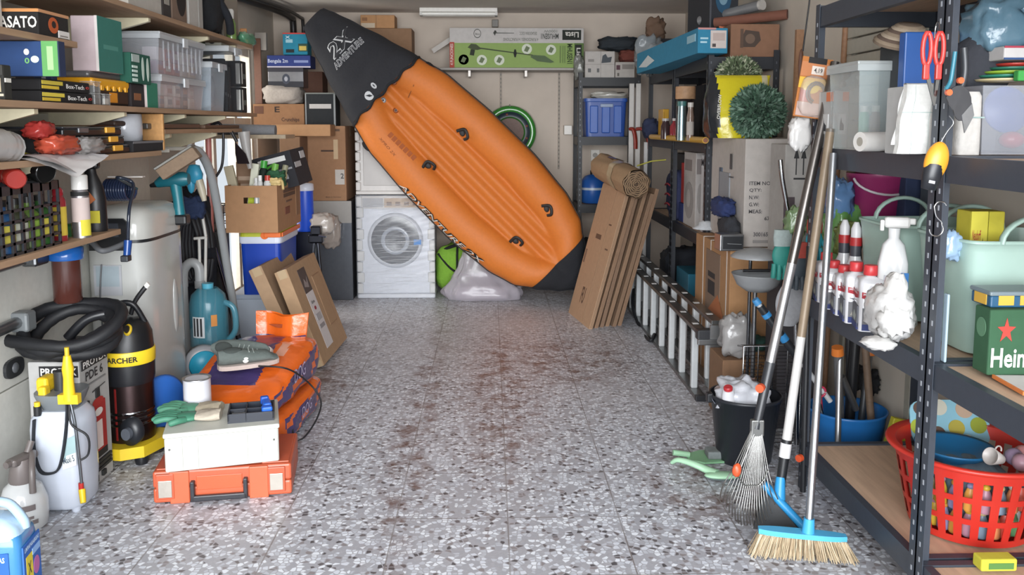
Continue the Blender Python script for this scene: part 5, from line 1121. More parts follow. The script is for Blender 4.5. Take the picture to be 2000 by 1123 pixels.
b.surf(lambda u, v: (.0995 * math.cos(R(-125 + 40 * u)), .0995 * math.sin(R(-125 + 40 * u)), zt * .5 + .11 * v), 6, 1, smooth=True); b.build('barcode_label', t)
b = mb(('#1c1d20', 'paper'))
for k in range(3): b.surf(lambda u, v: (.1005 * math.cos(R(-120 + 11 * k + 6 * u)), .1005 * math.sin(R(-120 + 11 * k + 6 * u)), zt * .5 + .008 + .095 * v), 2, 1)
b.build('barcode_bars', t); mb(('#b87a3c', 'paper')).surf(lambda u, v: (.0997 * math.cos(R(-66 + 18 * u)), .0997 * math.sin(R(-66 + 18 * u)), zt * .62 + .06 * v), 3, 1).build('orange_print', t)
bx('bottle_plinth', 'low dark block beneath the teal water bottle', 'block', (xb - .09, Yb - .09, 0), (xb + .09, Yb + .09, zb_ - .001), '#2a2d33')
q = P(384, 552, Y=4.62); t = thing('grey_elbow_pipe', 'fat grey plastic elbow pipe hooked above the teal water bottle', 'pipe', q)
b = mb(('#9fa1a2', 'plastic'), True); b.tube(loc_pts(t, bez([P(358, 560, Y=4.62), P(359, 528, Y=4.62), P(373, 513, Y=4.62), P(388, 522, Y=4.62), P(391, 556, Y=4.62)], 6)), .026, 14); b.build('pipe_bend', t); b = mb('#8d8f90', True); b.tube(loc_pts(t, [P(391, 548, Y=4.62), P(392, 562, Y=4.62)]), .031, 14); b.build('collar', t)
b = mb(('#9fa1a2', 'plastic'), True); b.tube(loc_pts(t, [P(358, 560, Y=4.62), Vector((P(358, 560, Y=4.62).x, 4.62, 0.001))]), .024, 12); b.build('down_pipe', t)
q = P(392, 698, Y=4.22); t = thing('hose_reel', 'turquoise and grey round reel standing beside the softener', 'reel', (q.x, 4.26, .20), 0, None, (0, 0, R(25)))
b = mb(('#2590ae', 'plastic'), True); b.x = Matrix.Rotation(R(90), 4, 'X'); b.lathe([(0, -.02), (.07, -.02), (.074, .0), (.07, .03), (0, .03)], n=36); b.build('reel_disc', t); mb('#6d6f74').box((-.05, -.03, -.20), (.05, .03, -.07), bev=.01).build('stand', t); b = mb('#8a8c90', True); b.x = Matrix.Rotation(R(90), 4, 'X'); b.lathe([(.072, -.035), (.095, -.03), (.097, 0), (.095, .025), (.074, .03)], n=36, cap=False); b.build('grey_ring', t)
# ================================================================ back of the garage
# ---- inflatable kayak leaning upright across the back
KY = 6.62
a0 = P(612, 36, Y=KY); a1 = P(1132, 556, Y=KY - .02)
U_ = (a1 - a0).normalized(); W_k = Vector((0, -1, 0)); V_ = W_k.cross(U_).normalized(); W_k = U_.cross(V_)
KM = frame(U_, V_, W_k, a0); KL = (a1 - a0).length
t = thing('inflatable_kayak', 'orange inflatable kayak with a black bow cover, leaning diagonally before the back wall', 'kayak', M=KM)
def khw(u):
    pts = [(0, .10), (.09, .14), (.25, .195), (.50, .275), (.77, .352), (1.05, .42), (1.5, .456), (1.95, .464), (2.35, .43), (2.58, .37), (2.73, .27), (2.87, .16), (2.97, .05)]
    u = u / KL * 2.97 if KL else u
    for (p, q), (r_, s_) in zip(pts, pts[1:]):
        if u <= r_: f = (u - p) / (r_ - p); f = f * f * (3 - 2 * f) * .4 + f * .6; return q + (s_ - q) * max(0, f)
    return .05
RT = .148
def kh(u, v):
    hw_ = khw(u); a = max(0, hw_ - abs(v)); e = min(u, KL - u) * 1.1
    r = min(RT, hw_ * .5); aa = min(a, 2 * r); tube = .80 * math.sqrt(max(0, r * r - (r - aa) ** 2))
    fl = .024 + .030 * (.5 + .5 * math.cos(2 * math.pi * v / .108)) ** .8 if abs(v) < .162 else .024
    fl *= min(1, a / .03)
    if a > 2 * r: tube = 0
    end = max(0, 1 - e / .45); up = math.sqrt(max(0, r * r - max(0, r - a) ** 2)) if a < r else r
    return max(tube, fl) * (1 - end) + max(up * .9, fl) * end
om = ('#cb7128', 'rubber')
b = mb(om, True)
u0 = .75
def ksurf(sgn, ua, ub, extra=0, n=(70, 84), hf=kh):
    def fn(p, q):
        u = ua + (ub - ua) * p; s_ = 2 * q - 1; s_ = math.sin(s_ * math.pi / 2) * .35 + s_ * .65
        hw_ = khw(u) + extra; v = s_ * hw_
        return (u, v, (hf(u, min(max(v, -khw(u)), khw(u))) + extra) if sgn > 0 else -(math.sqrt(max(0, 1 - (abs(v) / hw_) ** 4)) * min(RT, hw_ * .6) + extra))
    return fn
f = ksurf(1, u0, KL); b.surf(f, 70, 84)
g2 = ksurf(-1, 0.02, KL); b.surf(lambda p, q: g2(p, 1 - q), 50, 24)
b.build('hull', t, weld=True)
KB = ('#26272c', 'cloth')
def cov_h(u, v):
    hw_ = khw(u); x = min(1, abs(v) / hw_); base = .155 * min(1, .35 + u / .5)
    h = base * (1 - x ** 3.2) ** .55 if x < 1 else 0
    if u > .5: h = max(h, (.148 * (1 - x ** 8) ** .5 if x < 1 else 0) * min(1, (u - .5) / .15))
    return h + (.010 * noise.noise(Vector((u * 5, v * 4, 1))) + .007 * math.sin(u * 22 + 5 * noise.noise(Vector((u * 3, v * 5, 0))))) * (1 - x) * max(0, min(1, (.72 - u) / .15))
b = mb(KB, True); f = ksurf(1, 0.0, .77, .008, hf=cov_h); b.surf(f, 44, 40); f2 = ksurf(-1, 0.0, .79, .010); b.surf(lambda p, q: f2(p, 1 - q), 20, 20)
b.build('bow_cover', t, weld=True)
b = mb(('#1c1d21', 'cloth'), True); b.tube([(.775 + .01 * math.sin(k), -khw(.77) - .006 + (2 * khw(.77) + .012) * k / 30, cov_h(.765, -khw(.77) + 2 * khw(.77) * k / 30) + .004) for k in range(31)], .011, 8); b.build('cover_hem', t)
b = mb(('#202126', 'cloth'), True); f = ksurf(1, KL - .26, KL + .0, .009); b.surf(f, 24, 40); f2 = ksurf(-1, KL - .30, KL, .012); b.surf(lambda p, q: f2(p, 1 - q), 16, 20); b.build('stern_cover', t, weld=True)
# dark edge strip along the hull seam
b = mb(('#2a2420', 'rubber'), True)
for sg in (-1, 1): b.tube([(u0 + (KL - .2 - u0) * k / 40, sg * (khw(u0 + (KL - .2 - u0) * k / 40) + .004), -.015) for k in range(41)], .007, 6); b.build('edge_rope' if sg < 0 else 'edge_rope', t); b = mb(('#2a2420', 'rubber'), True)
# lettering; local frame: x_text -> +V, y_text -> -U
def ktext(s_, u, v, wv, hu, col, bold=.02, z=.0, shear=0, ang=0, nm='lettering'):
    hz = cov_h(min(u, .74), v) if u < .77 else kh(u, v)
    Mx = frame((0, 1, 0), (-1, 0, 0), (0, 0, 1), (u, v, hz + .006 + z)) @ Matrix.Rotation(ang, 4, 'Z')
    vs, fs = text_mesh(s_, bold, shear); bb = mb((col, 'paper')); 
    pts = []
    for x, y, _ in vs:
        p = Mx @ Vector((x * wv, y * hu, 0)); h = cov_h(min(p.x, .76), p.y) if p.x < .78 else kh(p.x, p.y); pts.append((p.x, p.y, h + .010 + z))
    bb.add(pts, fs, False); return bb.build(nm, t)
def kl(px, py): p = KM.inverted() @ P(px, py, Y=KY - .14); return p.x, p.y
u, v = kl(652, 116); u2, v2 = kl(676, 66)
ktext('2X', u + .01, v, .245, .115, '#c9cacc', .055, shear=.2); ktext('2X', u + .006, v + .010, .225, .105, '#2a2b30', .01, .003, shear=.2)
u, v = kl(664, 132)
ktext('ADVENTURE', u, v - .03, .30, .050, '#b9bbbe', .05, shear=.2); ktext('ADVENTURE', u - .003, v - .024, .29, .042, '#2a2b30', .0, .003, shear=.2)
u, v = kl(722, 187)
b = mb(('#c3c5c8', 'paper')); b.prism([(u + .035 * math.cos(a * .4), v + .035 * math.sin(a * .4)) for a in range(16)], .003, Matrix.Translation((0, 0, cov_h(u, v) + .006))); b.use(('#26272c', 'paper')); b.prism([(u - .02, v - .02), (u + .01, v - .005), (u + .02, v + .02), (u - .005, v + .008)], .004, Matrix.Translation((0, 0, cov_h(u, v) + .007))); b.build('round_logo', t)
u, v = kl(733, 176); ktext('0', u, v, .035, .055, '#b9bbbe', .05); 
for k, (px, py) in enumerate(((768, 160), (745, 195), (770, 215))):
    u, v = kl(px, py); b = mb(('#8d8f92', 'gloss') if k == 1 else ('#8f4a22', 'plastic'), True); h = kh(u, v); b.x = Matrix.Translation((u, v, h + .0))
    b.lathe([(.022, 0), (.022, .006), (.012, .008)], n=18); b.use('#3a2a24', True).lathe([(.009, .0081), (.004, .011)], n=12); b.build('air_valve', t)
for k, (px, py, an) in enumerate(((902, 262, 20), (836, 326, 60), (1067, 410, 10), (1008, 475, 50))):
    u, v = kl(px, py); h = max(kh(u + du, v + dv) for du in (-.03, 0, .03) for dv in (-.03, 0, .03)) * .9 + .008; b = mb(('#201c1b', 'rubber'), True); Mx = Matrix.Translation((u, v, h)) @ Matrix.Rotation(R(an - 45), 4, 'Z'); b.x = Mx
    b.tube(bez([(-.035, -.03, 0), (-.03, .025, .022), (.0, .038, .026), (.04, .03, .02), (.045, .0, 0)], 5), .012, 8, flat=.6); b.ell((-.01, .005, 0), (.03, .022, .008)); b.build('carry_loop', t)
for (px, py, px2, py2) in ((808, 165, 795, 190),):
    u, v = kl(px, py); u2, v2 = kl(px2, py2); b = mb(('#7a4520', 'paper')); d = Vector((u2 - u, v2 - v, 0)); n_ = Vector((-d.y, d.x, 0)).normalized() * .003
    b.add([(u - n_.x, v - n_.y, kh(u, v) + .004), (u + n_.x, v + n_.y, kh(u, v) + .004), (u2 + n_.x, v2 + n_.y, kh(u2, v2) + .004), (u2 - n_.x, v2 - n_.y, kh(u2, v2) + .004)], [[0, 1, 2, 3]], False); b.build('printed_line', t)
u, v = kl(738, 280); b = None
def edge_text(s_, ua, ub, off, hgt, col, bold, z, nm='lettering'):
    """lettering running down along the lower hull edge"""
    vs, fs = text_mesh(s_, bold, .25); bb = mb((col, 'paper')); pts = []
    for x, y, _ in vs:
        uu = ua + (ub - ua) * x; sv = -khw(uu) + off + hgt * y * 0 + hgt * y
        pts.append((uu, sv, kh(uu, sv) + .006 + z))
    bb.add(pts, fs, False); return bb.build(nm, t)
ua, _v = kl(780, 360); ub, _v = kl(955, 503)
edge_text('ADVENTURE 2X', ua, ub, .002, .048, '#1c1a1a', .07, 0); edge_text('ADVENTURE 2X', ua, ub, .008, .036, '#cfc8c0', .0, .003)
ua, _ = kl(735, 275); ub, _ = kl(765, 312); edge_text('XPRO 2X', ua, ub, .13, .02, '#7a3f18', .0, 0)
ua, _ = kl(775, 255); ub, _ = kl(815, 300)
u, v = kl(790, 275); bb = mb(('#9a4d1c', 'paper'))
for k in range(7):
    uu = u - .12 + k * .04; vv = -.205; h = kh(uu, vv) + .004; bb.add([(uu, vv - .02, h + .004), (uu + .03, vv - .02, h + .004), (uu + .03, vv + .02, h + .004), (uu, vv + .02, h + .004)], [[0, 1, 2, 3]], False)
bb.build('warning_print', t)
b = mb(('#1d1c1e', 'cloth'), True)
for px, py in ((712, 287), (1040, 553), (838, 128)):
    u, v = kl(px, py); b.ell((u, v, 0.0), (.05, .025, .03))
    b.build('grab_handle', t); b = mb(('#1d1c1e', 'cloth'), True)
# ---- washing machine, shrink wrapped
WY = 6.88
x0 = P(699, 580, Y=WY).x; x1 = P(850, 580, Y=WY).x; wc = (x0 + x1) / 2; ww = x1 - x0; hz = P(770, 380, Y=WY).z
t = thing('washing_machine', 'white washing machine in clear shrink wrap with polystyrene corners', 'washing machine', (wc, WY + .31, 0))
F_ = Vector((0, -.31, 0))
b = mb(('#c9ccd4', 'paint')); b.box((-ww / 2 + .02, -.29, .035), (ww / 2 - .02, .30, hz - .01), bev=.008); b.build('body', t)
b = mb('#d3d5db'); b.box((-ww / 2, -.31, 0), (ww / 2, .31, .035), bev=.01)
b.build('polystyrene_base', t)
b = mb('#c9c8c6')
for sx in (-1, 1):
    for k in range(9):
        z = .04 + k * (hz - .05) / 9; b.box((min(sx * ww / 2, sx * (ww / 2 - .045 - .012 * (k % 2))), -.31, z), (max(sx * ww / 2, sx * (ww / 2 - .045 - .012 * (k % 2))), -.25, z + (hz - .05) / 9 - .006), bev=.008)
b.build('polystyrene_corners', t)
b = mb('#c3bfbb'); b.box((-ww / 2 + .04, -.297, hz - .115), (ww / 2 - .03, -.28, hz - .012), bev=.004); b.build('control_panel', t)
b = mb(('#b79f84', 'paper')); b.box((-.09, -.2985, hz - .105), (.20, -.2965, hz - .03)); b.build('energy_label', t)
for k in range(4): mb(('#7a6350', 'paper')).box((-.07 + k * .07, -.2995, hz - .09), (-.03 + k * .07, -.298, hz - .06)).build('printed_mark', t)
mb(('#a6a6a8', 'paper')).box((-ww / 2 + .05, -.2985, hz - .105), (-.10, -.2965, hz - .03)).build('paper_sticker', t)
dc = P(772, 470, Y=WY); b = mb('#b4b7bf', True); b.x = Matrix.Translation((dc.x - wc, -.29, dc.z)) @ Matrix.Rotation(R(90), 4, 'X')
b.lathe([(.225, 0), (.225, .012), (.205, .022), (.195, .02)], n=48, cap=False); dd = b.build('door_ring', t)
b = mb(('#20232a', 'gloss'), True); b.x = Matrix.Translation((dc.x - wc, -.29, dc.z)) @ Matrix.Rotation(R(90), 4, 'X'); b.lathe([(.20, .012), (.15, .02), (.08, .012), (0, .008)], n=48, cap=False); b.use(('#8b919c', 'gloss'), True); b.lathe([(.085, .018), (.10, .024), (.115, .018)], n=40, cap=False); b.build('door_glass', t)
b = mb('#3a78b8'); b.box((dc.x - wc + .15, -.318, dc.z - .035), (dc.x - wc + .21, -.312, dc.z + .01), bev=.001); b.build('blue_handle_tab', t)
# wrap: thin creased film over the front
b = mb(('#dfe3ea', 'film', .22), True)
b.surf(lambda u, v: (-ww / 2 - .003 + (ww + .006) * u, -.318 - .006 * noise.noise(Vector((u * 2 + v * 3, v * 26 - u * 6, 0))), .004 + (hz - .006) * v), 40, 90)
b.build('shrink_wrap', t)
b = mb(('#eceef2', 'film', .8), True)
for k in range(64):
    r1 = random.Random(k); z = .04 + (hz - .1) * r1.random(); x = -ww / 2 + .06 + r1.random() * .25; L_ = .1 + r1.random() * .3; s_ = (r1.random() - .3) * .22 if z < dc.z else (r1.random() - .5) * .1
    x2 = min(ww / 2 - .03, x + L_); b.tube([(x, -.322, z), ((x + x2) / 2, -.325, z + s_ * L_ / 2 + .004), (x2, -.322, z + s_ * L_)], [.0006, .003, .0006], 5, flat=.4)
b.build('wrap_creases', t)
# appliance above it
h2 = P(770, 262, Y=WY).z
t = thing('tumble_dryer', 'white appliance panel in packing foam stacked on the washing machine', 'appliance', (wc, WY + .31, hz + .001))
hh = .60
b = mb(('#c6c3c0', 'paint')); b.box((-ww / 2 + .01, -.29, 0), (ww / 2 - .01, .30, hh), bev=.01); b.build('body', t)
b = mb('#b9b6b3'); b.box((-ww / 2 + .06, -.296, .07), (ww / 2 - .03, -.285, hh - .05), bev=.006); b.build('door_panel', t)
b = mb('#cfccc8')
for k in range(7): b.box((-ww / 2, -.312, .03 + k * .08), (-ww / 2 + .04, -.25, .03 + k * .08 + .07), bev=.008)
b.box((-ww / 2, -.312, 0), (ww / 2, -.26, .028), bev=.006)
b.build('polystyrene_strip', t)
# ---- green boat bag and clear plastic bag
gx = P(915, 575, Y=7.05).x
t = thing('green_rucksack', 'lime green and black carry bag standing behind the clear plastic bag', 'bag', (gx - .04, 7.14, 0))
b = mb(('#7fae3a', 'cloth'), True); b.ell((0, 0, .21), (.24, .13, .21), 30, 18, .12, 3, 3, .6); b.build('bag_body', t)
b = mb(('#1c1d1f', 'cloth'), True)
b.tube(bez([(-.05, -.13, .03), (-.05, -.165, .2), (-.05, -.13, .38), (-.04, -.04, .43)], 6), .022, 8, flat=.4); b.build('strap', t)
b = mb(('#1c1d1f', 'cloth'), True); b.tube(bez([(-.21, -.08, .34), (-.1, -.13, .22), (.02, -.16, .17), (.20, -.12, .15)], 6), .018, 8, flat=.4); b.build('strap', t)
b = mb(('#1c1d1f', 'cloth'), True); b.tube(bez([(-.22, -.04, .34), (-.1, -.09, .4), (.05, -.06, .44)], 6), .014, 8); b.build('piping', t)
b = mb(('#23252a', 'cloth'), True); b.ell((.14, -.04, .10), (.16, .10, .11), 20, 12, .2, 3, 1, .6); b.build('dark_pocket', t)
t = thing('clear_bag', 'clear plastic bag standing bunched up on the floor below the kayak', 'plastic bag', (P(940, 575, Y=6.80).x, 6.86, 0))
Hb = P(930, 492, Y=6.86).z
def cb(u, v):
    a = 2 * math.pi * u; f = v
    w_ = .31 * (1 - f) ** 1.3 + .07 + .05 * f; 
    if f < .22: w_ = .30 + .02 * math.sin(f * 14)
    d_ = w_ * .42; n_ = 1 + .12 * noise.noise(Vector((math.cos(a) * 3, math.sin(a) * 3, f * 5))) + .05 * math.sin(a * 9 + f * 4)
    return (w_ * n_ * math.copysign(abs(math.cos(a)) ** .7, math.cos(a)) + .02 - .05 * f, d_ * n_ * math.copysign(abs(math.sin(a)) ** .7, math.sin(a)), Hb * f + (0.004 if f == 0 else 0))
b = mb(('#bdb6bf', 'film', .55), True); b.surf(cb, 48, 30); b.build('bag', t)
b = mb(('#cdc7cf', 'film', .6), True); b.surf(lambda u, v: (.26 + .13 * v + .02 * math.sin(u * 9), -.05 + .1 * u + .02 * math.sin(v * 8), .05 + .11 * v + .03 * math.sin(u * 6) * v), 12, 10); b.build('bag_corner', t)
mb(('#a29ba3', 'paper')).box((-.22, -.08, .006), (.22, .08, .11), bev=.02).build('wrapped_content', t)
# ---- boxes on the wall shelf
Y_ = 7.30
def wsb(name, label, x0, x1, ytop, ybot, dpt, col, Y=Y_, **kw): 
    a = P(x0, 200, Y=Y); c_ = P(x1, 200, Y=Y); return bx(name, label, 'carton', (a.x, Y, kw.pop('z0', SHZ) if 'z0' in kw else P(x0, ybot, Y=Y).z), (c_.x, Y + dpt, P(x0, ytop, Y=Y).z), col, **kw)
wsb('brown_carton', 'brown carton on the wall shelf partly hidden by the black kayak cover', 700, 806, 55, 132, .26, '#8a6b52', z0=SHZ + .001)
zc2 = P(700, 55, Y=Y_).z + .001
wsb('small_brown_carton', 'small light brown carton with white label on top of the larger carton', 707, 773, 29, 55, .2, '#b3875f', z0=zc2, pr=[('F', .02, .02, .42, .38, '#c9b9a4'), ('F', .05, .55, .2, .8, '#8c6444'), ('F', .45, .0, .47, 1, '#96704e')])
t = wsb('trimmer_carton', 'long green and white carton with an upside down trimmer picture on the wall shelf', 879, 1139, 54, 131, .12, '#c3bfbc', Y=7.28, z0=SHZ + .001,
   pr=[('F', 0, .0, 1, .62, '#8ea860'), ('F', 0, 0, .035, .64, '#b04a3c'), ('F', .93, 0, 1, .62, '#56703a'), ('F', .84, .70, .98, .95, '#1e231c'), ('F', .935, .08, .985, .58, '#1e231c')])
FW, FH = pxx(1139, 7.28) - pxx(879, 7.28), P(879, 54, Y=7.28).z - SHZ - .001
FF = faces(FW, .12, FH)['F'][0]
def uptext(s_, u0, v0, u1, v1, col, bold=.02, ang=180):
    """upside-down (180) or sideways (-90) lettering inside the given fractions"""
    w_, h_ = (u1 - u0) * FW, (v1 - v0) * FH; C_ = Matrix.Translation(((u0 + u1) / 2 * FW, (v0 + v1) / 2 * FH, .0035))
    if ang == 180: return text_on(s_, FF @ C_ @ Matrix.Rotation(R(180), 4, 'Z') @ Matrix.Translation((-w_ / 2, -h_ / 2, 0)), w_, h_, (col, 'paper'), t, bold)
    return text_on(s_, FF @ C_ @ Matrix.Rotation(R(ang), 4, 'Z') @ Matrix.Translation((-h_ / 2, -w_ / 2, 0)), h_, w_, (col, 'paper'), t, bold)
uptext('Lista', .86, .76, .96, .90, '#d9d6cf'); uptext('MHUSEN1', .68, .72, .81, .86, '#5a5c58'); uptext('4 FUNCIONES / 4 FUNCTIONS', .40, .67, .66, .75, '#8a8a84'); uptext('1000W', .70, .88, .80, .95, '#8a8a84'); uptext('SEGADORA 52CC', .52, .82, .65, .90, '#8a8a84')
uptext('MHUSEN1', .875, .10, .915, .60, '#2c3a22', ang=-90); uptext('Lista', .945, .14, .975, .50, '#d9d6cf', ang=-90); uptext('4 FUNCIONES', .006, .06, .028, .6, '#e0cfc8', ang=90)
prints(t, {'F': (FF, FW, FH)}, [('F', u - .038, v - .13, u + .038, v + .13, '#d6dccb', 'O') for u, v in ((.105, .20), (.24, .19), (.37, .19), (.575, .47), (.755, .45))] + [('F', .18, .74, .235, .97, '#55554f', 'O'), ('F', .184, .76, .231, .95, '#c3bfbc', 'O'), ('F', .19, .82, .225, .87, '#55554f', '36cc')]
   + [('F', u - .022, v - .08, u + .022, v + .08, '#6c7a5a', [(0, .2), (.4, 1), (1, .7), (.6, 0)]) for u, v in ((.105, .20), (.24, .19), (.37, .19), (.575, .47), (.755, .45))]
   + [('F', .135, .44, .24, .60, '#465036', [(0, .4), (.25, 1), (.6, .9), (1, .2), (.7, 0), (.3, .1)]), ('F', .15, .30, .19, .46, '#2a3024', [(0, .1), (.2, 1), (1, .9), (.8, 0)]), ('F', .23, .30, .62, .50, '#3c4533', [(0, .85), (0, 1), (1, .12), (1, 0)]),
      ('F', .475, .26, .50, .46, '#1c211a', [(0, .5), (.3, 1), (.7, 1), (1, .5), (.7, 0), (.3, 0)]), ('F', .60, .12, .78, .32, '#56694a', [(0, .75), (.1, 1), (.6, .9), (1, .1), (.85, 0), (.3, .2)]), ('F', .33, .84, .48, .90, '#55564f', [(0, .3), (.02, 1), (.2, .6), (1, .5), (1, .3), (.15, .3)]), ('F', .325, .80, .35, .94, '#3a3c38', [(0, .5), (.5, 1), (1, .8), (.5, 0)]),
      ('F', .82, .12, .828, .55, '#6f8450'), ('F', .84, .12, .846, .55, '#6f8450'), ('F', .855, .12, .861, .55, '#6f8450')])
# ---- green ring on the wall
q = P(996, 258, Y=7.52)
t = thing('round_ring', 'round green plastic ring with a navy band hanging on the back wall behind the kayak', 'ring', (q.x, 7.54, q.z))
def ring_part(prof, m, nm):
    b = mb(m, True); b.x = Matrix.Rotation(R(90), 4, 'X'); b.lathe(prof, n=48, cap=False); b.build(nm, t)
ring_part([(.228, -.04), (.232, 0), (.222, .03), (.20, .038), (.178, .03)], ('#3f8a3a', 'gloss'), 'green_rim')
ring_part([(.178, .03), (.165, .026), (.15, .02), (.135, .02)], ('#1b2c38', 'plastic'), 'navy_band')
ring_part([(.135, .02), (.128, .01), (.12, -.01)], ('#3f8a3a', 'gloss'), 'inner_rim')
ring_part([(.122, .0), (.06, .008), (0.0, .01)], ('#8d7a74', 'cloth'), 'centre_panel')
for a in (100, 20, -20): mb(('#8a4a3a', 'paper')).box((.155 * math.cos(R(a)) - .008, -.03, .155 * math.sin(R(a)) - .008), (.155 * math.cos(R(a)) + .008, -.022, .155 * math.sin(R(a)) + .008)).build('printed_mark', t)
mb(('#5a5a58', 'metal'), True).tube([(0, -.03, .225), (0, .06, .24)], .005).build('hook', t)
# ================================================================ far end, the shelving by the back wall
def rbx(name, label, cat, x0, x1, ytop, z0, Y, dpt, col, **kw):
    """box whose front face is at depth Y, spans px x0..x1, stands on height z0 and reaches pixel row ytop"""
    a = P(x0, ytop, Y=Y); c_ = P(x1, ytop, Y=Y)
    return bx(name, label, cat, (a.x, Y, z0), (c_.x, Y + dpt, kw.pop('zt', None) or a.z), col, **kw)
Z1, Z2, Z3, Z4 = LVB
# blue tote
x0, x1 = pxx(1141, 7.2), pxx(1226, 7.2)
w2 = (x1 - x0) / 2; hT = P(1180, 192, Y=7.2).z - Z3
t = thing('blue_tote', 'blue ribbed plastic tote on the middle level of the black shelving', 'tote', ((x0 + x1) / 2, 7.36, Z3))
b = mb('#2c4f9c', True); loft(b, [rprof(w2 * .9, .14, 0, 32, .2), rprof(w2 * .97, .152, hT - .03, 32, .2)], False); b.build('tub', t)
b = mb('#3158a8', True); loft(b, [rprof(w2, .16, hT - .03, 32, .2), rprof(w2 * 1.02, .163, hT - .025, 32, .2), rprof(w2 * 1.02, .163, hT, 32, .2)], False); b.build('lid', t)
for k in (-1, 0, 1): mb('#3560b4').box((k * w2 * .55 - .035, -.158, .03), (k * w2 * .55 + .035, -.14, hT - .06), bev=.01).build('front_rib', t)
mb('#8fa0bd').box((-.05, -.163, hT - .075), (.06, -.15, hT - .045), bev=.01).build('handle', t)
crumple('white_bag', 'flat white plastic bag lying on the lid of the blue tote', 'bag', ((x0 + x1) / 2 + .04, 7.36, Z3 + hT + .028), (.15, .1, .028), '#b9b5ac', 'film', amp=.4)
# top of the black shelving
a = P(1142, 148, Y=7.17)
rbx('printed_carton', 'white carton with small appliance pictures on top of the black shelving', 'carton', 1143, 1201, 100, Z4, 7.17, .2, '#bdb8b3', pr=[('F', .55, .55, .9, .9, '#4d5258', [(0, 0), (.1, .8), (.4, 1), (.6, .6), (1, .7), (.9, .1)]), ('F', .1, .2, .2, .35, '#6a6a6a'), ('F', .4, .2, .48, .35, '#6a6a6a'), ('F', .1, .6, .3, .7, '#8f8b86'), ('F', 0, .5, 1, .515, '#9d9893'), ('F', .52, 0, .535, 1, '#9d9893')])
rbx('printed_carton', 'low white carton with red and navy marks beside the taller white one', 'carton', 1202, 1240, 121, Z4, 7.17, .2, '#b9b3ad', pr=[('F', .05, .5, .25, .8, '#5c3f48'), ('F', .35, .55, .95, .85, '#8b8580'), ('F', .1, .1, .2, .3, '#6b6660')])
q = P(1131, 130, Y=7.2); crumple('clear_bag', 'small clear plastic bag at the corner on top of the black shelving', 'bag', (q.x, 7.25, Z4 + .085), (.04, .06, .085), '#8f908a', 'film', amp=.5, alpha=.75)
zq = P(1170, 99, Y=7.25).z + .003
crumple('dark_bundle', 'dark grey cloth bundle heaped on the white cartons', 'cloth', (pxx(1205, 7.28), 7.3, zq + .055), (.15, .11, .055), '#2c3238', 'cloth', amp=.4, seed=2)
crumple('red_bundle', 'dull red cloth bundle above the low white carton', 'cloth', (pxx(1225, 7.3), 7.28, P(1225, 110, Y=7.28).z + .0), (.085, .07, .05), '#7a4238', 'cloth', amp=.3, seed=5)
crumple('navy_bundle', 'dark blue rounded bundle on the highest point of the heap', 'cloth', (pxx(1222, 7.42), 7.44, P(1222, 80, Y=7.4).z), (.10, .07, .035), '#252f3b', 'cloth', amp=.3, seed=7)
# lower levels of the black shelving
q = P(1158, 370, Y=7.25)
lathe_thing('gas_bottle', 'blue gas bottle with a white band on the black shelving behind the rolled paper', 'bottle', (pxx(1160, 7.3), 7.33, Z2), [('bottle_body', [(.09, 0), (.105, .02), (.11, .12), (.105, .19), (.07, .23), (.03, .245)], ('#1f57a4', 'plastic')), ('white_band', [(.1115, .115), (.1115, .135)], ('#b8c2cc', 'paint'), {'cap': False}), ('valve', [(.025, .245), (.025, .28)], ('#3a3b3f', 'metal'))])
crumple('dark_bag', 'dark bag stuffed in the lowest level of the black shelving', 'bag', (1.0, 7.35, Z1 + .14), (.2, .15, .14), '#24262c', 'cloth', amp=.3, seed=3)
bx('black_crate', 'black plastic box on the black shelving beside the gas bottle', 'box', (1.03, 7.2, Z2), (1.22, 7.45, Z2 + .2), '#2a2c32', 'plastic')
# ---- shelving along the side wall, far units
X0 = 1.275
def sbx(name, label, cat, a_, b_, ytop, z0, xf, w_, col, **kw):
    """box on the far side shelving; its side face lies in X=xf and spans px a_ (near) .. b_ (far)"""
    ya, yb2 = P(a_, 246, X=xf).y, P(b_, 246, X=xf).y; zt = kw.pop('zt', None) or P(a_, ytop, X=xf).z
    return bx(name, label, cat, (xf, ya, z0), (xf + w_, yb2, zt), col, **kw)
# top level
Zt = Z4 + .001
t = thing('tool_carton', 'long blue carton with a white label, lying tilted on the side shelving', 'carton', (1.47, 5.55, Zt + .01), 0, None, (0, 0, 0))
ya = 4.92; A_ = P(1422, 98, Y=ya); B2 = P(1362, 105, Y=ya)
xw = A_.x - B2.x
ht = P(1422, 50, Y=ya).z - P(1422, 100, Y=ya).z
t.location = (A_.x - xw / 2, ya, Zt + .012); t.rotation_euler = (R(-1.5), 0, R(5))
b = mb(('#2e7d9e', 'card')); b.box((-xw / 2, 0, 0), (xw / 2, 1.35, ht), bev=.004); b.build('body', t)
FT = {'F': (frame((1, 0, 0), (0, 0, 1), (0, -1, 0), (-xw / 2, 0, 0)), xw, ht), 'L': (frame((0, -1, 0), (0, 0, 1), (-1, 0, 0), (-xw / 2, 1.35, 0)), 1.35, ht)}
prints(t, FT, [('F', .42, .2, .95, .9, '#c9bdb8'), ('F', .48, .25, .6, .38, '#4a4444'), ('F', .5, .5, .9, .8, '#b5a49e'), ('F', .08, .55, .34, .62, '#a9cbd8'), ('F', .08, .4, .3, .47, '#a9cbd8'), ('F', 0, .93, .6, 1, '#c08a86'), ('L', .86, .5, .97, .8, '#8fb7c6'), ('L', .05, .15, .35, .75, '#c2cdd0', [(0, .2), (.6, .9), (1, .3), (.5, 0)])])
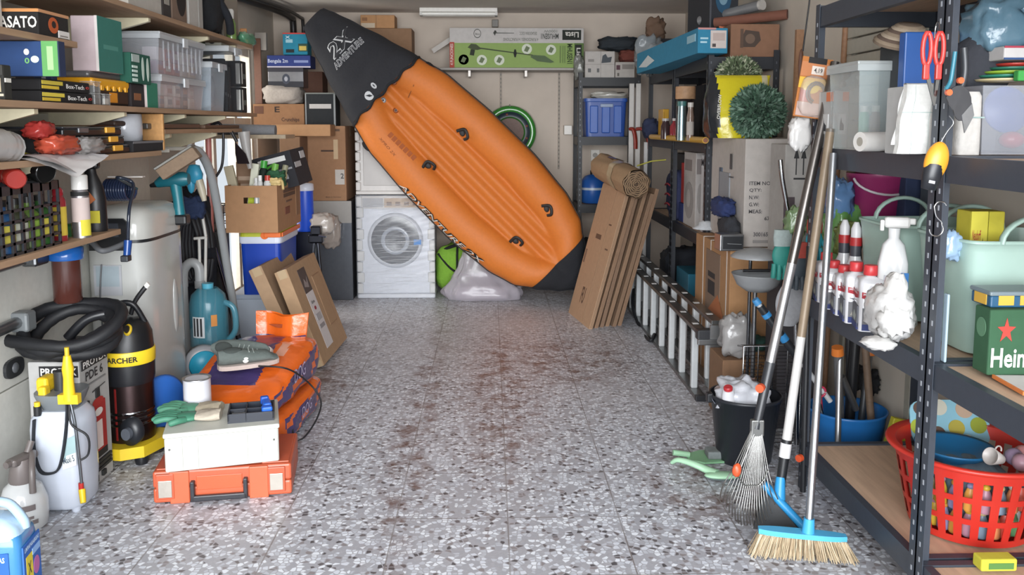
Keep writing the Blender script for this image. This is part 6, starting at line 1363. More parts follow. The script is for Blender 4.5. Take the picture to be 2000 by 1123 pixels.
bx('black_tool_box', 'tall black box with a blue round print standing behind the blue carton', 'carton', (1.33, 5.30, Zt + .17), (1.51, 5.75, Zt + .50), '#2b2d33', pr=[('F', .2, .35, .75, .9, '#1f4a66', 'O'), ('F', .32, .5, .62, .75, '#6d8ea0', 'O'), ('F', 0, 0, .06, 1, '#4a4c52')], rot=(R(0), R(0), R(4)))
crumple('clear_bag', 'clear plastic bag bunched at the far end of the blue carton', 'bag', (pxx(1265, 6.4), 6.42, Zt + .12), (.1, .1, .12), '#9aa3a8', 'film', amp=.5, alpha=.55)
crumple('dark_bag', 'dark bag lying behind the blue carton on the far shelving', 'bag', (1.52, 6.3, Zt + .12), (.13, .25, .12), '#26292f', 'cloth', amp=.4)
crumple('brown_paper', 'crumpled brown packing paper on top of the far shelving', 'paper', (pxx(1277, 6.7), 6.72, Zt + .34), (.07, .06, .08), '#6b5444', 'card', amp=.5)
bx('dark_prop_box', 'dark box beneath the crumpled packing paper', 'box', (1.32, 6.66, Zt), (1.5, 6.84, Zt + .27), '#2c2d33')
q0, q1 = P(1404, 108, Y=4.95), P(1506, 46, Y=4.95)
zb = Z4 + .001
bx('picture_carton', 'brown carton with a dark machine picture and blue carton in front', 'carton', (pxx(1424, 5.0) , 5.02, zb), (1.69, 5.28, P(1500, 46, Y=5.0).z), '#8a6650', pr=[('F', .22, .30, .62, .82, '#4a3c34', [(.1, 0), (0, .5), (.2, 1), (.9, .9), (1, .4), (.7, 0)]), ('F', .3, .4, .5, .7, '#6f5a4c', 'O'), ('F', .2, .28, .26, .85, '#5a463a')])
t = thing('cardboard_tube', 'brown cardboard tube lying across the top of the picture carton', 'tube', (pxx(1440, 5.1), 5.1, P(1500, 46, Y=5.0).z + .03)); b = mb(('#7a4f40', 'card'), True); b.tube([(-.12, .12, 0), (.24, -.12, .02)], .029, 18); b.build('tube_body', t); mb(('#5a3a30', 'card'), True).tube([(.24, -.12, .02), (.243, -.122, .0202)], .024, 16).build('end_plug', t)
t = thing('poster_tube', 'grey tube with a white end lying above the brown cardboard tube', 'tube', (pxx(1420, 5.25), 5.3, P(1500, 46, Y=5.0).z + .075)); b = mb(('#77787a', 'plastic'), True); b.tube([(-.12, .2, 0), (.13, -.22, .04)], .03, 18); b.build('tube_body', t); mb('#b9b5b0', True).tube([(.13, -.22, .04), (.139, -.235, .0412)], .031, 18).build('end_cap', t)
t = thing('orange_tube', 'dark tube with an orange end ring beside the blue carton', 'tube', (pxx(1408, 5.2), 5.2, P(1500, 46, Y=5.0).z + .005)); b = mb('#26272b', True); b.tube([(0, .25, .02), (0, -.0, 0)], .028, 16); b.build('tube_body', t); mb('#c2663c', True).tube([(0, 0, 0), (0, -.012, 0)], .03, 16).build('end_ring', t)
# middle level of the near far-unit: bottles
g = Z3 + .001
def bot(label, px, Y, r, h_, col, capc, neck=.4, name='bottle', kind='gloss', label_c=None):
    parts = [('bottle_body', [(r, 0), (r, h_ * .62), (r * neck, h_ * .8), (r * neck, h_ * .9)], (col, kind)), ('cap', [(r * neck * 1.15, h_ * .88), (r * neck * 1.15, h_)], (capc, 'plastic'))]
    if label_c: parts.append(('bottle_label', [(r + .0007, h_ * .15), (r + .0007, h_ * .5)], (label_c, 'paper'), {'cap': False}))
    return lathe_thing(name, label, (pxx(px, Y), Y, g), parts)
bx('yellow_box', 'tall yellow plastic box standing on the far shelving', 'box', (1.30, 6.42, g), (1.345, 6.6, g + .215), '#d3a02c', 'plastic', pr=[('F', .1, .1, .2, .9, '#a57a1e')])
bx('yellow_box', 'second slim yellow box behind the shelving post', 'box', (1.31, 6.02, g), (1.33, 6.1, g + .20), '#c79a3a', 'plastic')
bot('small clear bottle with a red liquid on the far shelving', 1317, 5.75, .03, .14, '#8a3038', '#b8b3b0')
bot('red jar beside the clear bottles on the far shelving', 1326, 5.62, .03, .12, '#8c2a30', '#5a2226', .8, name='jar')
bot('dark glass jar by the yellow box on the far shelving', 1300, 5.85, .032, .14, '#3a2a2c', '#a5a3a2', .7, name='jar')
bot('tall shiny bottle with foil on the middle level', 1331, 5.28, .028, .24, '#8fa5ac', '#3f6a68', .9, kind='metal')
t = lathe_thing('storage_jar', 'dark glass jar with a wide pale wooden lid', (pxx(1341, 5.45), 5.50, g), [('jar_body', [(.055, 0), (.058, .02), (.058, .24), (.05, .26)], ('#2b2425', 'gloss')), ('wooden_lid', [(.062, .26), (.064, .265), (.064, .335), (.062, .34)], ('#b08a68', 'wood'))])
bot('narrow brown and white bottle behind the near post', 1348, 5.18, .022, .23, '#7d6a60', '#c2bcb6', .7, label_c='#a9a29c')
bx('white_packet', 'white paper packet lying on a brown carton behind the near post', 'packet', (1.36, 5.1, g + .19), (1.47, 5.22, g + .24), '#bdbab6', 'paper', rot=(0, R(-14), 0))
bx('brown_box', 'tall brown carton behind the near post on the middle level', 'carton', (1.36, 5.12, g), (1.44, 5.3, g + .185), '#7a6350')
crumple('dark_cloth', 'navy cloth bundle on the middle level of the far shelving', 'cloth', (pxx(1268, 6.5) + .05, 6.72, g + .07), (.06, .09, .07), '#2c3450', 'cloth')
# yellow tube across the shelf edge
t = thing('yellow_tube', 'long yellow tube lying along the shelf edge, open end towards the room', 'tube', (1.235, 5.0, Z3 - .035))
A_ = P(1378, 274, Y=4.86); B2 = P(1272, 267, Y=6.4); b = mb('#c59a3a', True); b.tube([A_ - t.location, B2 - t.location], .019, 14); b.build('tube_body', t); b = mb('#8a5a44', True); b.tube([A_ - t.location + Vector((0, -.001, 0)), A_ - t.location + Vector((0, -.004, 0))], .014, 12); b.build('open_end', t)
# lower level
g = Z2 + .001
bx('printed_carton', 'tall grey carton with faded printing behind the shelving post', 'carton', (1.315, 5.42, g), (1.37, 5.75, P(1320, 298, Y=5.5).z), '#a5a09d', pr=[('F', .1, .72, .9, .92, '#7a7270'), ('F', .2, .2, .9, .6, '#8b8683', 'O'), ('L', .1, .75, .7, .9, '#7a7270'), ('L', .1, .1, .85, .6, '#8b8684', 'O'), ('L', .3, .25, .6, .5, '#a09b98', 'O')])
bx('white_carton', 'white carton printed MC in black between the post and the plain carton', 'carton', (1.32, 5.05, g), (1.5, 5.3, P(1370, 305, Y=5.05).z), '#bcbdc0', pr=[('F', .05, .86, .6, .96, '#3a3b40', 'MC'), ('F', .1, .62, .6, .64, '#8a8d92'), ('F', .05, .1, .5, .4, '#9ea2a8'), ('L', .05, .86, .5, .95, '#3a3b40', 'MC')])
crumple('red_navy_bag', 'navy bag with red stripes on the lower level of the far shelving', 'bag', (1.36, 6.1, g + .17), (.07, .16, .17), '#2b3050', 'cloth', amp=.25, sq=.5)
for k in range(3): mb(('#a03038', 'cloth'), True).tube(bez([(-.076, -.12, .09 + k * .07), (-.088, -.02, .11 + k * .07), (-.076, .1, .09 + k * .07)], 5), .009, 8, flat=.5).build('red_stripe', bpy.data.objects['red_navy_bag'])
bx('red_box', 'red carton beside the striped navy bag', 'carton', (1.33, 5.80, g + .13), (1.40, 5.9, P(1300, 318, Y=5.85).z), '#a8302c', 'card')
bx('navy_box', 'navy blue carton beneath the red one', 'carton', (1.32, 5.78, g), (1.43, 5.92, g + .128), '#26356e', 'card')
# lowest level
g = Z1 + .001
bx('teal_box', 'teal plastic box on the lowest level of the far shelving', 'box', (1.30, 5.5, g + .1), (1.5, 5.85, g + .25), '#1f6076', 'plastic')
bx('low_carton', 'brown carton under the teal box', 'carton', (1.30, 5.2, g), (1.6, 5.88, g + .099), '#7c5f48')
crumple('dark_bag', 'dark bag on the lowest level of the far shelving', 'bag', (1.48, 6.4, g + .15), (.17, .25, .15), '#20232a', 'cloth', amp=.3)
# ---- tall white poles with red hooks
t = thing('white_poles', 'pair of tall white metal poles standing by the far shelving', 'pole', (1.15, 6.98, 0))
for px in (1234, 1247):
    a = P(px, 163, Y=6.98); b = mb(('#bdb9b4', 'paint')); b.box((a.x - 1.15 - .020, -.012, 0), (a.x - 1.15 + .020, .012, a.z), bev=.003); b.build('pole', t)
for px, dz in ((1231, 0), (1243, .01)):
    a = P(px, 252, Y=6.93); o = t.location; b = mb(('#8e3226', 'plastic'), True); s_ = 1.0 if px > 1240 else .45
    b.tube([p - o for p in bez([a, a + Vector((.05 * s_, -.02, -.005)), a + Vector((.09 * s_, -.02, -.08)), a + Vector((.095 * s_, -.02, -.16))], 5)], .024, 10, flat=.6); b.build('red_hook', t)
a = P(1262, 292, Y=6.9); b = mb(('#c2c0be', 'paint')); b.box((a.x - 1.15 - .018, -.09, 0), (a.x - 1.15 + .018, -.06, a.z + .06), bev=.003); b.build('short_pole', t)
a = P(1244, 324, Y=6.3); c_ = P(1301, 312, Y=6.25); t = thing('yellow_strip', 'thin yellow bent strip sticking out across the white poles', 'strip', a); b = mb('#b3ad3a', True); b.tube([Vector(), (c_ - a) * .5 + Vector((0, 0, .012)), c_ - a], .011, 8, flat=.5); b.build('strip', t)
# ---- flat cartons leaning in a row
def lean_panel(label, k, col, h_=.98, ex=0.0):
    bl = P(1110, 610, Z=0) + Vector((.055 * k, 0, 0)); br = P(1150, 643, Z=0) + Vector((.052 * k, .02 * k, 0))
    d = (bl - br); ln = d.length; ang = math.atan2(d.y, d.x)
    t = thing('folded_carton', label, 'folded carton'); t['group'] = 'folded flat cartons leaning in a row beside the ladder'
    lean = math.asin(.26 / 1.0)
    t.matrix_world = Matrix.Translation(br) @ Matrix.Rotation(ang - math.pi / 2, 4, 'Z') @ Matrix.Rotation(lean + (0, .012, -.006, .015, .004, -.004)[int(k + .5) % 6], 4, 'Y')
    b = mb((col, 'card')); b.box((.000, .012 * (k % 3), 0), (.026, ln, h_)); b.build('sheet', t)
    b = mb(('#7d6450', 'card'));
    for q_ in (.006, .013, .020): b.box((q_, -.0015 + .012 * (k % 3), .01), (q_ + .003, .001 + .012 * (k % 3), h_ - .01)); 
    b.box((.002, .04, h_ - .001), (.024, ln - .02, h_ + .0015)); b.build('folded_edge', t)
    if k == 0:
        FL = {'L': (frame((0, -1, 0), (0, 0, 1), (-1, 0, 0), (0, ln, 0)), ln, h_)}
        prints(t, FL, [('L', .3, .60, .52, .635, '#5d4636'), ('L', .35, .12, .50, .24, '#5d4636', 'FU'), ('L', .66, .02, .67, .98, '#8d7258'), ('L', .70, .72, .8, .73, '#5d4636'), ('L', .8, .55, .9, .56, '#5d4636'), ('L', .05, .4, .1, .5, '#6d5443')])
    return t
cols = ['#a5866a', '#8a6d55', '#7c6350', '#8f735b', '#806752', '#8a6e57']
names = ['folded brown carton with printed marks, the outermost one leaning towards the kayak', 'second folded carton of the leaning row, right behind the printed one', 'third folded carton of the leaning row', 'fourth folded carton of the leaning row, slightly taller', 'fifth folded carton of the leaning row', 'innermost folded carton of the row, resting on the ladder side']
for k in range(6): lean_panel(names[k], k * .84, cols[k], .98 + (.03, -.02, .01, .04, -.01, .02)[k])
# rolled brown packing paper
t = thing('paper_roll', 'rolled bundle of brown packing paper tied with tape on top of the leaning cartons', 'roll', (0, 0, 0))
a = P(1243, 362, Y=5.72); c_ = P(1178, 330, Y=6.4); a.z += .01; c_.z += .02
t.location = a; D_ = c_ - a; Q = D_.to_track_quat('Z', 'Y').to_matrix().to_4x4(); t.rotation_euler = Q.to_euler(); L_ = D_.length
def roll(u, v): an = 2 * math.pi * u; r = .098 * (1 + .10 * noise.noise(Vector((math.cos(an) * 2, math.sin(an) * 2, v * 3))) + .02 * math.sin(an * 7 + v * 5)); return (r * math.cos(an), r * math.sin(an), v * L_)
b = mb(('#94795c', 'card'), True); b.surf(roll, 40, 16)
b.build('outer_wrap', t)
b = mb(('#8c7359', 'card'), True); sp = []
for k in range(150): an = k * .26; r = .012 + .080 * k / 150; r *= 1 + .08 * math.sin(an * 3 + k); sp.append((r * math.cos(an), r * math.sin(an), -.004 + .008 * noise.noise(Vector((k * .3, 0, 0)))))
b.tube(sp, .0045, 5); b.use(('#4a3a2c', 'card'), False); b.prism([(.09 * math.cos(k * .3), .09 * math.sin(k * .3)) for k in range(21)], .004); b.build('spiral_end', t)
b = mb(('#b3a184', 'gloss'), True); b.surf(lambda u, v: tuple(Vector(roll(u, .34 + .14 * v)) * 1.0 + Vector((roll(u, .4)[0] * .03, roll(u, .4)[1] * .03, .03 * math.sin(6.28 * u)))), 40, 3); b.build('tape_band', t)
b = mb(('#6b5038', 'gloss'), True); b.surf(lambda u, v: tuple(Vector(roll(.2 + .3 * u, .6 + .16 * v)) + Vector((roll(.2 + .3 * u, .6)[0] * .03, roll(.2 + .3 * u, .6)[1] * .03, 0))), 12, 3); b.build('brown_tape', t)
# ---- aluminium ladder lying on its side
t = thing('aluminium_ladder', 'two section aluminium ladder lying on its side along the shelving', 'ladder', (1.05, 4.22, 0))
LL = 2.72; AL = ('#a3a5a6', 'metal'); AR = ('#b9bcbe', 'paint')
for sec, (dx, dz, y0) in enumerate(((0, 0, 0), (.068, .055, -.02))):
    for z in (0, .345):
        b = mb(('#7f8181', 'metal')); b.box((dx, y0, z + dz), (dx + .055, LL + y0, z + dz + .022), bev=.002); b.box((dx + .004, y0, z + dz + (-.0 if z else .022)), (dx + .010, LL + y0, z + dz + (.0 if z else .022) + .0001)); b.build('side_rail', t)
    for k in range(9):
        y = .14 + k * .285 + y0
        b = mb(AR); b.box((dx + .010, y, dz + .02), (dx + .045, y + .034, dz + .347), bev=.006); b.build('rung', t)
        b = mb(('#d5d6d6', 'paint')); b.box((dx + .012, y + .002, dz + .3665), (dx + .043, y + .03, dz + .3685)); b.build('rung_end', t)
b = mb('#2b2c30'); b.box((-.004, -.03, .32), (.12, .03, .375), bev=.008); b.build('end_bracket', t); b = mb(('#8d9092', 'metal')); b.box((-.004, -.045, .30), (.10, -.02, .33), bev=.004); b.box((.12, -.03, .36), (.16, .02, .41), bev=.006); b.build('steel_clip', t)
b = mb('#25262a'); b.box((-.003, -.02, 0), (.06, .012, .03), bev=.004); b.build('rubber_foot', t); b = mb('#25262a'); b.box((.066, -.035, .055), (.125, -.01, .085), bev=.004); b.build('rubber_foot', t)
b = mb(('#b4b6b8', 'metal')); b.box((.058, -.035, .06), (.125, -.022, .40)); b.build('end_upright', t)
t = thing('black_hose_loop', 'black rubber hose loop hanging out under the ladder rail', 'hose', (1.0, 5.6, 0))
pts = bez([P(1238, 560, Y=6.4), P(1236, 600, Y=6.1), P(1252, 645, Y=5.8), P(1270, 665, Z=.02), P(1279, 650, Z=.03)], 6); mb(('#1b1c20', 'rubber'), True).tube([p - t.location for p in pts], .011, 8).build('hose', t)
# ---- cartons between the shelving units
t = bx('strapped_carton', 'brown carton bound with white plastic straps under the plain white carton', 'carton', (1.215, 4.24, 0), (1.64, 4.96, .775), '#a27a54',
   pr=[('F', .12, .27, .8, .31, '#5d4232', 'Grey Line Premium'), ('F', .12, .20, .78, .24, '#5d4232', 'Tower Orange 4pcs'), ('F', .12, .13, .7, .17, '#5d4232', 'Line Tone Grey'), ('F', .12, .07, .4, .10, '#5d4232', 'G: 1,90'), ('F', .12, .01, .3, .04, '#5d4232', 'N 10'),
       ('L', .35, .45, .75, .93, '#7a6656'), ('L', .42, .62, .62, .78, '#2b2a2c'), ('L', .42, .72, .62, .74, '#7a6656'), ('L', .35, .45, .95, .65, '#a5653f', [(0, 0), (1, 0), (.6, 1)])])
for y in (-.30, .02, .18):
    b = mb(('#c9c2bb', 'gloss')); yy = y; b.box((-.2145, yy - .006, .0), (-.2125, yy + .006, .777)); b.box((-.2125, yy - .006, .775), (.2125, yy + .006, .7775)); b.build('strap', t)
bx('plain_carton', 'large plain white carton printed ITEM NO with weight details', 'carton', (1.30, 4.32, .779), (1.655, 4.97, 1.335), '#b1aba6',
   pr=[('F', 0.070, .575, 0.556, .61, '#4c4b4d', 'ITEM NO: 3081'), ('F', 0.070, .51, 0.249, .545, '#4c4b4d', 'QTY:'), ('F', 0.454, .51, 0.480, .545, '#4c4b4d', '1'), ('F', 0.070, .445, 0.217, .48, '#4c4b4d', 'N.W:'), ('F', 0.416, .445, 0.550, .48, '#4c4b4d', '10.5'), ('F', 0.070, .38, 0.217, .415, '#4c4b4d', 'G.W:'), ('F', 0.416, .38, 0.550, .415, '#4c4b4d', '13.8'), ('F', 0.070, .315, 0.262, .35, '#4c4b4d', 'MEAS:'), ('F', 0.416, .315, 0.550, .35, '#4c4b4d', '0.13'), ('F', 0.300, .25, 0.569, .285, '#4c4b4d', '67X35X'),
       ('F', 0.147, .10, 0.550, .14, '#5c5a5c', '300165 / 1 70'), ('F', 0.147, .04, 0.441, .065, '#8d8a88'), ('L', .60, .70, .66, .85, '#4c4b4d', '1'), ('L', .28, .10, .36, .70, '#4d5866'), ('L', .30, .12, .60, .66, '#8a8d92'), ('L', .58, .62, .70, .63, '#4c4b4d')])
# scale, cap and hat on the strapped carton
t = bx('radio_device', 'small silver and black device with a dial line on the strapped carton', 'device', (pxx(1392, 4.24) + .04, 4.20, .7765), (pxx(1443, 4.24) + .03, 4.30, .86), '#9b9da0', 'metal', pr=[('F', .12, .12, .95, .88, '#1c1e22'), ('F', .3, .4, .9, .46, '#c5c7c9', [(0, 1), (1, .2), (1, .0), (0, .8)])])
t.rotation_euler.z = R(2)
crumple('charcoal_hat', 'charcoal cloth hat resting against the plain carton', 'hat', (1.262, 4.45, .775 + .075), (.043, .13, .075), '#2c2e34', 'cloth', amp=.25, sq=.8)
crumple('fluffy_cloth', 'bright navy blue fluffy cloth lying on the charcoal hat', 'cloth', (1.255, 4.55, .775 + .19), (.045, .14, .05), '#26335e', 'cloth', amp=.35, fr=7)
lathe_thing('white_hat', 'white round brimmed hat lying at the far corner of the strapped carton', 'hat', (1.29, 4.85 + .17, .79), [('hat_body', [(.08, 0), (.085, .004), (.05, .02), (.045, .04), (.02, .05)], ('#b9bcc0', 'cloth'))])
# ---- yellow and black sack, topiary balls on the plain carton
z0 = 1.336
t = thing('yellow_sack', 'yellow and black plastic sack standing on the plain white carton', 'sack', (1.352, 4.62, z0)); 
def sk(u, v):
    a = 2 * math.pi * u; f = v; w_ = .182 * (1 - .10 * f) * (1 - .25 * max(0, .1 - f) * 10 * .3); d_ = (.125 * (1 - f) ** .5 + .012) if f > .35 else .115; n_ = 1 + .04 * noise.noise(Vector((math.cos(a) * 3, math.sin(a) * 3, f * 4)))
    return (w_ * n_ * math.copysign(abs(math.cos(a)) ** .6, math.cos(a)) - .02 * math.sin(f * 3.1), d_ * n_ * math.copysign(abs(math.sin(a)) ** .8, math.sin(a)), .335 * f)
ym, bm_, wm = Mt(('#c9bb22', 'film')), Mt(('#26282c', 'film')), Mt(('#c9c2a0', 'film'))
b = MB().use(ym, True); b.mats += [bm_, wm]; b.surf(sk, 48, 30); b.surf(lambda u, v: (sk(u, 0)[0] * (1 - v), sk(u, 0)[1] * (1 - v), .0), 48, 1)
for i, f in enumerate(b.f):
    x = sum(b.v[k][0] for k in f) / len(f); y = sum(b.v[k][1] for k in f) / len(f); z = sum(b.v[k][2] for k in f) / len(f)
    if x < -.142 + .012 * math.sin(z * 9): b.m[i] = 1
    elif .03 < x - .25 * z < .06 and z > .12: b.m[i] = 2
    elif .06 < x - .25 * z and x < .13 and z > .2: b.m[i] = 1
b.build('sack_body', t)
text_on('OVERFLOW', frame((.05, 0, 1), (-1, 0, .05), (0, -1, 0), (-.135, -.105, .10)), .13, .018, ('#d0cdc4', 'paper'), t)
def leafball(name, label, cat, c, r, ncl, col, col2, blade, seed, half=False):
    t = thing(name, label, cat, (c[0], c[1], c[2] - r)); rr = random.Random(seed)
    b = mb((col2, 'cloth'), True); b.ell((0, 0, r), (r * .86,) * 3, 20, 12); b.build('core', t)
    b = MB(); ms = [Mt((c_, 'cloth')) for c_ in col]
    for k in range(ncl):
        z = 1 - 2 * (k + .5) / ncl; ph = k * 2.399963; d = Vector((math.sqrt(1 - z * z) * math.cos(ph), math.sqrt(1 - z * z) * math.sin(ph), z))
        if half and d.z < -.3: continue
        if d.y > .55: continue
        for j in range(5):
            t_ = (d + Vector((rr.uniform(-1, 1), rr.uniform(-1, 1), rr.uniform(-1, 1))) * .75).normalized(); s_ = t_.cross(Vector((rr.uniform(-1, 1), rr.uniform(-1, 1), rr.uniform(-1, 1)))).normalized()
            p = d * r * rr.uniform(.80, .9); L_ = blade * rr.uniform(.7, 1.2); wv = L_ * .2
            b.use(ms[rr.randrange(len(ms))]); b.add([p + Vector((0, 0, r)), p + t_ * L_ * .5 + s_ * wv + Vector((0, 0, r)), p + t_ * L_ + Vector((0, 0, r)), p + t_ * L_ * .5 - s_ * wv + Vector((0, 0, r))], [[0, 1, 2, 3]], False)
    o = b.build('foliage', t); return t
qc = P(1482, 216, Y=4.42); rb = 51 / 1685 * (4.42 + .155)
leafball('topiary_ball', 'dark green artificial topiary ball in front of the yellow sack', 'topiary ball', (qc.x + .01, 4.46, z0 + rb * .98), rb * .93, 620, ['#4c6a56', '#5f7d69', '#3c5a47', '#7a9584'], '#22382c', .042, 1)
qc = P(1446, 150, Y=4.8); rb2 = 44 / 1685 * 4.9
leafball('grass_ball', 'pale green and white leafy ball showing above the yellow sack', 'topiary ball', (qc.x + .0, 4.84, qc.z - .015), rb2, 520, ['#8d9a7c', '#6f805f', '#b5b9a0', '#59684c'], '#4a563e', .03, 2)
bx('ball_stand', 'yellow and black carton behind the topiary balls', 'carton', (1.44, 4.74, z0), (1.60, 4.96, qc.z - .015 - rb2), '#2c2d30', pr=[('F', 0, .6, 1, 1, '#b5a836')])

bx('dark_backing_box', 'dark backing box added to darken the middle level behind the yellow box', 'backing box', (1.50, 6.0, Z3 + .001), (1.66, 6.80, Z3 + .38), '#1e2026', 'cloth')  # this and the next boxes are added to darken the far shelving's interior
bx('dark_backing_block', 'dark backing box added to darken the lower level behind the striped bag', 'crate', (1.46, 5.98, Z2 + .001), (1.66, 6.80, Z2 + .45), '#202229', 'plastic')
bx('dark_backing_block', 'dark backing box added to darken the lower level behind the printed grey carton', 'crate', (1.50, 5.36, Z2 + .001), (1.66, 5.88, Z2 + .45), '#24262d', 'plastic')
# ================================================================ near shelving on the other side
L1, L2, L3, L4 = (z + .001 for z in LV)
SX = 1.235
# ---- loaves of red capped cleaner bottles
def cleaner(label, px, py, Y, s=1.0, spout=False, depth=.0):
    x = pxx(px, Y) 
    t = thing('cleaner_bottle', label, 'bottle', (x, Y, L2), R(-14), 'cleaner bottles in a row on the middle shelf')
    w2, d2_, h_ = .033 * s, .045 * s, .17 * s
    b = mb(('#cbcbcf', 'gloss'), True)
    sh = [rprof(w2, d2_, 0, 28, .3), rprof(w2, d2_, h_ * .77, 28, .3), rprof(w2 * .9, d2_ * .86, h_ * .83, 28, .35), rprof(.016, .016, h_ * .86, 28, 1), rprof(.016, .016, h_ * .90, 28, 1)]
    loft(b, sh, True); b.build('bottle_body', t)
    if spout:
        mb('#a52828', True).lathe([(.019, h_ * .88), (.021, h_ * 1.05)], n=18).build('red_collar', t)
        b = mb('#cfcfd2', True); b.lathe([(.017, h_ * 1.05), (.017, h_ * 1.16), (.010, h_ * 1.24)], n=16); b.build('spout_cap', t)
    else:
        mb('#b83236', True).lathe([(.021, h_ * .88), (.022, h_ * .89), (.021, h_ * 1.03), (.019, h_ * 1.04)], n=22).build('red_cap', t)
    F = faces(w2 * 2, d2_ * 2, h_)
    prints(t, F, [('F', .08, .50, .92, .64, '#a5303a', [(0, .3), (0, 1), (.5, .75), (1, 1), (1, .3), (.5, 0)]), ('F', .14, .585, .86, .62, '#d9cfd0', 'MELLERUD'), ('F', .12, .06, .88, .38, '#6d6d70'), ('F', .2, .12, .7, .3, '#9a958c', [(0, .2), (.4, 1), (1, .6), (.8, 0)]), ('F', .12, .02, .88, .12, '#2f3a6a'), ('F', .15, .42, .85, .46, '#5a5a66', 'Steinreiniger'),
                  ('L', .1, .50, .9, .64, '#a5303a', [(0, .3), (0, 1), (.5, .75), (1, 1), (1, .3), (.5, 0)]), ('L', .16, .585, .84, .62, '#d9cfd0', 'MELLERUD'), ('L', .12, .06, .88, .40, '#5f6168'), ('L', .2, .14, .7, .3, '#9aa09a', [(0, .2), (.4, 1), (1, .6), (.8, 0)]), ('L', .12, .02, .88, .12, '#2f3a6a'), ('L', .15, .42, .85, .46, '#5a5a66', 'Steinreiniger')])
    return t
for (px, Y, s, sp, lab) in ((1625, 3.08, 1.02, 0, 'white cleaner bottle with red cap and label, farthest of the row'), (1640, 2.96, .96, 0, 'white cleaner bottle with red cap, second from the far end of the row'),
                            (1662, 2.86, .96, 0, 'white cleaner bottle with red label in the middle of the row'), (1685, 2.75, 1.12, 0, 'taller white cleaner bottle with red cap, second nearest of the row'), (1714, 2.64, 1.16, 0, 'largest white cleaner bottle with red cap, nearest of the row')):
    cleaner(lab, px, 0, Y, s, sp)
for px, Y, lab in ((1655, 3.06, 'dark necked bottle with red collar and white spout, farther of the two behind the row'), (1678, 2.98, 'dark necked bottle with red collar and white spout, nearer of the two behind the row')):
    x = pxx(px, Y); lathe_thing('spout_bottle', lab, 'bottle', (x + .02, Y + .03, L2), [('bottle_body', [(.032, 0), (.033, .01), (.033, .14), (.02, .17), (.018, .2)], ('#c5c5c8', 'gloss')), ('dark_neck', [(.0195, .175), (.0195, .215)], '#3c3d45'), ('red_collar', [(.021, .215), (.021, .245)], '#a42a2c'), ('white_spout', [(.018, .245), (.018, .275), (.008, .30)], '#c9c9cb')])
# trigger spray bottle
Y = 2.62; x = pxx(1757, Y)
t = thing('spray_bottle', 'tall white trigger spray bottle behind the white plastic bag', 'bottle', (x, Y, L2), R(-20))
hb = P(1757, 445, Y=Y).z - L2
b = mb(('#c9cacb', 'gloss'), True); loft(b, [rprof(.042, .028, 0, 28, .5), rprof(.044, .03, .01, 28, .5), rprof(.044, .03, hb * .66, 28, .5), rprof(.032, .026, hb * .84, 28, .7), rprof(.016, .016, hb * .90, 28, 1), rprof(.018, .018, hb, 28, 1)]); b.build('bottle_body', t)
b = mb('#c3c2c0'); b.box((-.03, -.014, hb), (.045, .014, hb + .035), bev=.008); b.box((-.042, -.009, hb - .01), (-.03, .009, hb + .025), bev=.003); b.box((.04, -.01, hb + .012), (.06, .01, hb + .032), bev=.004); b.build('trigger_head', t)
prints(t, faces(.088, .06, hb), [('F', .2, .30, .6, .55, '#a9a9b0'), ('F', .45, .1, .7, .22, '#b96a6a'), ('F', .75, .42, 1.0, .58, '#2f6fb0')])
# white crumpled bag
crumple('white_bag', 'white crumpled plastic bag slumped over the edge of the middle shelf', 'bag', (pxx(1758, 2.42), 2.43, L2 + .10), (.058, .088, .080), '#b9b8b7', 'film', amp=.15, fr=5, seed=4, sq=.8, n=(40, 26))
b = mb(('#c9c8c6', 'film'), True); b.ell((-.05, -.05, .0), (.045, .05, .018), 20, 12, .35, 5, 3); b.ell((.0, -.03, .15), (.03, .045, .05), 20, 12, .3, 4, 6); b.ell((-.01, -.06, .07), (.05, .05, .04), 20, 12, .6, 5, 9); b.build('bag_fold', bpy.data.objects['white_bag.001'])
# mint baskets and tubs
MINT = ('#a0bab0', 'plastic')
def tub(label, cx_, cy_, z, w2, d2_, h_, rz=0, name='tub', handles='x'):
    t = thing(name, label, 'tub', (cx_, cy_, z), rz)
    b = mb(MINT, True); loft(b, [rprof(w2 * .82, d2_ * .82, 0, 48, .28), rprof(w2 * .84, d2_ * .84, .01, 48, .28), rprof(w2 * .97, d2_ * .97, h_ * .9, 48, .28), rprof(w2, d2_, h_, 48, .28), rprof(w2 * 1.015, d2_ * 1.015, h_, 48, .28), rprof(w2 * 1.015, d2_ * 1.015, h_ - .008, 48, .28)], True, cap=False)
    loft(b, [rprof(w2 * .97, d2_ * .97, h_, 48, .28), rprof(w2 * .80, d2_ * .80, .008, 48, .28)], True, cap=False)
    b.add(rprof(w2 * .81, d2_ * .81, .008, 48, .28), [list(range(48))]); b.add(rprof(w2 * .82, d2_ * .82, 0, 48, .28), [list(range(48))[::-1]]); b.build('tub_body', t)
    for s_ in (-1, 1):
        b = mb(MINT, True)
        if handles == 'y': pts = [(.10 * math.cos(a) , s_ * d2_ * .99, h_ - .008 + .075 * math.sin(a)) for a in [math.pi * k / 12 for k in range(13)]]
        else: pts = [(s_ * w2 * .99, .10 * math.cos(a), h_ - .008 + .075 * math.sin(a)) for a in [math.pi * k / 12 for k in range(13)]]
        b.tube(pts, .012, 8, flat=.6); b.build('handle', t)
    return t
hM = P(1900, 470, Y=2.31).z - L2
tub('big mint green plastic tub standing on the middle shelf beside the beer carton', 1.508, 2.455, L2, .188, .165, hM + .0, 0, handles='y')
hN = P(1720, 432, Y=2.72).z - L2
tub('smaller mint green basket behind the spray bottle', 1.485, 2.86, L2, .175, .155, hN - .015, 0, name='basket', handles='y')
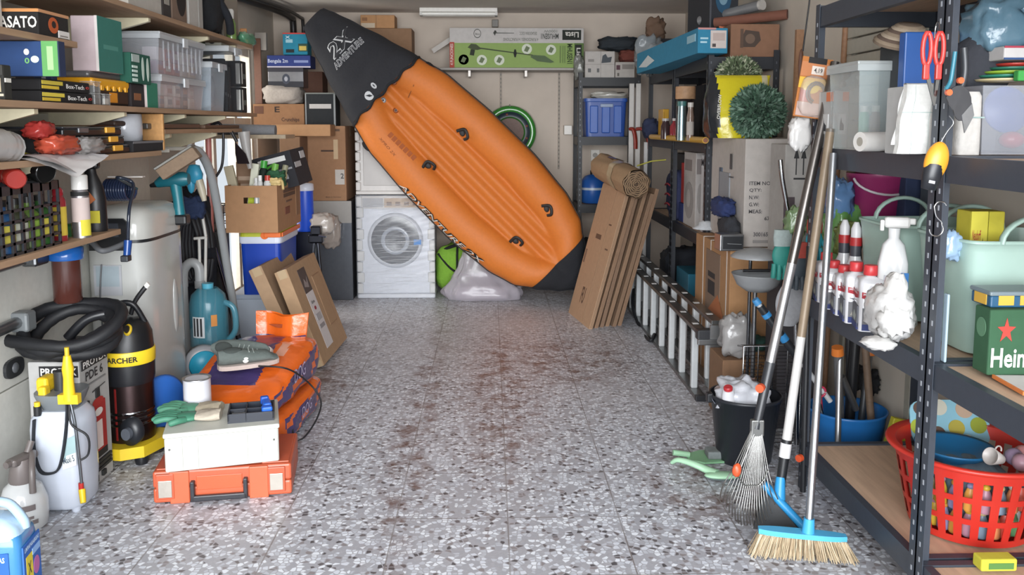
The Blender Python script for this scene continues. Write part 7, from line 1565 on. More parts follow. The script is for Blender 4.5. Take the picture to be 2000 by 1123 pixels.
# pink bucket behind / net
q = P(1722, 385, Y=3.0)
t = thing('pink_bucket', 'magenta bucket with a white handle behind the mint basket', 'bucket', (1.58 - .02, 3.26 + .05, .95)); 
t.location = (pxx(1722, 3.36), 3.36, P(1722, 430, Y=3.36).z)
b = mb(('#8a2a5c', 'plastic'), True); b.lathe([(.09, 0), (.095, .005), (.12, .17), (.124, .175), (.124, .19)], n=36, cap=False); b.lathe([(0, .005), (.09, .005)], n=36, cap=False); b.build('bucket_body', t)
b = mb(('#c3bcc0', 'plastic'), True); b.tube([(.123 * math.cos(a), -.05 - .06 * math.sin(a), .17 - .06 * math.sin(a)) for a in [math.pi * k / 14 for k in range(15)]], .005, 8); b.build('handle', t)
bx('wall_bracket', 'small grey wall bracket shelf carrying the magenta bucket', 'bracket', (t.location.x - .09, 3.27, t.location.z - .02), (XR - .001, 3.45, t.location.z - .001), '#6d6f74', 'paint')
crumple('green_bag', 'clear bag with green and blue garden print hanging beyond the shelving', 'bag', (pxx(1640, 3.4) + .01, 3.38, .96), (.07, .09, .17), '#5c8a4c', 'film', amp=.35, seed=6)
crumple('blue_print_bag', 'blue patterned clear bag above the green one', 'bag', (pxx(1635, 3.4), 3.36, 1.10), (.05, .07, .09), '#5a7ca5', 'film', amp=.4, seed=8)
crumple('leafy_bag', 'olive green leafy packet beside the mint basket', 'bag', (pxx(1668, 3.22), 3.24, P(1668, 470, Y=3.22).z), (.045, .03, .07), '#6f7a3f', 'film', amp=.4, seed=11)
bx('navy_carton', 'navy upright carton behind the magenta bucket edge', 'carton', (pxx(1775, 3.2), 3.2, L2), (pxx(1800, 3.2) + .03, 3.27, P(1780, 345, Y=3.2).z), '#2b3756')
# yellow box, other small boxes inside the tub
bx('yellow_carton', 'yellow carton with red print standing inside the big mint tub', 'carton', (pxx(1908, 2.42), 2.42, L2 + .012), (pxx(1975, 2.42), 2.50, P(1940, 413, Y=2.42).z), '#c3b83c', pr=[('F', .0, 0, .48, 1, '#d0c548'), ('F', .05, .78, .3, .86, '#a83a30', 'Neudorff'), ('F', .28, .60, .44, .80, '#3f4030', [(0, 0), (.5, 1), (1, 0)]), ('F', .06, .48, .44, .56, '#7a4a30'), ('F', 0, 0, .5, .1, '#a83a30'), ('F', .5, 0, .505, 1, '#8f8a2c')])
crumple('blue_white_bag', 'crumpled pale blue bag peeking over the tub beside the post', 'bag', (pxx(1872, 2.36), 2.37, P(1872, 466, Y=2.36).z - .02), (.03, .03, .04), '#8fa9c4', 'film', amp=.4, seed=3)
crumple('green_packet', 'dark green packet lying inside the mint tub', 'packet', (pxx(1893, 2.4), 2.37, P(1893, 470, Y=2.4).z - .03), (.02, .03, .03), '#4c7a55', 'film', amp=.4, seed=5)
# beer carton, tray and magazine in front
Yh = 2.10
t = bx('beer_carton', 'dark green beer carton with a red star and white lettering', 'carton', (pxx(1958, Yh), Yh - .0, L2 + .006), (pxx(1958, Yh) + .24, Yh + .07, P(1990, 605, Y=Yh).z), '#2c5238',
   pr=[('F', .03, .12, .80, .42, '#d5d8d2', 'Heineken'), ('F', .08, .52, .28, .88, '#a83a30', [(.5, 1), (.62, .64), (1, .62), (.7, .4), (.82, 0), (.5, .24), (.18, 0), (.3, .4), (0, .62), (.38, .64)]), ('L', .2, .55, .8, .85, '#52785c', 'O')])
bx('blue_organiser', 'blue plastic organiser with yellow compartments above the beer carton', 'organiser', (pxx(1966, Yh), Yh + .02, P(1990, 605, Y=Yh).z + .001), (pxx(1966, Yh) + .2, Yh + .11, P(1990, 572, Y=Yh).z), '#25506f', 'plastic', pr=[('F', .1, .15, .3, .8, '#c39a3c'), ('F', .38, .15, .6, .8, '#c39a3c'), ('L', .2, .1, .8, .8, '#c39a3c')], lid=(.012, '#6d7a80'))
A_ = P(1868, 688, Z=L2)
t = thing('magazine', 'magazine with white cover and orange edge lying on the shelf in front of the tub', 'magazine', (1.37, 2.035, L2), R(-4)); t.scale = (.85, .75, 1); b = mb(('#b9b9ba', 'paper')); b.box((-.10, -.11, 0), (.18, .075, .006)); b.build('pages', t)
b = mb(('#c6c5c3', 'paper')); b.box((-.102, -.112, .006), (.182, .077, .008)); b.build('cover', t); mb(('#c9763c', 'paper')).box((-.103, -.114, 0), (-.097, .078, .009)).build('orange_spine', t)
b = mb(('#59605c', 'paper')); b.prism([(-.03, -.08), (.14, -.07), (.15, .04), (.02, .05)], .0012, Matrix.Translation((0, 0, .008))); b.use(('#8a908c', 'paper')); b.prism([(.0, -.04), (.07, -.03), (.06, .02), (.02, .03)], .0016, Matrix.Translation((0, 0, .008))); b.build('cover_photo', t)
# pale blue plate edge by the post
bx('pale_sheet', 'narrow pale blue plastic strip standing behind the near post', 'strip', (1.238, 2.24, L2), (1.245, 2.262, L2 + .19), '#9fb3bf', 'gloss')
# ---- level 3 (z 1.32)
g = L3
def nbx(name, label, cat, x0, x1, ytop, Y, dpt, col, z0=None, **kw):
    z0 = g if z0 is None else z0; a = P(x0, ytop, Y=Y); c_ = P(x1, ytop, Y=Y); return bx(name, label, cat, (a.x, Y, z0), (c_.x, Y + dpt, a.z), col, **kw)
nbx('white_product_box', 'pale grey carton with an orange square and a small device picture', 'carton', 1630, 1660, 177, 2.97, .14, '#a5a5a4', pr=[('F', .55, .82, .95, .98, '#c5714a'), ('F', .3, .25, .8, .6, '#b9b9b8'), ('F', .42, .32, .68, .55, '#2f3136', [(0, 0), (0, .5), (.3, 1), (.5, .6), (1, .4), (1, 0)]), ('R', .1, .1, .9, .9, '#8fa05c'), ('L', .55, .82, .95, .98, '#c5714a'), ('L', .2, .25, .7, .6, '#b9b9b8'), ('L', .32, .3, .6, .55, '#2f3136', [(0, 0), (0, .5), (.3, 1), (.5, .6), (1, .4), (1, 0)])])
def bin2(label, x0, x1, ytop, Y, dpt, tint='#b9c4c4', a=.35):
    lo = (pxx(x0, Y), Y, g); zt = P(x0, ytop, Y=Y).z; return clear_bin(label, lo, (pxx(x1, Y), Y + dpt, zt), tint, a, '#c2c8c8')
bin2('tall clear plastic bin with green and brown contents behind the white towel', 1672, 1768, 118, 2.75, .25)
lathe_thing('green_bottle', 'dark green tall bottle standing inside the clear bin', 'bottle', (pxx(1735, 2.9), 2.88, g + .006), [('bottle_body', [(.04, 0), (.042, .01), (.042, .16), (.03, .19), (.02, .2)], ('#2c5c40', 'gloss')), ('cap', [(.022, .2), (.022, .225)], ('#26543a', 'gloss'))])
lathe_thing('brown_bottle', 'reddish brown bottle standing inside the clear bin', 'bottle', (pxx(1712, 2.82), 2.83, g + .006), [('bottle_body', [(.02, 0), (.02, .1), (.012, .12)], ('#8a5a4c', 'plastic')), ('cap', [(.013, .12), (.013, .14)], ('#c9c0b8', 'plastic'))])
lathe_thing('green_bottle', 'small bright green bottle at the side of the clear bin', 'bottle', (pxx(1692, 2.84), 2.86, g + .006), [('bottle_body', [(.018, 0), (.018, .1), (.012, .12)], ('#3f8a5a', 'plastic')), ('cap', [(.013, .12), (.013, .14)], ('#c9c0b8', 'plastic'))])
bx('blue_folder', 'bright blue plastic folder standing behind the hanging scissors', 'folder', (pxx(1760, 2.60), 2.60, g), (pxx(1832, 2.60), 2.64, P(1790, 62, Y=2.60).z), '#24549a', 'plastic')
t = thing('straw_hat', 'striped straw hat resting on top of the blue folder', 'hat', (pxx(1792, 2.62) + .01, 2.74, P(1790, 62, Y=2.6).z - .02)); t.rotation_euler = (R(20), 0, 0)
for k in range(7):
    b = mb((['#8a7a68', '#5c4c42', '#a39482'][k % 3], 'cloth'), True); r_ = .095 - .009 * k; b.lathe([(r_, .008 * k), (r_ + .004, .008 * k + .006), (r_ - .006, .008 * k + .012)], n=30, cap=False); b.build('straw_band', t)
b = mb(('#6f6052', 'cloth'), True); b.lathe([(.10, -.004), (.1, 0), (.035, .06), (0, .062)], n=30, cap=False); b.build('crown', t)
bx('dark_grid_box', 'dark carton supporting the straw hat behind the blue folder', 'carton', (pxx(1762, 2.66), 2.66, g), (pxx(1830, 2.66), 2.84, P(1790, 62, Y=2.6).z - .024), '#3c3f42')
t = thing('white_roll', 'white paper roll lying at the shelf front below the clear bin', 'roll', (pxx(1683, 2.66), 2.62, g + .031)); b = mb(('#c3c0bc', 'paper'), True); b.tube([(-.03, -.02, 0), (.14, .03, 0)], .030, 22); b.build('roll_body', t); mb(('#8f8a80', 'card'), True).tube([(-.031, -.0203, 0), (-.0302, -.0201, 0)], .014, 14).build('core', t)
# white check towel over the beam
t = thing('white_towel', 'white checked tea towel hanging folded over the shelf edge beside the post', 'towel', (1.186, 2.42, g + .005))
yt = 2.34; zt = P(1790, 165, Y=yt).z - g; zb = P(1790, 300, Y=yt).z - g
xa, xb_ = pxx(1764, yt) , pxx(1826, yt)
t.location = ((xa + xb_) / 2, yt, g); w2 = (xb_ - xa) / 2
def tw(u, v, k=0):
    z = zt + (zb - .0 + .012 * k - zt) * v; x = -w2 + 2 * w2 * u - (.022 * v) * (1 - u) + .003 * math.sin(v * 9 + k); return (x, -.012 + .01 * k + .008 * math.sin(u * 6 + v * 2), z)
b = mb(('#cfcfcc', 'cloth'), True); b.surf(lambda u, v: tw(u, v, 0), 14, 20); b.surf(lambda u, v: tw(u, v, 2.0), 14, 20); b.surf(lambda u, v: (tw(0, u)[0] - .0, -.012 + .022 * v, tw(0, u)[2]), 20, 2); b.surf(lambda u, v: (-w2 + 2 * w2 * u, -.012 + .025 * v + .008 * math.sin(u * 6), zt + .004 * math.sin(v * 3.14)), 14, 3); b.build('towel_body', t)
b = mb(('#8fa8a4', 'cloth'))
for v0 in (.40,): b.surf(lambda u, v: (tw(u, v0 + .006 * v)[0], tw(u, v0)[1] - .0015, tw(u, v0 + .008 * v)[2]), 14, 1)
for u0 in (.30, .74): b.surf(lambda u, v: (tw(u0 + .008 * u, v)[0], tw(u0, v)[1] - .0015, tw(u0, v)[2]), 1, 20)
b.build('check_lines', t)
bx('towel_rest', 'small white carton under the top fold of the tea towel', 'carton', (xa + .006, yt + .016, g), (xb_ - .004, yt + .12, g + zt - .004), '#a9a9a8')
# things on the nearer unit, level 3
t = thing('white_cloth', 'white folded cloth standing between post and clear bin', 'cloth', (pxx(1889, 2.33), 2.36, g)); b = mb(('#bdbab6', 'cloth'), True)
loft(b, [rprof(.032, .05, 0, 30, .3), rprof(.034, .052, .02, 30, .4), rprof(.033, .05, .16, 30, .4), rprof(.028, .045, .172, 30, .4)]); b.build('folded_cloth', t)
mb(('#90a5a2', 'cloth')).box((-.034, -.0535, .10), (.034, -.0522, .104)).build('check_line', t)
t = clear_bin('clear plastic bin holding a blue lid and a red piece at the picture edge', (pxx(1914, 2.32), 2.32, g), (pxx(1914, 2.32) + .22, 2.60, P(1925, 158, Y=2.32).z), '#b9bdc6', .3, '#c9ccd2')
bpy.data.objects.remove([o for o in t.children if o.name.startswith('lid')][0])
lathe_thing('blue_plate', 'blue round plastic lid standing inside the clear bin', 'lid', (pxx(1972, 2.4), 2.42, g + .125), [('lid_body', [(.0, -.005), (.065, -.005), (.068, .0), (.065, .005), (0, .005)], ('#2f4f9c', 'plastic'))], rot=(R(82), 0, 0))  # a loose round lid, not a plate
t = thing('red_bottle', 'red plastic bottle lying in the bottom of the clear bin', 'bottle', (pxx(1965, 2.4), 2.37, g + .04)); b = mb(('#a83a3c', 'gloss'), True); b.ell((0, 0, 0), (.035, .028, .024)); b.build('bottle_body', t)
zb2 = P(1925, 158, Y=2.32).z
for k, (c_, lab, dx) in enumerate((('#c9b98f', 'cream rounded plate at the bottom of the stack on the clear bin', 0), ('#2c7a68', 'teal green plate second in the stack on the clear bin', .004), ('#8fae3c', 'lime green plate in the middle of the stack', .012), ('#2c6a58', 'dark green plate above the lime one', .02), ('#a8352c', 'small red plate on top of the stack', .03))):
    lathe_thing('plastic_plate', lab, 'plate', (pxx(1962, 2.42) + dx, 2.44, zb2 + .001 + .011 * k), [('plate_body', [(.03, 0), (.07 - .006 * k, .004), (.075 - .006 * k, .010), (.07 - .006 * k, .0105)], (c_, 'plastic'))], group='stack of coloured plates on the clear bin')
bx('game_box', 'white and navy box with a red edge at the picture edge', 'box', (pxx(1965, 2.35), 2.38, zb2 + .062), (pxx(1965, 2.35) + .12, 2.52, zb2 + .10), '#c3c0bf', pr=[('F', 0, .85, 1, 1, '#a53a4c'), ('F', 0, 0, 1, .15, '#2c4a7a')])
bx('green_box', 'small green box below the white and navy box', 'box', (pxx(1985, 2.33), 2.335, zb2 + .001), (pxx(1985, 2.33) + .08, 2.36, zb2 + .03), '#3f9a4a')
crumple('dark_backpack', 'dark grey padded bag squeezed behind the post above the white cloth', 'bag', (pxx(1898, 2.55) , 2.52, g + .26), (.075, .07, .085), '#33353c', 'cloth', amp=.15, sq=.7, seed=2)
bx('grey_case', 'grey flat case lying under the blue bag', 'case', (pxx(1880, 2.5), 2.50, g + .145), (pxx(1880, 2.5) + .10, 2.62, g + .17), '#4a4c54', 'cloth')
crumple('blue_bag', 'pale steel blue translucent bag slumped on the grey case', 'bag', (pxx(1945, 2.5), 2.50, P(1945, 52, Y=2.5).z), (.10, .08, .09), '#5d7b8c', 'film', amp=.3, seed=3, n=(40, 24))
mb(('#7f9db0', 'film'), True).tube(bez([(.0, -.09, .13), (.04, -.1, .08), (.02, -.11, .02), (.05, -.1, -.02)], 6), .012, 8, flat=.3).build('ribbon', bpy.data.objects['blue_bag'])
# grey bag behind far post + slats on wall
q = P(1650, 150, X=1.70)
t = thing('louvre_shutter', 'white slatted panel leaning on the wall behind the far shelving post', 'panel', (1.70, 3.6, 0))
b = mb(('#a9a79c', 'paint'))
for k in range(9): b.box((-.03, -.32, 1.28 + k * .075), (-.012, .42, 1.28 + k * .075 + .068), bev=.004)
b.box((-.012, -.30, 0), (.0, -.26, 1.95)); b.box((-.012, .36, 0), (.0, .40, 1.95)); b.build('panel_body', t)
crumple('grey_net_bag', 'grey translucent bag resting on the pale grey carton', 'bag', (pxx(1646, 3.02), 3.03, P(1646, 176, Y=3.0).z + .045), (.04, .04, .045), '#7f7d7a', 'film', amp=.4, seed=5)
# ---- hanging on the near posts
def sx(px, py, Y=2.18): return P(px, py, Y=Y)
a = sx(1822, 90)
t = thing('red_scissors', 'red handled scissors hanging from the near shelving post', 'scissors', (a.x, 2.18, a.z)); 
for dx in (-.020, .012):
    b = mb('#b23530', True); b.tube([(dx + .002 + .011 * math.cos(k * .45), -.006, -.008 + .042 * math.sin(k * .45)) for k in range(15)], .006, 8, closed=False); b.box((dx - .006, -.012, -.085), (dx + .010, 0, -.045), bev=.003); b.build('handle', t)
b = mb(('#8f9397', 'chrome')); b.prism([(-.02, -.07), (-.008, -.07), (.012, -.15), (.006, -.15)], .003, frame((1, 0, 0), (0, 0, 1), (0, -1, 0), (0, -.004, 0))); b.build('blade', t)
b = mb(('#8f9397', 'chrome')); b.prism([(.012, -.07), (.022, -.07), (.012, -.15), (.006, -.15)], .003, frame((1, 0, 0), (0, 0, 1), (0, -1, 0), (0, -.001, 0))); b.build('blade', t)
mb(('#9a9da2', 'chrome'), True).tube(bez([(0, -.005, .02), (.0, -.01, .05), (.012, 0, .06), (.02, .01, .04)], 5), .002, 6).build('hook', t)
a = sx(1850, 160)
t = thing('pruning_shears', 'grey and teal pruning shears with orange screws hanging beside the scissors', 'pruning shears', (a.x, 2.165, a.z))
b = mb('#2c6f82', True); b.tube(bez([(.008, 0, .075), (.004, 0, .03), (.0, 0, -.0), (-.012, -.002, -.02)], 6), .0055, 8); b.build('teal_handle', t)
b = mb('#2c2f34', True); b.tube(bez([(.03, 0, .085), (.036, 0, .03), (.03, 0, -.01), (.01, -.002, -.035)], 6), .009, 8); b.build('black_handle', t)
b = mb(('#55565a', 'metal'), True); Mx = frame((1, 0, 0), (0, 0, 1), (0, -1, 0), (.018, -.006, -.055)); b.x = Mx; b.prism([(.034 * math.cos(k * .35) * (1 if math.sin(k * .35) > -.3 else .7) + .01 * (math.sin(k * .35) < 0), .045 * math.sin(k * .35)) for k in range(18)], .005); b.build('blade_body', t)
b = mb(('#8d8f92', 'metal')); b.x = Mx; b.prism([(.035, .0), (.042, -.03), (.02, -.075), (.01, -.03)], .004, Matrix.Translation((0, 0, .002))); b.build('blade', t)
for dx, dz in ((-.012, -.028), (.016, .002)):
    b = mb('#c9582c', True); b.tube([(dx, -.012, dz), (dx, -.022, dz)], .008, 14); b.build('orange_screw', t)
a = sx(1822, 300)
t = thing('garden_knife_grip', 'black tool with a rounded orange yellow grip hanging on the near post', 'tool', (a.x + .004, 2.165, a.z), 0, None, (0, R(12), 0))
b = mb('#d9952e', True); b.ell((.002, 0, -.020), (.030, .022, .052), 24, 14); b.build('orange_grip', t)
b = mb('#202227', True); b.lathe([(.0, -.095), (.018, -.093), (.024, -.06), (.0262, -.03), (.02, -.012)], n=24, sy=.85, cap=False); b.build('black_body', t)
mb('#a9abad').box((-.014, -.0225, -.078), (.002, -.018, -.07), bev=.001).build('grey_button', t)
mb(('#9a9da2', 'chrome'), True).tube(bez([(0, 0, .028), (.01, 0, .06), (.02, 0, .085), (.005, 0, .10)], 5), .0018, 6).build('hook', t)
a = sx(1830, 405)
t = thing('s_hook', 'bright steel s shaped hook hanging on the near shelving post', 'hook', (a.x, 2.17, a.z)); pts = arc((.004, 0, 0), .016, -30, 200, 8) ; pts = [(.004 + .016 * math.cos(R(x)), 0, .016 * math.sin(R(x))) for x in range(20, 200, 20)] + [(-.006, 0, -.022), (.008, 0, -.036)] + [(-.004 + .018 * math.cos(R(x)), 0, -.056 + .018 * math.sin(R(x))) for x in range(40, -190, -20)]
mb(('#c9ccd0', 'chrome'), True).tube(bez(pts, 3), .0018, 8).build('hook_body', t)
# ---- laundry basket
t = thing('laundry_basket', 'round red slotted laundry basket on the lowest shelf, full of toys', 'basket', (1.475, 2.485, L1)); hL = .245
a = P(1740, 870, X=1.21)
RB, RT_ = .17, .222
b = MB().use(('#b92c22', 'plastic'), True); n = 104; rows = [0, .022, .068, .086, .138, .156, .206, .232, hL]
SY = .98
def rr_(z): return RB + (RT_ - RB) * (z / hL) ** .9
vs = [(rr_(z) * math.cos(2 * math.pi * j / n), rr_(z) * SY * math.sin(2 * math.pi * j / n), z) for z in rows for j in range(n)]
fs = []
for i in range(len(rows) - 1):
    for j in range(n):
        if i in (1, 3, 5) and j % 4 in (0, 1): continue
        fs.append([i * n + j, i * n + (j + 1) % n, (i + 1) * n + (j + 1) % n, (i + 1) * n + j])
b.add(vs, fs, True); b.add([(v[0] * .985, v[1] * .985, v[2]) for v in vs], [f[::-1] for f in fs], True)
b.add([v for v in vs[:n]], [list(range(n))[::-1]], False); b.build('basket_body', t)
b = mb(('#c23328', 'plastic'), True); b.lathe([(RT_ - .004, hL - .012), (RT_ + .020, hL - .006), (RT_ + .024, hL + .002), (RT_ + .018, hL + .008), (RT_ - .006, hL + .002)], n=72, cap=False, sy=SY); b.build('rim', t)
r1 = random.Random(5)
toyc = ['#d9b23c', '#d98a5a', '#c9c6c2', '#b98a9c', '#d5d3cf', '#8f8ab0', '#cf5a4a', '#c9b98a', '#7a8a9c', '#3c3a44', '#e0a04a', '#6a9a6a']
for k in range(46):
    an = 2 * math.pi * k / 23 + .1; lay = k // 23; z = .012 + lay * .085; r_ = rr_(z) - .045
    x, y = r_ * math.cos(an), r_ * math.sin(an)
    if y > .0: continue
    tt = thing('toy_piece', 'small coloured toy showing through the slots of the red basket', 'toy', (1.475 + x, 2.485 + y, L1 + z), an, 'toys packed inside the red laundry basket')
    b = mb((toyc[(k * 5) % 12], 'plastic'), True); b.lathe([(.015, 0), (.019, .006), (.017, .05), (.009, .07)], n=12, sx=.9); b.build('toy_body', tt)
    mb((toyc[(k * 7 + 3) % 12], 'plastic'), True).ell((0, 0, .076), (.012, .012, .010), 10, 6).build('toy_top', tt)
t = thing('blue_bowl', 'blue plastic bowl lying on top in the red basket', 'bowl', (1.44, 2.52, L1 + .19)); b = mb(('#1f6a9c', 'plastic'), True); b.lathe([(.06, 0), (.11, .035), (.115, .045), (.105, .04), (.055, .008), (0, .008)], n=40, cap=False); b.build('bowl_body', t)
t = thing('dotted_tray', 'pale blue tray with green, yellow and brown dots standing in the red basket', 'tray', (1.50, 2.64, L1 + .17), R(-6), None, (R(-22), 0, R(-6)))
b = mb(('#84b5c6', 'plastic')); Mx = frame((1, 0, 0), (0, 0, 1), (0, -1, 0), (0, 0, 0)); b.x = Mx
b.prism([(.125 * math.copysign(abs(math.cos(k * .2618)) ** .45, math.cos(k * .2618)), .085 + .075 * math.copysign(abs(math.sin(k * .2618)) ** .45, math.sin(k * .2618))) for k in range(24)], .008); b.build('tray_body', t)
for u, v, r_, c_ in ((-.09, .13, .022, '#5a463c'), (-.03, .135, .026, '#c5c3b4'), (.05, .13, .028, '#b59c86'), (-.10, .07, .026, '#9aa832'), (-.04, .05, .024, '#59453a'), (.02, .07, .026, '#a89c40'), (.09, .08, .026, '#8f9a34'), (.10, .13, .016, '#84a03c'), (.05, .03, .02, '#c9c3a8')):
    b = mb((c_, 'plastic')); b.x = Mx; b.prism([(u + r_ * math.cos(k * .349), v + r_ * math.sin(k * .349)) for k in range(18)], .0015, Matrix.Translation((0, 0, .008))); b.build('printed_dot', t)
t = lathe_thing('toy_cup', 'small white toy cup lying in the red basket', 'cup', (1.515, 2.40, L1 + .235), [('cup_body', [(.014, 0), (.026, .05), (.024, .05), (.012, .004)], ('#c3bdb9', 'plastic'))], rot=(R(0), R(-70), R(20)))
mb(('#c3bdb9', 'plastic'), True).tube([(.024 + .012 * math.sin(k * .4), 0, .025 + .013 * math.cos(k * .4)) for k in range(9)], .0025, 8).build('handle', t)
for k, (x, y, c_, lab) in enumerate(((1.565, 2.42, '#9a86a0', 'mauve round toy ball in the red basket'), (1.605, 2.44, '#c58a8a', 'pink round toy ball at the edge of the red basket'), (1.56, 2.375, '#b08a98', 'small dusty pink toy ball by the white cup'))):
    o = tag(mb((c_, 'plastic'), True).ell((0, 0, 0), (.026, .026, .026)).build('toy_ball'), lab, 'ball'); o.location = (x, y, L1 + .235)
crumple('toy_heap', 'heap of soft blue cloth filling the middle of the red basket', 'cloth', (1.475, 2.485, L1 + .105), (.10, .10, .10), '#6a7a86', 'cloth', amp=.15)
bx('yellow_booklet_box', 'yellow and green carton on the shelf edge at the bottom corner', 'carton', (pxx(1972, 2.19), 2.19, L1), (pxx(1972, 2.19) + .1, 2.235, L1 + .035), '#c3bf3c', pr=[('F', .2, .2, .9, .7, '#4f7a3c')])
# ================================================================ tools standing before the near shelving
def pole_pts(a, c_, n=2): return [a + (c_ - a) * (k / n) for k in range(n + 1)]
def in_local(t, pts): return [Vector(p) - t.location for p in pts]
# ---- broom
bc = P(1568, 1042, Y=2.66)
t = thing('broom', 'broom with light blue head, natural bristles and a silver metal handle', 'broom', (P(1565, 1095, Z=0).x, 2.62, 0), R(-10))
hb_ = P(1565, 1055, Y=2.66).z
xl, xr = P(1484, 1050, Y=2.62).x - t.location.x, P(1652, 1075, Y=2.60).x - t.location.x
zl, zr = .088, .080
b = mb('#4fa5d0'); N_ = 16
def hz_(f): return zl + (zr - zl) * f
vs = []
for k in range(N_ + 1):
    f = k / N_; x = xl + (xr - xl) * f; w_ = .022 * (1 - (2 * f - 1) ** 4 * .5); vs += [(x, -w_, hz_(f) - .011), (x, w_, hz_(f) - .011), (x, w_, hz_(f) + .006), (x, -w_, hz_(f) + .006)]
fs = [[0, 1, 2, 3][::-1], [4 * N_ + k for k in range(4)]]
for k in range(N_):
    for j in range(4): fs.append([4 * k + j, 4 * k + (j + 1) % 4, 4 * k + 4 + (j + 1) % 4, 4 * k + 4 + j][::1])
b.add(vs, fs, False); b.build('head', t)
sp_ = P(1568, 1040, Y=2.66) - t.location
b = mb('#3f9aca', True); b.tube([(sp_.x, 0, hz_(.5)), (sp_.x + .003, .004, hz_(.5) + .05)], [.021, .017], 16); b.build('socket', t)
b = MB(); r2 = random.Random(3)
ms = [Mt((c_, 'cloth')) for c_ in ('#b5a184', '#c4b293', '#a38f72', '#cdbda2')]
for k in range(900):
    f = r2.random(); y = r2.uniform(-.018, .018); x = xl + (xr - xl) * (.01 + .98 * f); fx = (f - .5) * .07 + r2.uniform(-.006, .006); zb = r2.uniform(0, .012)
    b.use(ms[r2.randrange(4)]); b.tube([(x, y, hz_(f) - .01), (x + fx, y * 1.9 - .004, .002 + zb)], [.0014, .0011], 4, cap=False)
o = b.build('bristles', t); o['kind'] = 'stuff'
top = P(1628, 300, Y=2.90)
b = mb(('#a3a7ac', 'metal'), True); b.tube([(sp_.x + .003, .004, hz_(.5) + .045), Matrix.Rotation(R(10), 3, 'Z') @ (Vector(top) - t.location)], .0125, 14); b.build('handle', t)
# ---- dustpan broom with blue bristle head behind: black scoop with blue edge
a = P(1524, 950, Y=2.86); 
t = thing('long_dustpan', 'black upright dustpan with a light blue rim on a brass and white handle', 'dustpan', (P(1525, 1030, Z=0).x, 2.80, 0))
A0_ = P(1497, 945, Y=2.86) - t.location; A1_ = P(1562, 1025, Y=2.80) - t.location
b = mb(('#0e1217', 'rubber'))
b.add([A0_, A1_, (A1_.x, -.02, .0), (A0_.x - .055, .02, .0), A0_ + Vector((.01, .09, -.01)), A1_ + Vector((.02, .10, -.0)), (A1_.x + .02, .10, .0), (A0_.x, .12, .0)], [[0, 3, 2, 1], [4, 5, 6, 7], [0, 1, 5, 4], [1, 2, 6, 5], [2, 3, 7, 6], [3, 0, 4, 7]], False); b.build('scoop', t)
b = mb('#2f8cc4', True); b.tube([A0_ + Vector((-.012, -.008, .004)), A1_ + Vector((.008, -.008, -.002))], .018, 10, flat=.8); b.build('blue_rim', t)
b = mb('#2f8cc4', True); g_ = P(1524, 948, Y=2.86) - t.location; b.tube([A0_ * .62 + A1_ * .38, g_ + Vector((.0, .0, .03))], [.022, .016], 12); b.build('socket', t)
top = P(1622, 255, Y=2.98) - t.location; bot_ = g_
def along(f): return bot_ + (top - bot_) * f
b = mb(('#1d1f22', 'plastic'), True); b.tube([along(0), along(.13)], [.0165, .0185], 14); b.build('black_grip', t)
b = mb('#cfcfd0', True); b.tube([along(.08), along(.12)], .0195, 14); b.build('grip_inlay', t)
b = mb(('#c5c4c2', 'paint'), True); b.tube([along(.13), along(.42)], [.0165, .015], 14); b.build('white_section', t)
b = mb(('#80705d', 'paint'), True); b.tube([along(.42), along(1)], .0155, 14); b.build('brass_pole', t); mb(('#5d554c', 'plastic'), True).tube([along(.995), along(1.004)], .0165, 14).build('end_cap', t)
# ---- leaf rake with silver telescopic handle
t = thing('leaf_rake', 'metal fan leaf rake with silver and grey telescopic handle and red knobs', 'rake', (P(1450, 1010, Z=0).x, 2.93, 0))
hd = P(1478, 835, Y=2.90) - t.location
n = 20
b = mb(('#a8a8a6', 'metal'), True); b2 = mb(('#a5a6a6', 'metal'), True); b2.tube([hd, P(1440, 930, Y=2.84) - t.location], .004, 8); b2.build('centre_rod', t)
lft, rgt = P(1400, 940, Y=2.86) - t.location, P(1510, 1012, Y=2.86) - t.location
tines = []
for k in range(n):
    f = k / (n - 1); px = 1402 + 112 * f; py = 912 + 110 * math.sin(f * math.pi * .62 + .35) - 0
    tip = P(px, min(1018, 930 + 96 * math.sin(math.pi * (.12 + .72 * f)) - 8 * (f > .9)), Y=2.80) - t.location; tip.z = max(.004, tip.z)
    mid = hd + (tip - hd) * .62 + Vector((0, -.0, .0)); tines.append(mid)
    bb = mb(('#858583', 'metal'), True); d = (tip - hd).normalized(); bb.tube(bez([hd + Vector(((f - .5) * .03, 0, 0)), mid, tip - d * .035 + Vector((0, .0, 0)), tip + Vector((0, -.028, -.0))], 4), .0022, 6); bb.build('tine', t)
b = mb(('#8f8f8c', 'metal'), True); b.tube([m + Vector((0, -.003, 0)) for m in tines], .0045, 8, flat=.5); b.build('tie_bar', t)
b = mb(('#8f8f8d', 'metal')); b.box(tuple(hd + Vector((-.022, -.012, -.03))), tuple(hd + Vector((.024, .012, .03))), bev=.004); b.build('head_plate', t)
kk = P(1439, 918, Y=2.80) - t.location; b = mb('#c9502c', True); b.ell(tuple(kk), (.016, .014, .024), 12, 8, .3, 4); b.build('red_slider', t)
top = P(1632, 122, Y=3.10) - t.location; A1_ = P(1478, 830, Y=2.90) - t.location
def al(f): return A1_ + (top - A1_) * f
b = mb(('#2b2d31', 'plastic'), True); b.tube([al(-.01), al(.17)], [.014, .019], 14); b.build('black_sleeve', t)
b = mb(('#bcbdc0', 'metal'), True); b.tube([al(.17), al(.44)], .0165, 14); b.build('silver_section', t)
b = mb(('#6f6b68', 'metal'), True); b.tube([al(.44), al(1)], .0175, 14); b.build('grey_section', t)
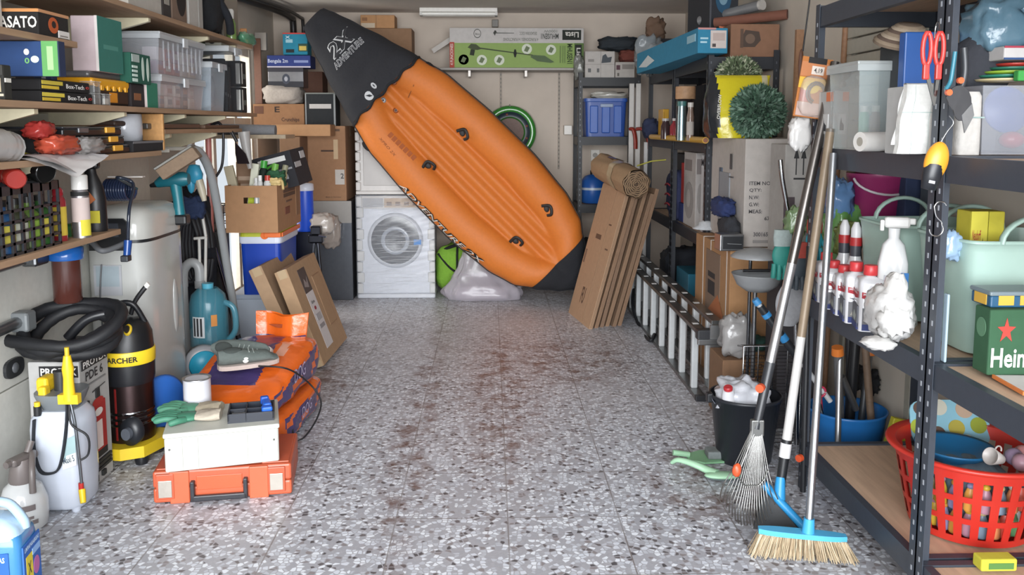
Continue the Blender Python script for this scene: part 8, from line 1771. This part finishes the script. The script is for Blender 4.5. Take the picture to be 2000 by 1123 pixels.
b = mb('#c9502c', True); k0 = al(.105) + Vector((-.018, -.012, 0)); b.tube([k0, k0 + Vector((-.012, -.018, 0))], .015, 12); b.build('red_knob', t); mb('#2a2a2c', True).tube([k0 + Vector((.01, .006, 0)), k0], .012, 12).build('knob_seat', t)
# small red knob lying on black post
q = P(1543, 915, Y=2.9)
# ---- green dustpan and brush on the floor
def flatpath(px, py, z=.02): return P(px, py, Z=z)
t = thing('hand_brush', 'pale green hand brush lying on the floor beside the rake', 'brush', flatpath(1360, 905, 0)); o = t.location
b = mb(('#9cc4a4', 'plastic'), True); pts = [flatpath(1313, 903, .03), flatpath(1325, 898, .05), flatpath(1352, 905, .05), flatpath(1380, 917, .035), flatpath(1400, 925, .03)]
b.tube(in_local(t, bez(pts, 5)), [.012 + .012 * k / 20 for k in range(21)], 10, flat=.7); b.ell(tuple(flatpath(1412, 928, .03) - o), (.075, .03, .012)); b.build('handle', t)
b = mb(('#5f6a6a', 'cloth'), True); b.ell(tuple(flatpath(1412, 930, .012) - o), (.075, .032, .016)); b.build('bristles', t)
t = thing('dustpan', 'green and grey dustpan lying behind the hand brush', 'dustpan', flatpath(1390, 900, 0)); 
b = mb(('#7fae86', 'plastic')); b.prism([(-.10, -.03), (-.04, -.065), (.09, -.05), (.10, .06), (-.03, .07), (-.10, .03)], .008, Matrix.Translation((0, .02, .004))); b.build('pan', t); mb(('#8fb896', 'plastic'), True).tube([(-.09, .02, .02), (-.16, .02, .03)], .012, 10).build('handle', t); b = mb(('#6d7474', 'cloth')); b.box((-.02, -.02, .012), (.08, .05, .045), bev=.006); b.build('brush_insert', t)
# ---- black bucket with bag and bottle
yb_ = 3.45; xb0 = P(1452, 905, Y=yb_).x
t = thing('black_bucket', 'black plastic bucket holding a crumpled white bag and a bottle', 'bucket', (xb0, yb_, 0))
b = mb('#22252b', True); b.lathe([(.108, 0), (.112, .006), (.143, .27), (.150, .272), (.150, .285), (.143, .285)], n=40, cap=False); b.lathe([(.141, .28), (.108, .01), (0, .01)], n=40, cap=False); b.lathe([(0, 0), (.108, 0)], n=40, cap=False); b.build('bucket_body', t)
b = mb(('#3a3c42', 'metal'), True); b.tube([(.148 * math.cos(a), -.02 - .03 * math.sin(a), .275 - .06 * math.sin(a)) for a in [math.pi * k / 16 for k in range(17)]], .003, 6); b.build('handle', t); mb('#1c1e22').box((-.165, -.02, .25), (-.14, .02, .29), bev=.006).build('handle_lug', t)
crumple('white_bag', 'white plastic bag bulging out of the black bucket', 'bag', (xb0 - .02, yb_ + .0, .265), (.10, .09, .075), '#bdbfc6', 'film', amp=.4, seed=6, n=(36, 22))
lathe_thing('white_bottle', 'small white bottle with a red cap in the black bucket', 'bottle', (P(1420, 790, Y=yb_ - .03).x, yb_ - .06, .245), [('bottle_body', [(.028, 0), (.03, .02), (.028, .06), (.022, .085)], ('#c9c9cd', 'gloss')), ('red_cap', [(.018, .085), (.019, .095), (.016, .10)], ('#a82a30', 'plastic'))], rot=(R(14), R(-8), 0))
bx('pink_board', 'pale pinkish cardboard piece standing behind the black bucket', 'cardboard', (P(1405, 750, Y=3.72).x, 3.72, 0), (P(1475, 750, Y=3.72).x, 3.735, P(1440, 738, Y=3.72).z), '#9c8580')
crumple('clear_bag', 'grey translucent bag bunched against the strapped carton', 'bag', (P(1440, 715, Y=3.95).x, 3.98, .40), (.075, .07, .10), '#8d8b8a', 'film', amp=.4, seed=2)
bx('bag_stand', 'green topped brown box below the grey translucent bag', 'box', (P(1412, 700, Y=3.9).x, 3.90, 0), (P(1462, 700, Y=3.9).x, 4.14, .30), '#7a5c44')
crumple('green_cloth', 'dark green cloth lying behind the grey translucent bag', 'cloth', (P(1462, 675, Y=4.1).x, 4.12, P(1462, 672, Y=4.1).z), (.10, .05, .04), '#24443c', 'cloth', amp=.3, seed=4)
# ---- wire rack
xr0, xr1 = P(1452, 700, Y=3.62).x, P(1566, 700, Y=3.62).x; hr = P(1500, 676, Y=3.62).z
t = thing('wire_rack', 'chrome wire grill rack standing upright between bucket and shelving', 'rack', ((xr0 + xr1) / 2, 3.62, 0)); w2 = (xr1 - xr0) / 2
b = mb(('#9da0a3', 'chrome'), True); b.tube([(-w2, 0, .004), (w2, 0, .004), (w2, 0, hr), (-w2, 0, hr)], .0045, 8, closed=True); b.build('outer_frame', t)
b = mb(('#8d9093', 'chrome'), True)
for k in range(26): z = .02 + (hr - .03) * k / 26; b.tube([(-w2, .004, z), (w2, .004, z)], .0016, 5)
b.build('wire_bars', t); b = mb(('#9da0a3', 'chrome'), True)
for x in (-w2 * .5, 0, w2 * .5): b.tube([(x, -.003, .004), (x, -.003, hr)], .003, 6)
b.build('cross_bars', t)
b = mb(('#9da0a3', 'chrome'), True); b.tube([(-w2, 0, hr), (-w2, .09, hr - .02), (w2, .09, hr - .02), (w2, 0, hr)], .004, 8); b.build('top_bracket', t)
# ---- blue tub with garden tools
xt = P(1648, 800, Y=3.5).x
t = thing('blue_tub', 'round blue tub full of garden tools standing beyond the shelving', 'tub', (xt - .0, 3.47, 0)); ht = P(1648, 800, Y=3.45).z
b = mb('#1f64a4', True); b.lathe([(.125, 0), (.13, .006), (.158, ht - .01), (.164, ht), (.158, ht + .004), (.152, ht - .004), (.12, .01), (0, .01)], n=44, cap=False); b.lathe([(0, 0), (.125, 0)], n=40, cap=False); b.build('tub_body', t)
TG = 'garden tools standing in the blue tub'
def tool(label, base, top, r, col, kind='metal', knob=None, kc='#c9702c', name='garden_tool', cat='tool', extra=None):
    t = thing(name, label, cat, base); o = t.location; top = Vector(top) - o
    b = mb((col, kind), True); b.tube([(0, 0, 0), top], r, 12); b.build('shaft', t)
    if knob:
        d = top.normalized(); b = mb(kc, True); b.tube([top - d * .005, top + d * knob], [r * 1.5, r * 1.35], 14); b.build('end_knob', t)
    return t
def pt(px, py, Y): return P(px, py, Y=Y)
t = tool('grey and orange handled lopper leaning in the blue tub', (xt - .02, 3.46, .02), pt(1636, 690, 3.36), .017, '#59595b', 'plastic', .028)
b = mb(('#8b8c8e', 'metal'), True); b.tube([pt(1645, 735, 3.38) - t.location, pt(1672, 800, 3.40) - t.location], .014, 10); b.build('lower_arm', t)
t = tool('silver telescopic handle with a white end standing in front of the tub', (pt(1638, 860, 3.29).x, 3.29, 0), pt(1640, 700, 3.36), .012, '#b0b2b5', 'metal'); mb('#17181b', True).tube([(0, 0, .0), (0, .003, .1)], .015, 12).build('black_foot', t)
tool('grey tool handle with an orange end cap in the blue tub', (xt + .07, 3.50, .02), pt(1698, 690, 3.48), .015, '#8d8f92', 'metal', .02)
tool('wide black saw sheath standing in the blue tub', (xt + .03, 3.52, .02), pt(1672, 650, 3.5), .022, '#1c1d20', 'plastic')
t = tool('red and black pruner standing at the far side of the blue tub', (xt - .10, 3.46, .02), pt(1600, 775, 3.40), .012, '#a8324a', 'plastic'); mb(('#b3b5b8', 'chrome'), True).tube([pt(1600, 778, 3.40) - t.location, pt(1607, 815, 3.40) - t.location], .006, 8).build('blade', t)
b = mb('#a8304a', True); b.tube([(Vector(pt(1604, 765, 3.39)) - t.location) + Vector((.018 * math.cos(k * .5), 0, .02 * math.sin(k * .5))) for k in range(13)], .005, 8); b.build('finger_loop', t)
t = tool('pole tool with blue rings, black grip and white end leaning into the tub', pt(1622, 784, 3.40), pt(1480, 592, 3.42), .011, '#b5b7ba', 'paint', .02, '#3a7cae')
o = t.location
for f0, f1, r, c_ in ((.68, .97, .0165, '#1f2226'), (.86, .90, .019, '#2f7cb4'), (.62, .68, .0185, '#2f7cb4'), (.40, .62, .0175, '#22252a')):
    d = Vector(pt(1480, 592, 3.42)) - o; mb(c_, True).tube([d * f0, d * f1], r, 12).build('grip_section', t)
t = tool('black strap handle sticking up out of the blue tub', (xt + .05, 3.56, .02), pt(1658, 640, 3.56), .012, '#2a2a2e', 'plastic')
crumple('black_glove', 'black crumpled glove hanging behind the tub on the wall', 'glove', (1.66, 3.62, P(1720, 745, Y=3.6).z), (.04, .06, .05), '#17181b', 'cloth', amp=.6, seed=7)
mb(('#17181b', 'cloth'), True).tube([(0, -.02, .03), (.0, -.0, .1), (.02, .0, .2)], .006, 8).build('strap', bpy.data.objects['black_glove'])
bx('yellow_bag', 'yellow folded plastic sheet standing beyond the red basket', 'sheet', (P(1722, 850, Y=3.25).x, 3.27, 0), (P(1722, 850, Y=3.25).x + .10, 3.30, P(1740, 822, Y=3.25).z), '#b5ad30', 'plastic', rot=(0, R(14), 0))
t = tool('brown wooden pole standing behind the shelving', (1.615, 3.42, 0), pt(1662, 330, 3.42), .0155, '#6d5a4a', 'wood', name='wooden_pole', cat='pole')
t = tool('light brown wooden slat leaning beyond the far shelving post', (1.63, 4.02, 0), (1.665, 4.02, 1.92), .014, '#8f6a4e', 'wood', name='wooden_batten', cat='batten'); 
# ---- the column of things hung beside the far post
q = P(1552, 60, Y=4.12)
t = thing('wooden_plank', 'tall narrow brown plank standing between the plain carton and the far post', 'plank', (P(1553, 300, Y=4.16).x, 4.16, 0)); mb(('#8a6548', 'wood')).box((-.018, -.012, 0), (.018, .012, P(1553, 58, Y=4.16).z)).build('plank_body', t)
t = thing('hanging_string', 'thin black cord with a brown paint brush hanging from the ceiling side', 'cord', (P(1568, 100, Y=3.6).x, 3.6, P(1568, 100, Y=3.6).z)); o = t.location
mb('#17171a', True).tube([(.035, 0, ZC - o.z), (.02, 0, .2), (0, 0, 0)], .0035, 7).build('cord_body', t); b = mb(('#5d3c2c', 'wood'), True); b.ell((-.006, 0, -.06), (.012, .008, .07)); b.build('brush_handle', t)
a = P(1552, 128, Y=3.12); c_ = P(1608, 228, Y=3.12); zt_, zb_ = P(1580, 112, Y=3.12).z, P(1580, 230, Y=3.12).z
t = thing('blister_pack', 'orange and yellow hanging blister pack with cables on the far post', 'pack', ((a.x + c_.x) / 2, 3.12, zb_), 0, None, (0, R(8), 0)); w_, h_ = c_.x - a.x, zt_ - zb_
b = mb(('#a8672f', 'paper')); b.box((-w_ / 2, 0, 0), (w_ / 2, .004, h_), bev=0); b.build('card', t)
prints(t, {'F': (frame((1, 0, 0), (0, 0, 1), (0, -1, 0), (-w_ / 2, 0, 0)), w_, h_)}, [('F', 0, .68, 1, .92, '#b4744a'), ('F', .2, .9, .8, 1, '#1e1c1c'), ('F', .35, .72, .75, .86, '#cfc4ba'), ('F', .42, .74, .7, .83, '#4a4442', '4,19'), ('F', .0, .48, .9, .66, '#cda23a'), ('F', .15, .4, .7, .62, '#d0b13c', 'O'), ('F', .05, .02, .9, .25, '#b59b92'), ('F', .1, .26, .4, .45, '#a5443a')])
for k, r_ in enumerate((.034, .027)):
    b = mb('#2a2521', True); b.tube([(.008 + r_ * math.cos(s_ * .45), -.012 - .006 * k, h_ * .42 + r_ * 1.15 * math.sin(s_ * .45)) for s_ in range(11)], .0035, 8); b.build('cable', t)
b = mb(('#cfc5bd', 'film', .35), True); b.ell((0, -.010, h_ * .36), (w_ * .45, .018, h_ * .33), 24, 14, .1, 4, 2, .6); b.build('blister', t)
crumple('white_bag', 'small white plastic bag hanging under the blister pack', 'bag', (P(1562, 260, Y=3.16).x, 3.16, P(1562, 262, Y=3.16).z), (.040, .025, .060), '#bcbab8', 'film', amp=.3, seed=12)
# cartons and gloves behind the poles
bx('arrow_carton', 'pale grey carton with two up arrows behind the telescopic handles', 'carton', (P(1534, 300, Y=3.75).x, 3.75, .80), (P(1604, 300, Y=3.75).x, 3.95, P(1560, 282, Y=3.75).z), '#9c9995', pr=[('F', .3, .74, .33, .92, '#2c2c2e'), ('F', .24, .88, .39, .98, '#2c2c2e', [(0, 0), (.5, 1), (1, 0)]), ('F', .5, .74, .53, .92, '#2c2c2e'), ('F', .44, .88, .59, .98, '#2c2c2e', [(0, 0), (.5, 1), (1, 0)]), ('F', .25, .70, .6, .715, '#2c2c2e'), ('F', 0, 0, .3, .55, '#4c4246')])
bx('dark_carton', 'dark brown upright carton supporting the arrow carton', 'carton', (P(1541, 400, Y=3.72).x, 3.80, 0), (P(1604, 400, Y=3.75).x + .03, 3.98, .798), '#3d3a3e')
t = thing('grey_lever', 'bent steel lever handle standing before the arrow carton', 'lever', (P(1530, 340, Y=3.6).x, 3.6, 0)); o = t.location
mb(('#a3a5a8', 'chrome'), True).tube(in_local(t, bez([P(1524, 312, Y=3.6), P(1528, 350, Y=3.6), P(1537, 400, Y=3.6), P(1545, 440, Y=3.6), P(1552, 520, Y=3.6), P(1555, 700, Y=3.6), (P(1556, 860, Y=3.6).x, 3.6, .002)], 5)), .010, 10).build('lever_body', t)
def hang_glove(label, px, py, Y, col, cuffc, s=1.0, rz=0):
    q = P(px, py, Y=Y); t = thing('work_glove', label, 'glove', q, rz); b = mb((col, 'rubber'), True); b.ell((0, 0, 0), (.035 * s, .016, .048 * s), 16, 10, .1); b.build('palm', t)
    for k, dx in enumerate((-.026, -.009, .009, .026)):
        b = mb((col, 'rubber'), True); b.tube(bez([(dx * s, 0, -.03 * s), (dx * 1.1 * s, -.004, -.06 * s), (dx * 1.1 * s, 0, -(.085 - .006 * abs(k - 1.5)) * s)], 4), .009 * s, 8); b.build('finger', t)
    b = mb((col, 'rubber'), True); b.tube(bez([(.03 * s, 0, .0), (.048 * s, 0, -.03 * s), (.046 * s, 0, -.05 * s)], 4), .009 * s, 8); b.build('thumb', t)
    b = mb((cuffc, 'cloth'), True); b.lathe([(.03 * s, .03 * s), (.033 * s, .06 * s), (.030 * s, .085 * s)], n=18, sy=.45); b.build('cuff', t)
    return t
hang_glove('teal rubber work glove with a grey cuff hanging beside the wok', 1528, 498, 3.5, '#24786e', '#8f9a98', 1.25)
hang_glove('dark grey work glove hanging behind the telescopic handles', 1562, 520, 3.35, '#3c444c', '#a5463c', 1.15)
hang_glove('turquoise and black work glove hanging beside the silver handle', 1590, 470, 3.35, '#2c8a9c', '#a8483c', 1.0)
crumple('floral_bag', 'green and red floral packet above the hanging gloves', 'packet', (P(1556, 430, Y=3.5).x, 3.5, P(1556, 432, Y=3.5).z), (.045, .03, .055), '#6f8560', 'film', amp=.5, seed=3)
t = thing('grey_cloth', 'pale grey cloth hanging in a drop shape beside the wok', 'cloth', (P(1540, 590, Y=3.45).x, 3.45, P(1540, 635, Y=3.45).z)); b = mb(('#8f9094', 'cloth'), True); b.surf(lambda u, v: ((.03 + .055 * math.sin(math.pi * min(1, (1 - v) * .9 + .1)) * .9) * math.cos(2 * math.pi * u) + .05 * v, .02 * math.sin(2 * math.pi * u) * (1.2 - v), .21 * v), 30, 16); b.build('cloth_body', t)
# hooks board: what the gloves hang from
t = thing('hanging_rail', 'thin dark rail the gloves and packets hang from', 'rail', (1.40, 3.50, 0)); b = mb(('#2c2e33', 'metal'), True); b.tube([(-.06, 0, 0), (-.06, 0, 1.12)], .008, 8); b.build('upright', t); b = mb(('#2c2e33', 'metal'), True); b.tube([(-.10, -.0, 1.12), (.16, -.16, 1.12)], .006, 8); b.build('cross_rail', t)
# ---- woks
def wok(label, px, py, Y, r, dep, lid=False):
    q = P(px, py, Y=Y); t = thing('pan_cover' if lid else 'wok', label, 'wok lid' if lid else 'wok', q)
    b = mb(('#8c8e90', 'paint'), True)
    if lid: b.lathe([(r, 0), (r * 1.01, .004), (r * .8, .022), (r * .4, .038), (0, .042)], n=44, cap=False)
    else:
        b.lathe([(0, -dep), (r * .45, -dep * .94), (r * .8, -dep * .6), (r, 0), (r * 1.02, .003), (r * .98, .0), (r * .78, -dep * .55), (r * .43, -dep * .88), (0, -dep * .93)], n=44, cap=False)
        mb('#1f1f22', True).tube([(-.06, .02, .012), (.06, .02, .012)], .007, 8).build('handle', t)
        mb(('#6d6f72', 'metal'), True).tube([(0, .03, -dep), (0, .03, -q.z)], .01, 8).build('stand_rod', t)
    b.build('lid_body' if lid else 'pan', t); return t
wok('shallow steel wok pan standing before the strapped carton', 1480, 535, 3.70, .112, .08)
wok('wide steel lid lying level above the wok pan', 1478, 502, 3.78, .115, .03, True)
lidt = bpy.data.objects['pan_cover']; mb(('#5a5c60', 'metal'), True).tube([(0, .09, 0), (0, .09, -lidt.location.z)], .008, 8).build('stand_rod', lidt)
# small dark things under shelf unit, red knob
t = thing('black_prop', 'black round tool shaft standing in front of the far shelving post', 'shaft', (P(1578, 950, Y=3.16).x - .035, 3.12, 0)); mb('#1d1f23', True).tube([(0, 0, 0.0), (.0, .03, .95)], .011, 10).build('shaft_body', t); mb('#c9502c', True).tube([(-.016, -.01, .14), (-.03, -.02, .14)], .014, 12).build('red_knob', t)
bpy.context.view_layer.update()
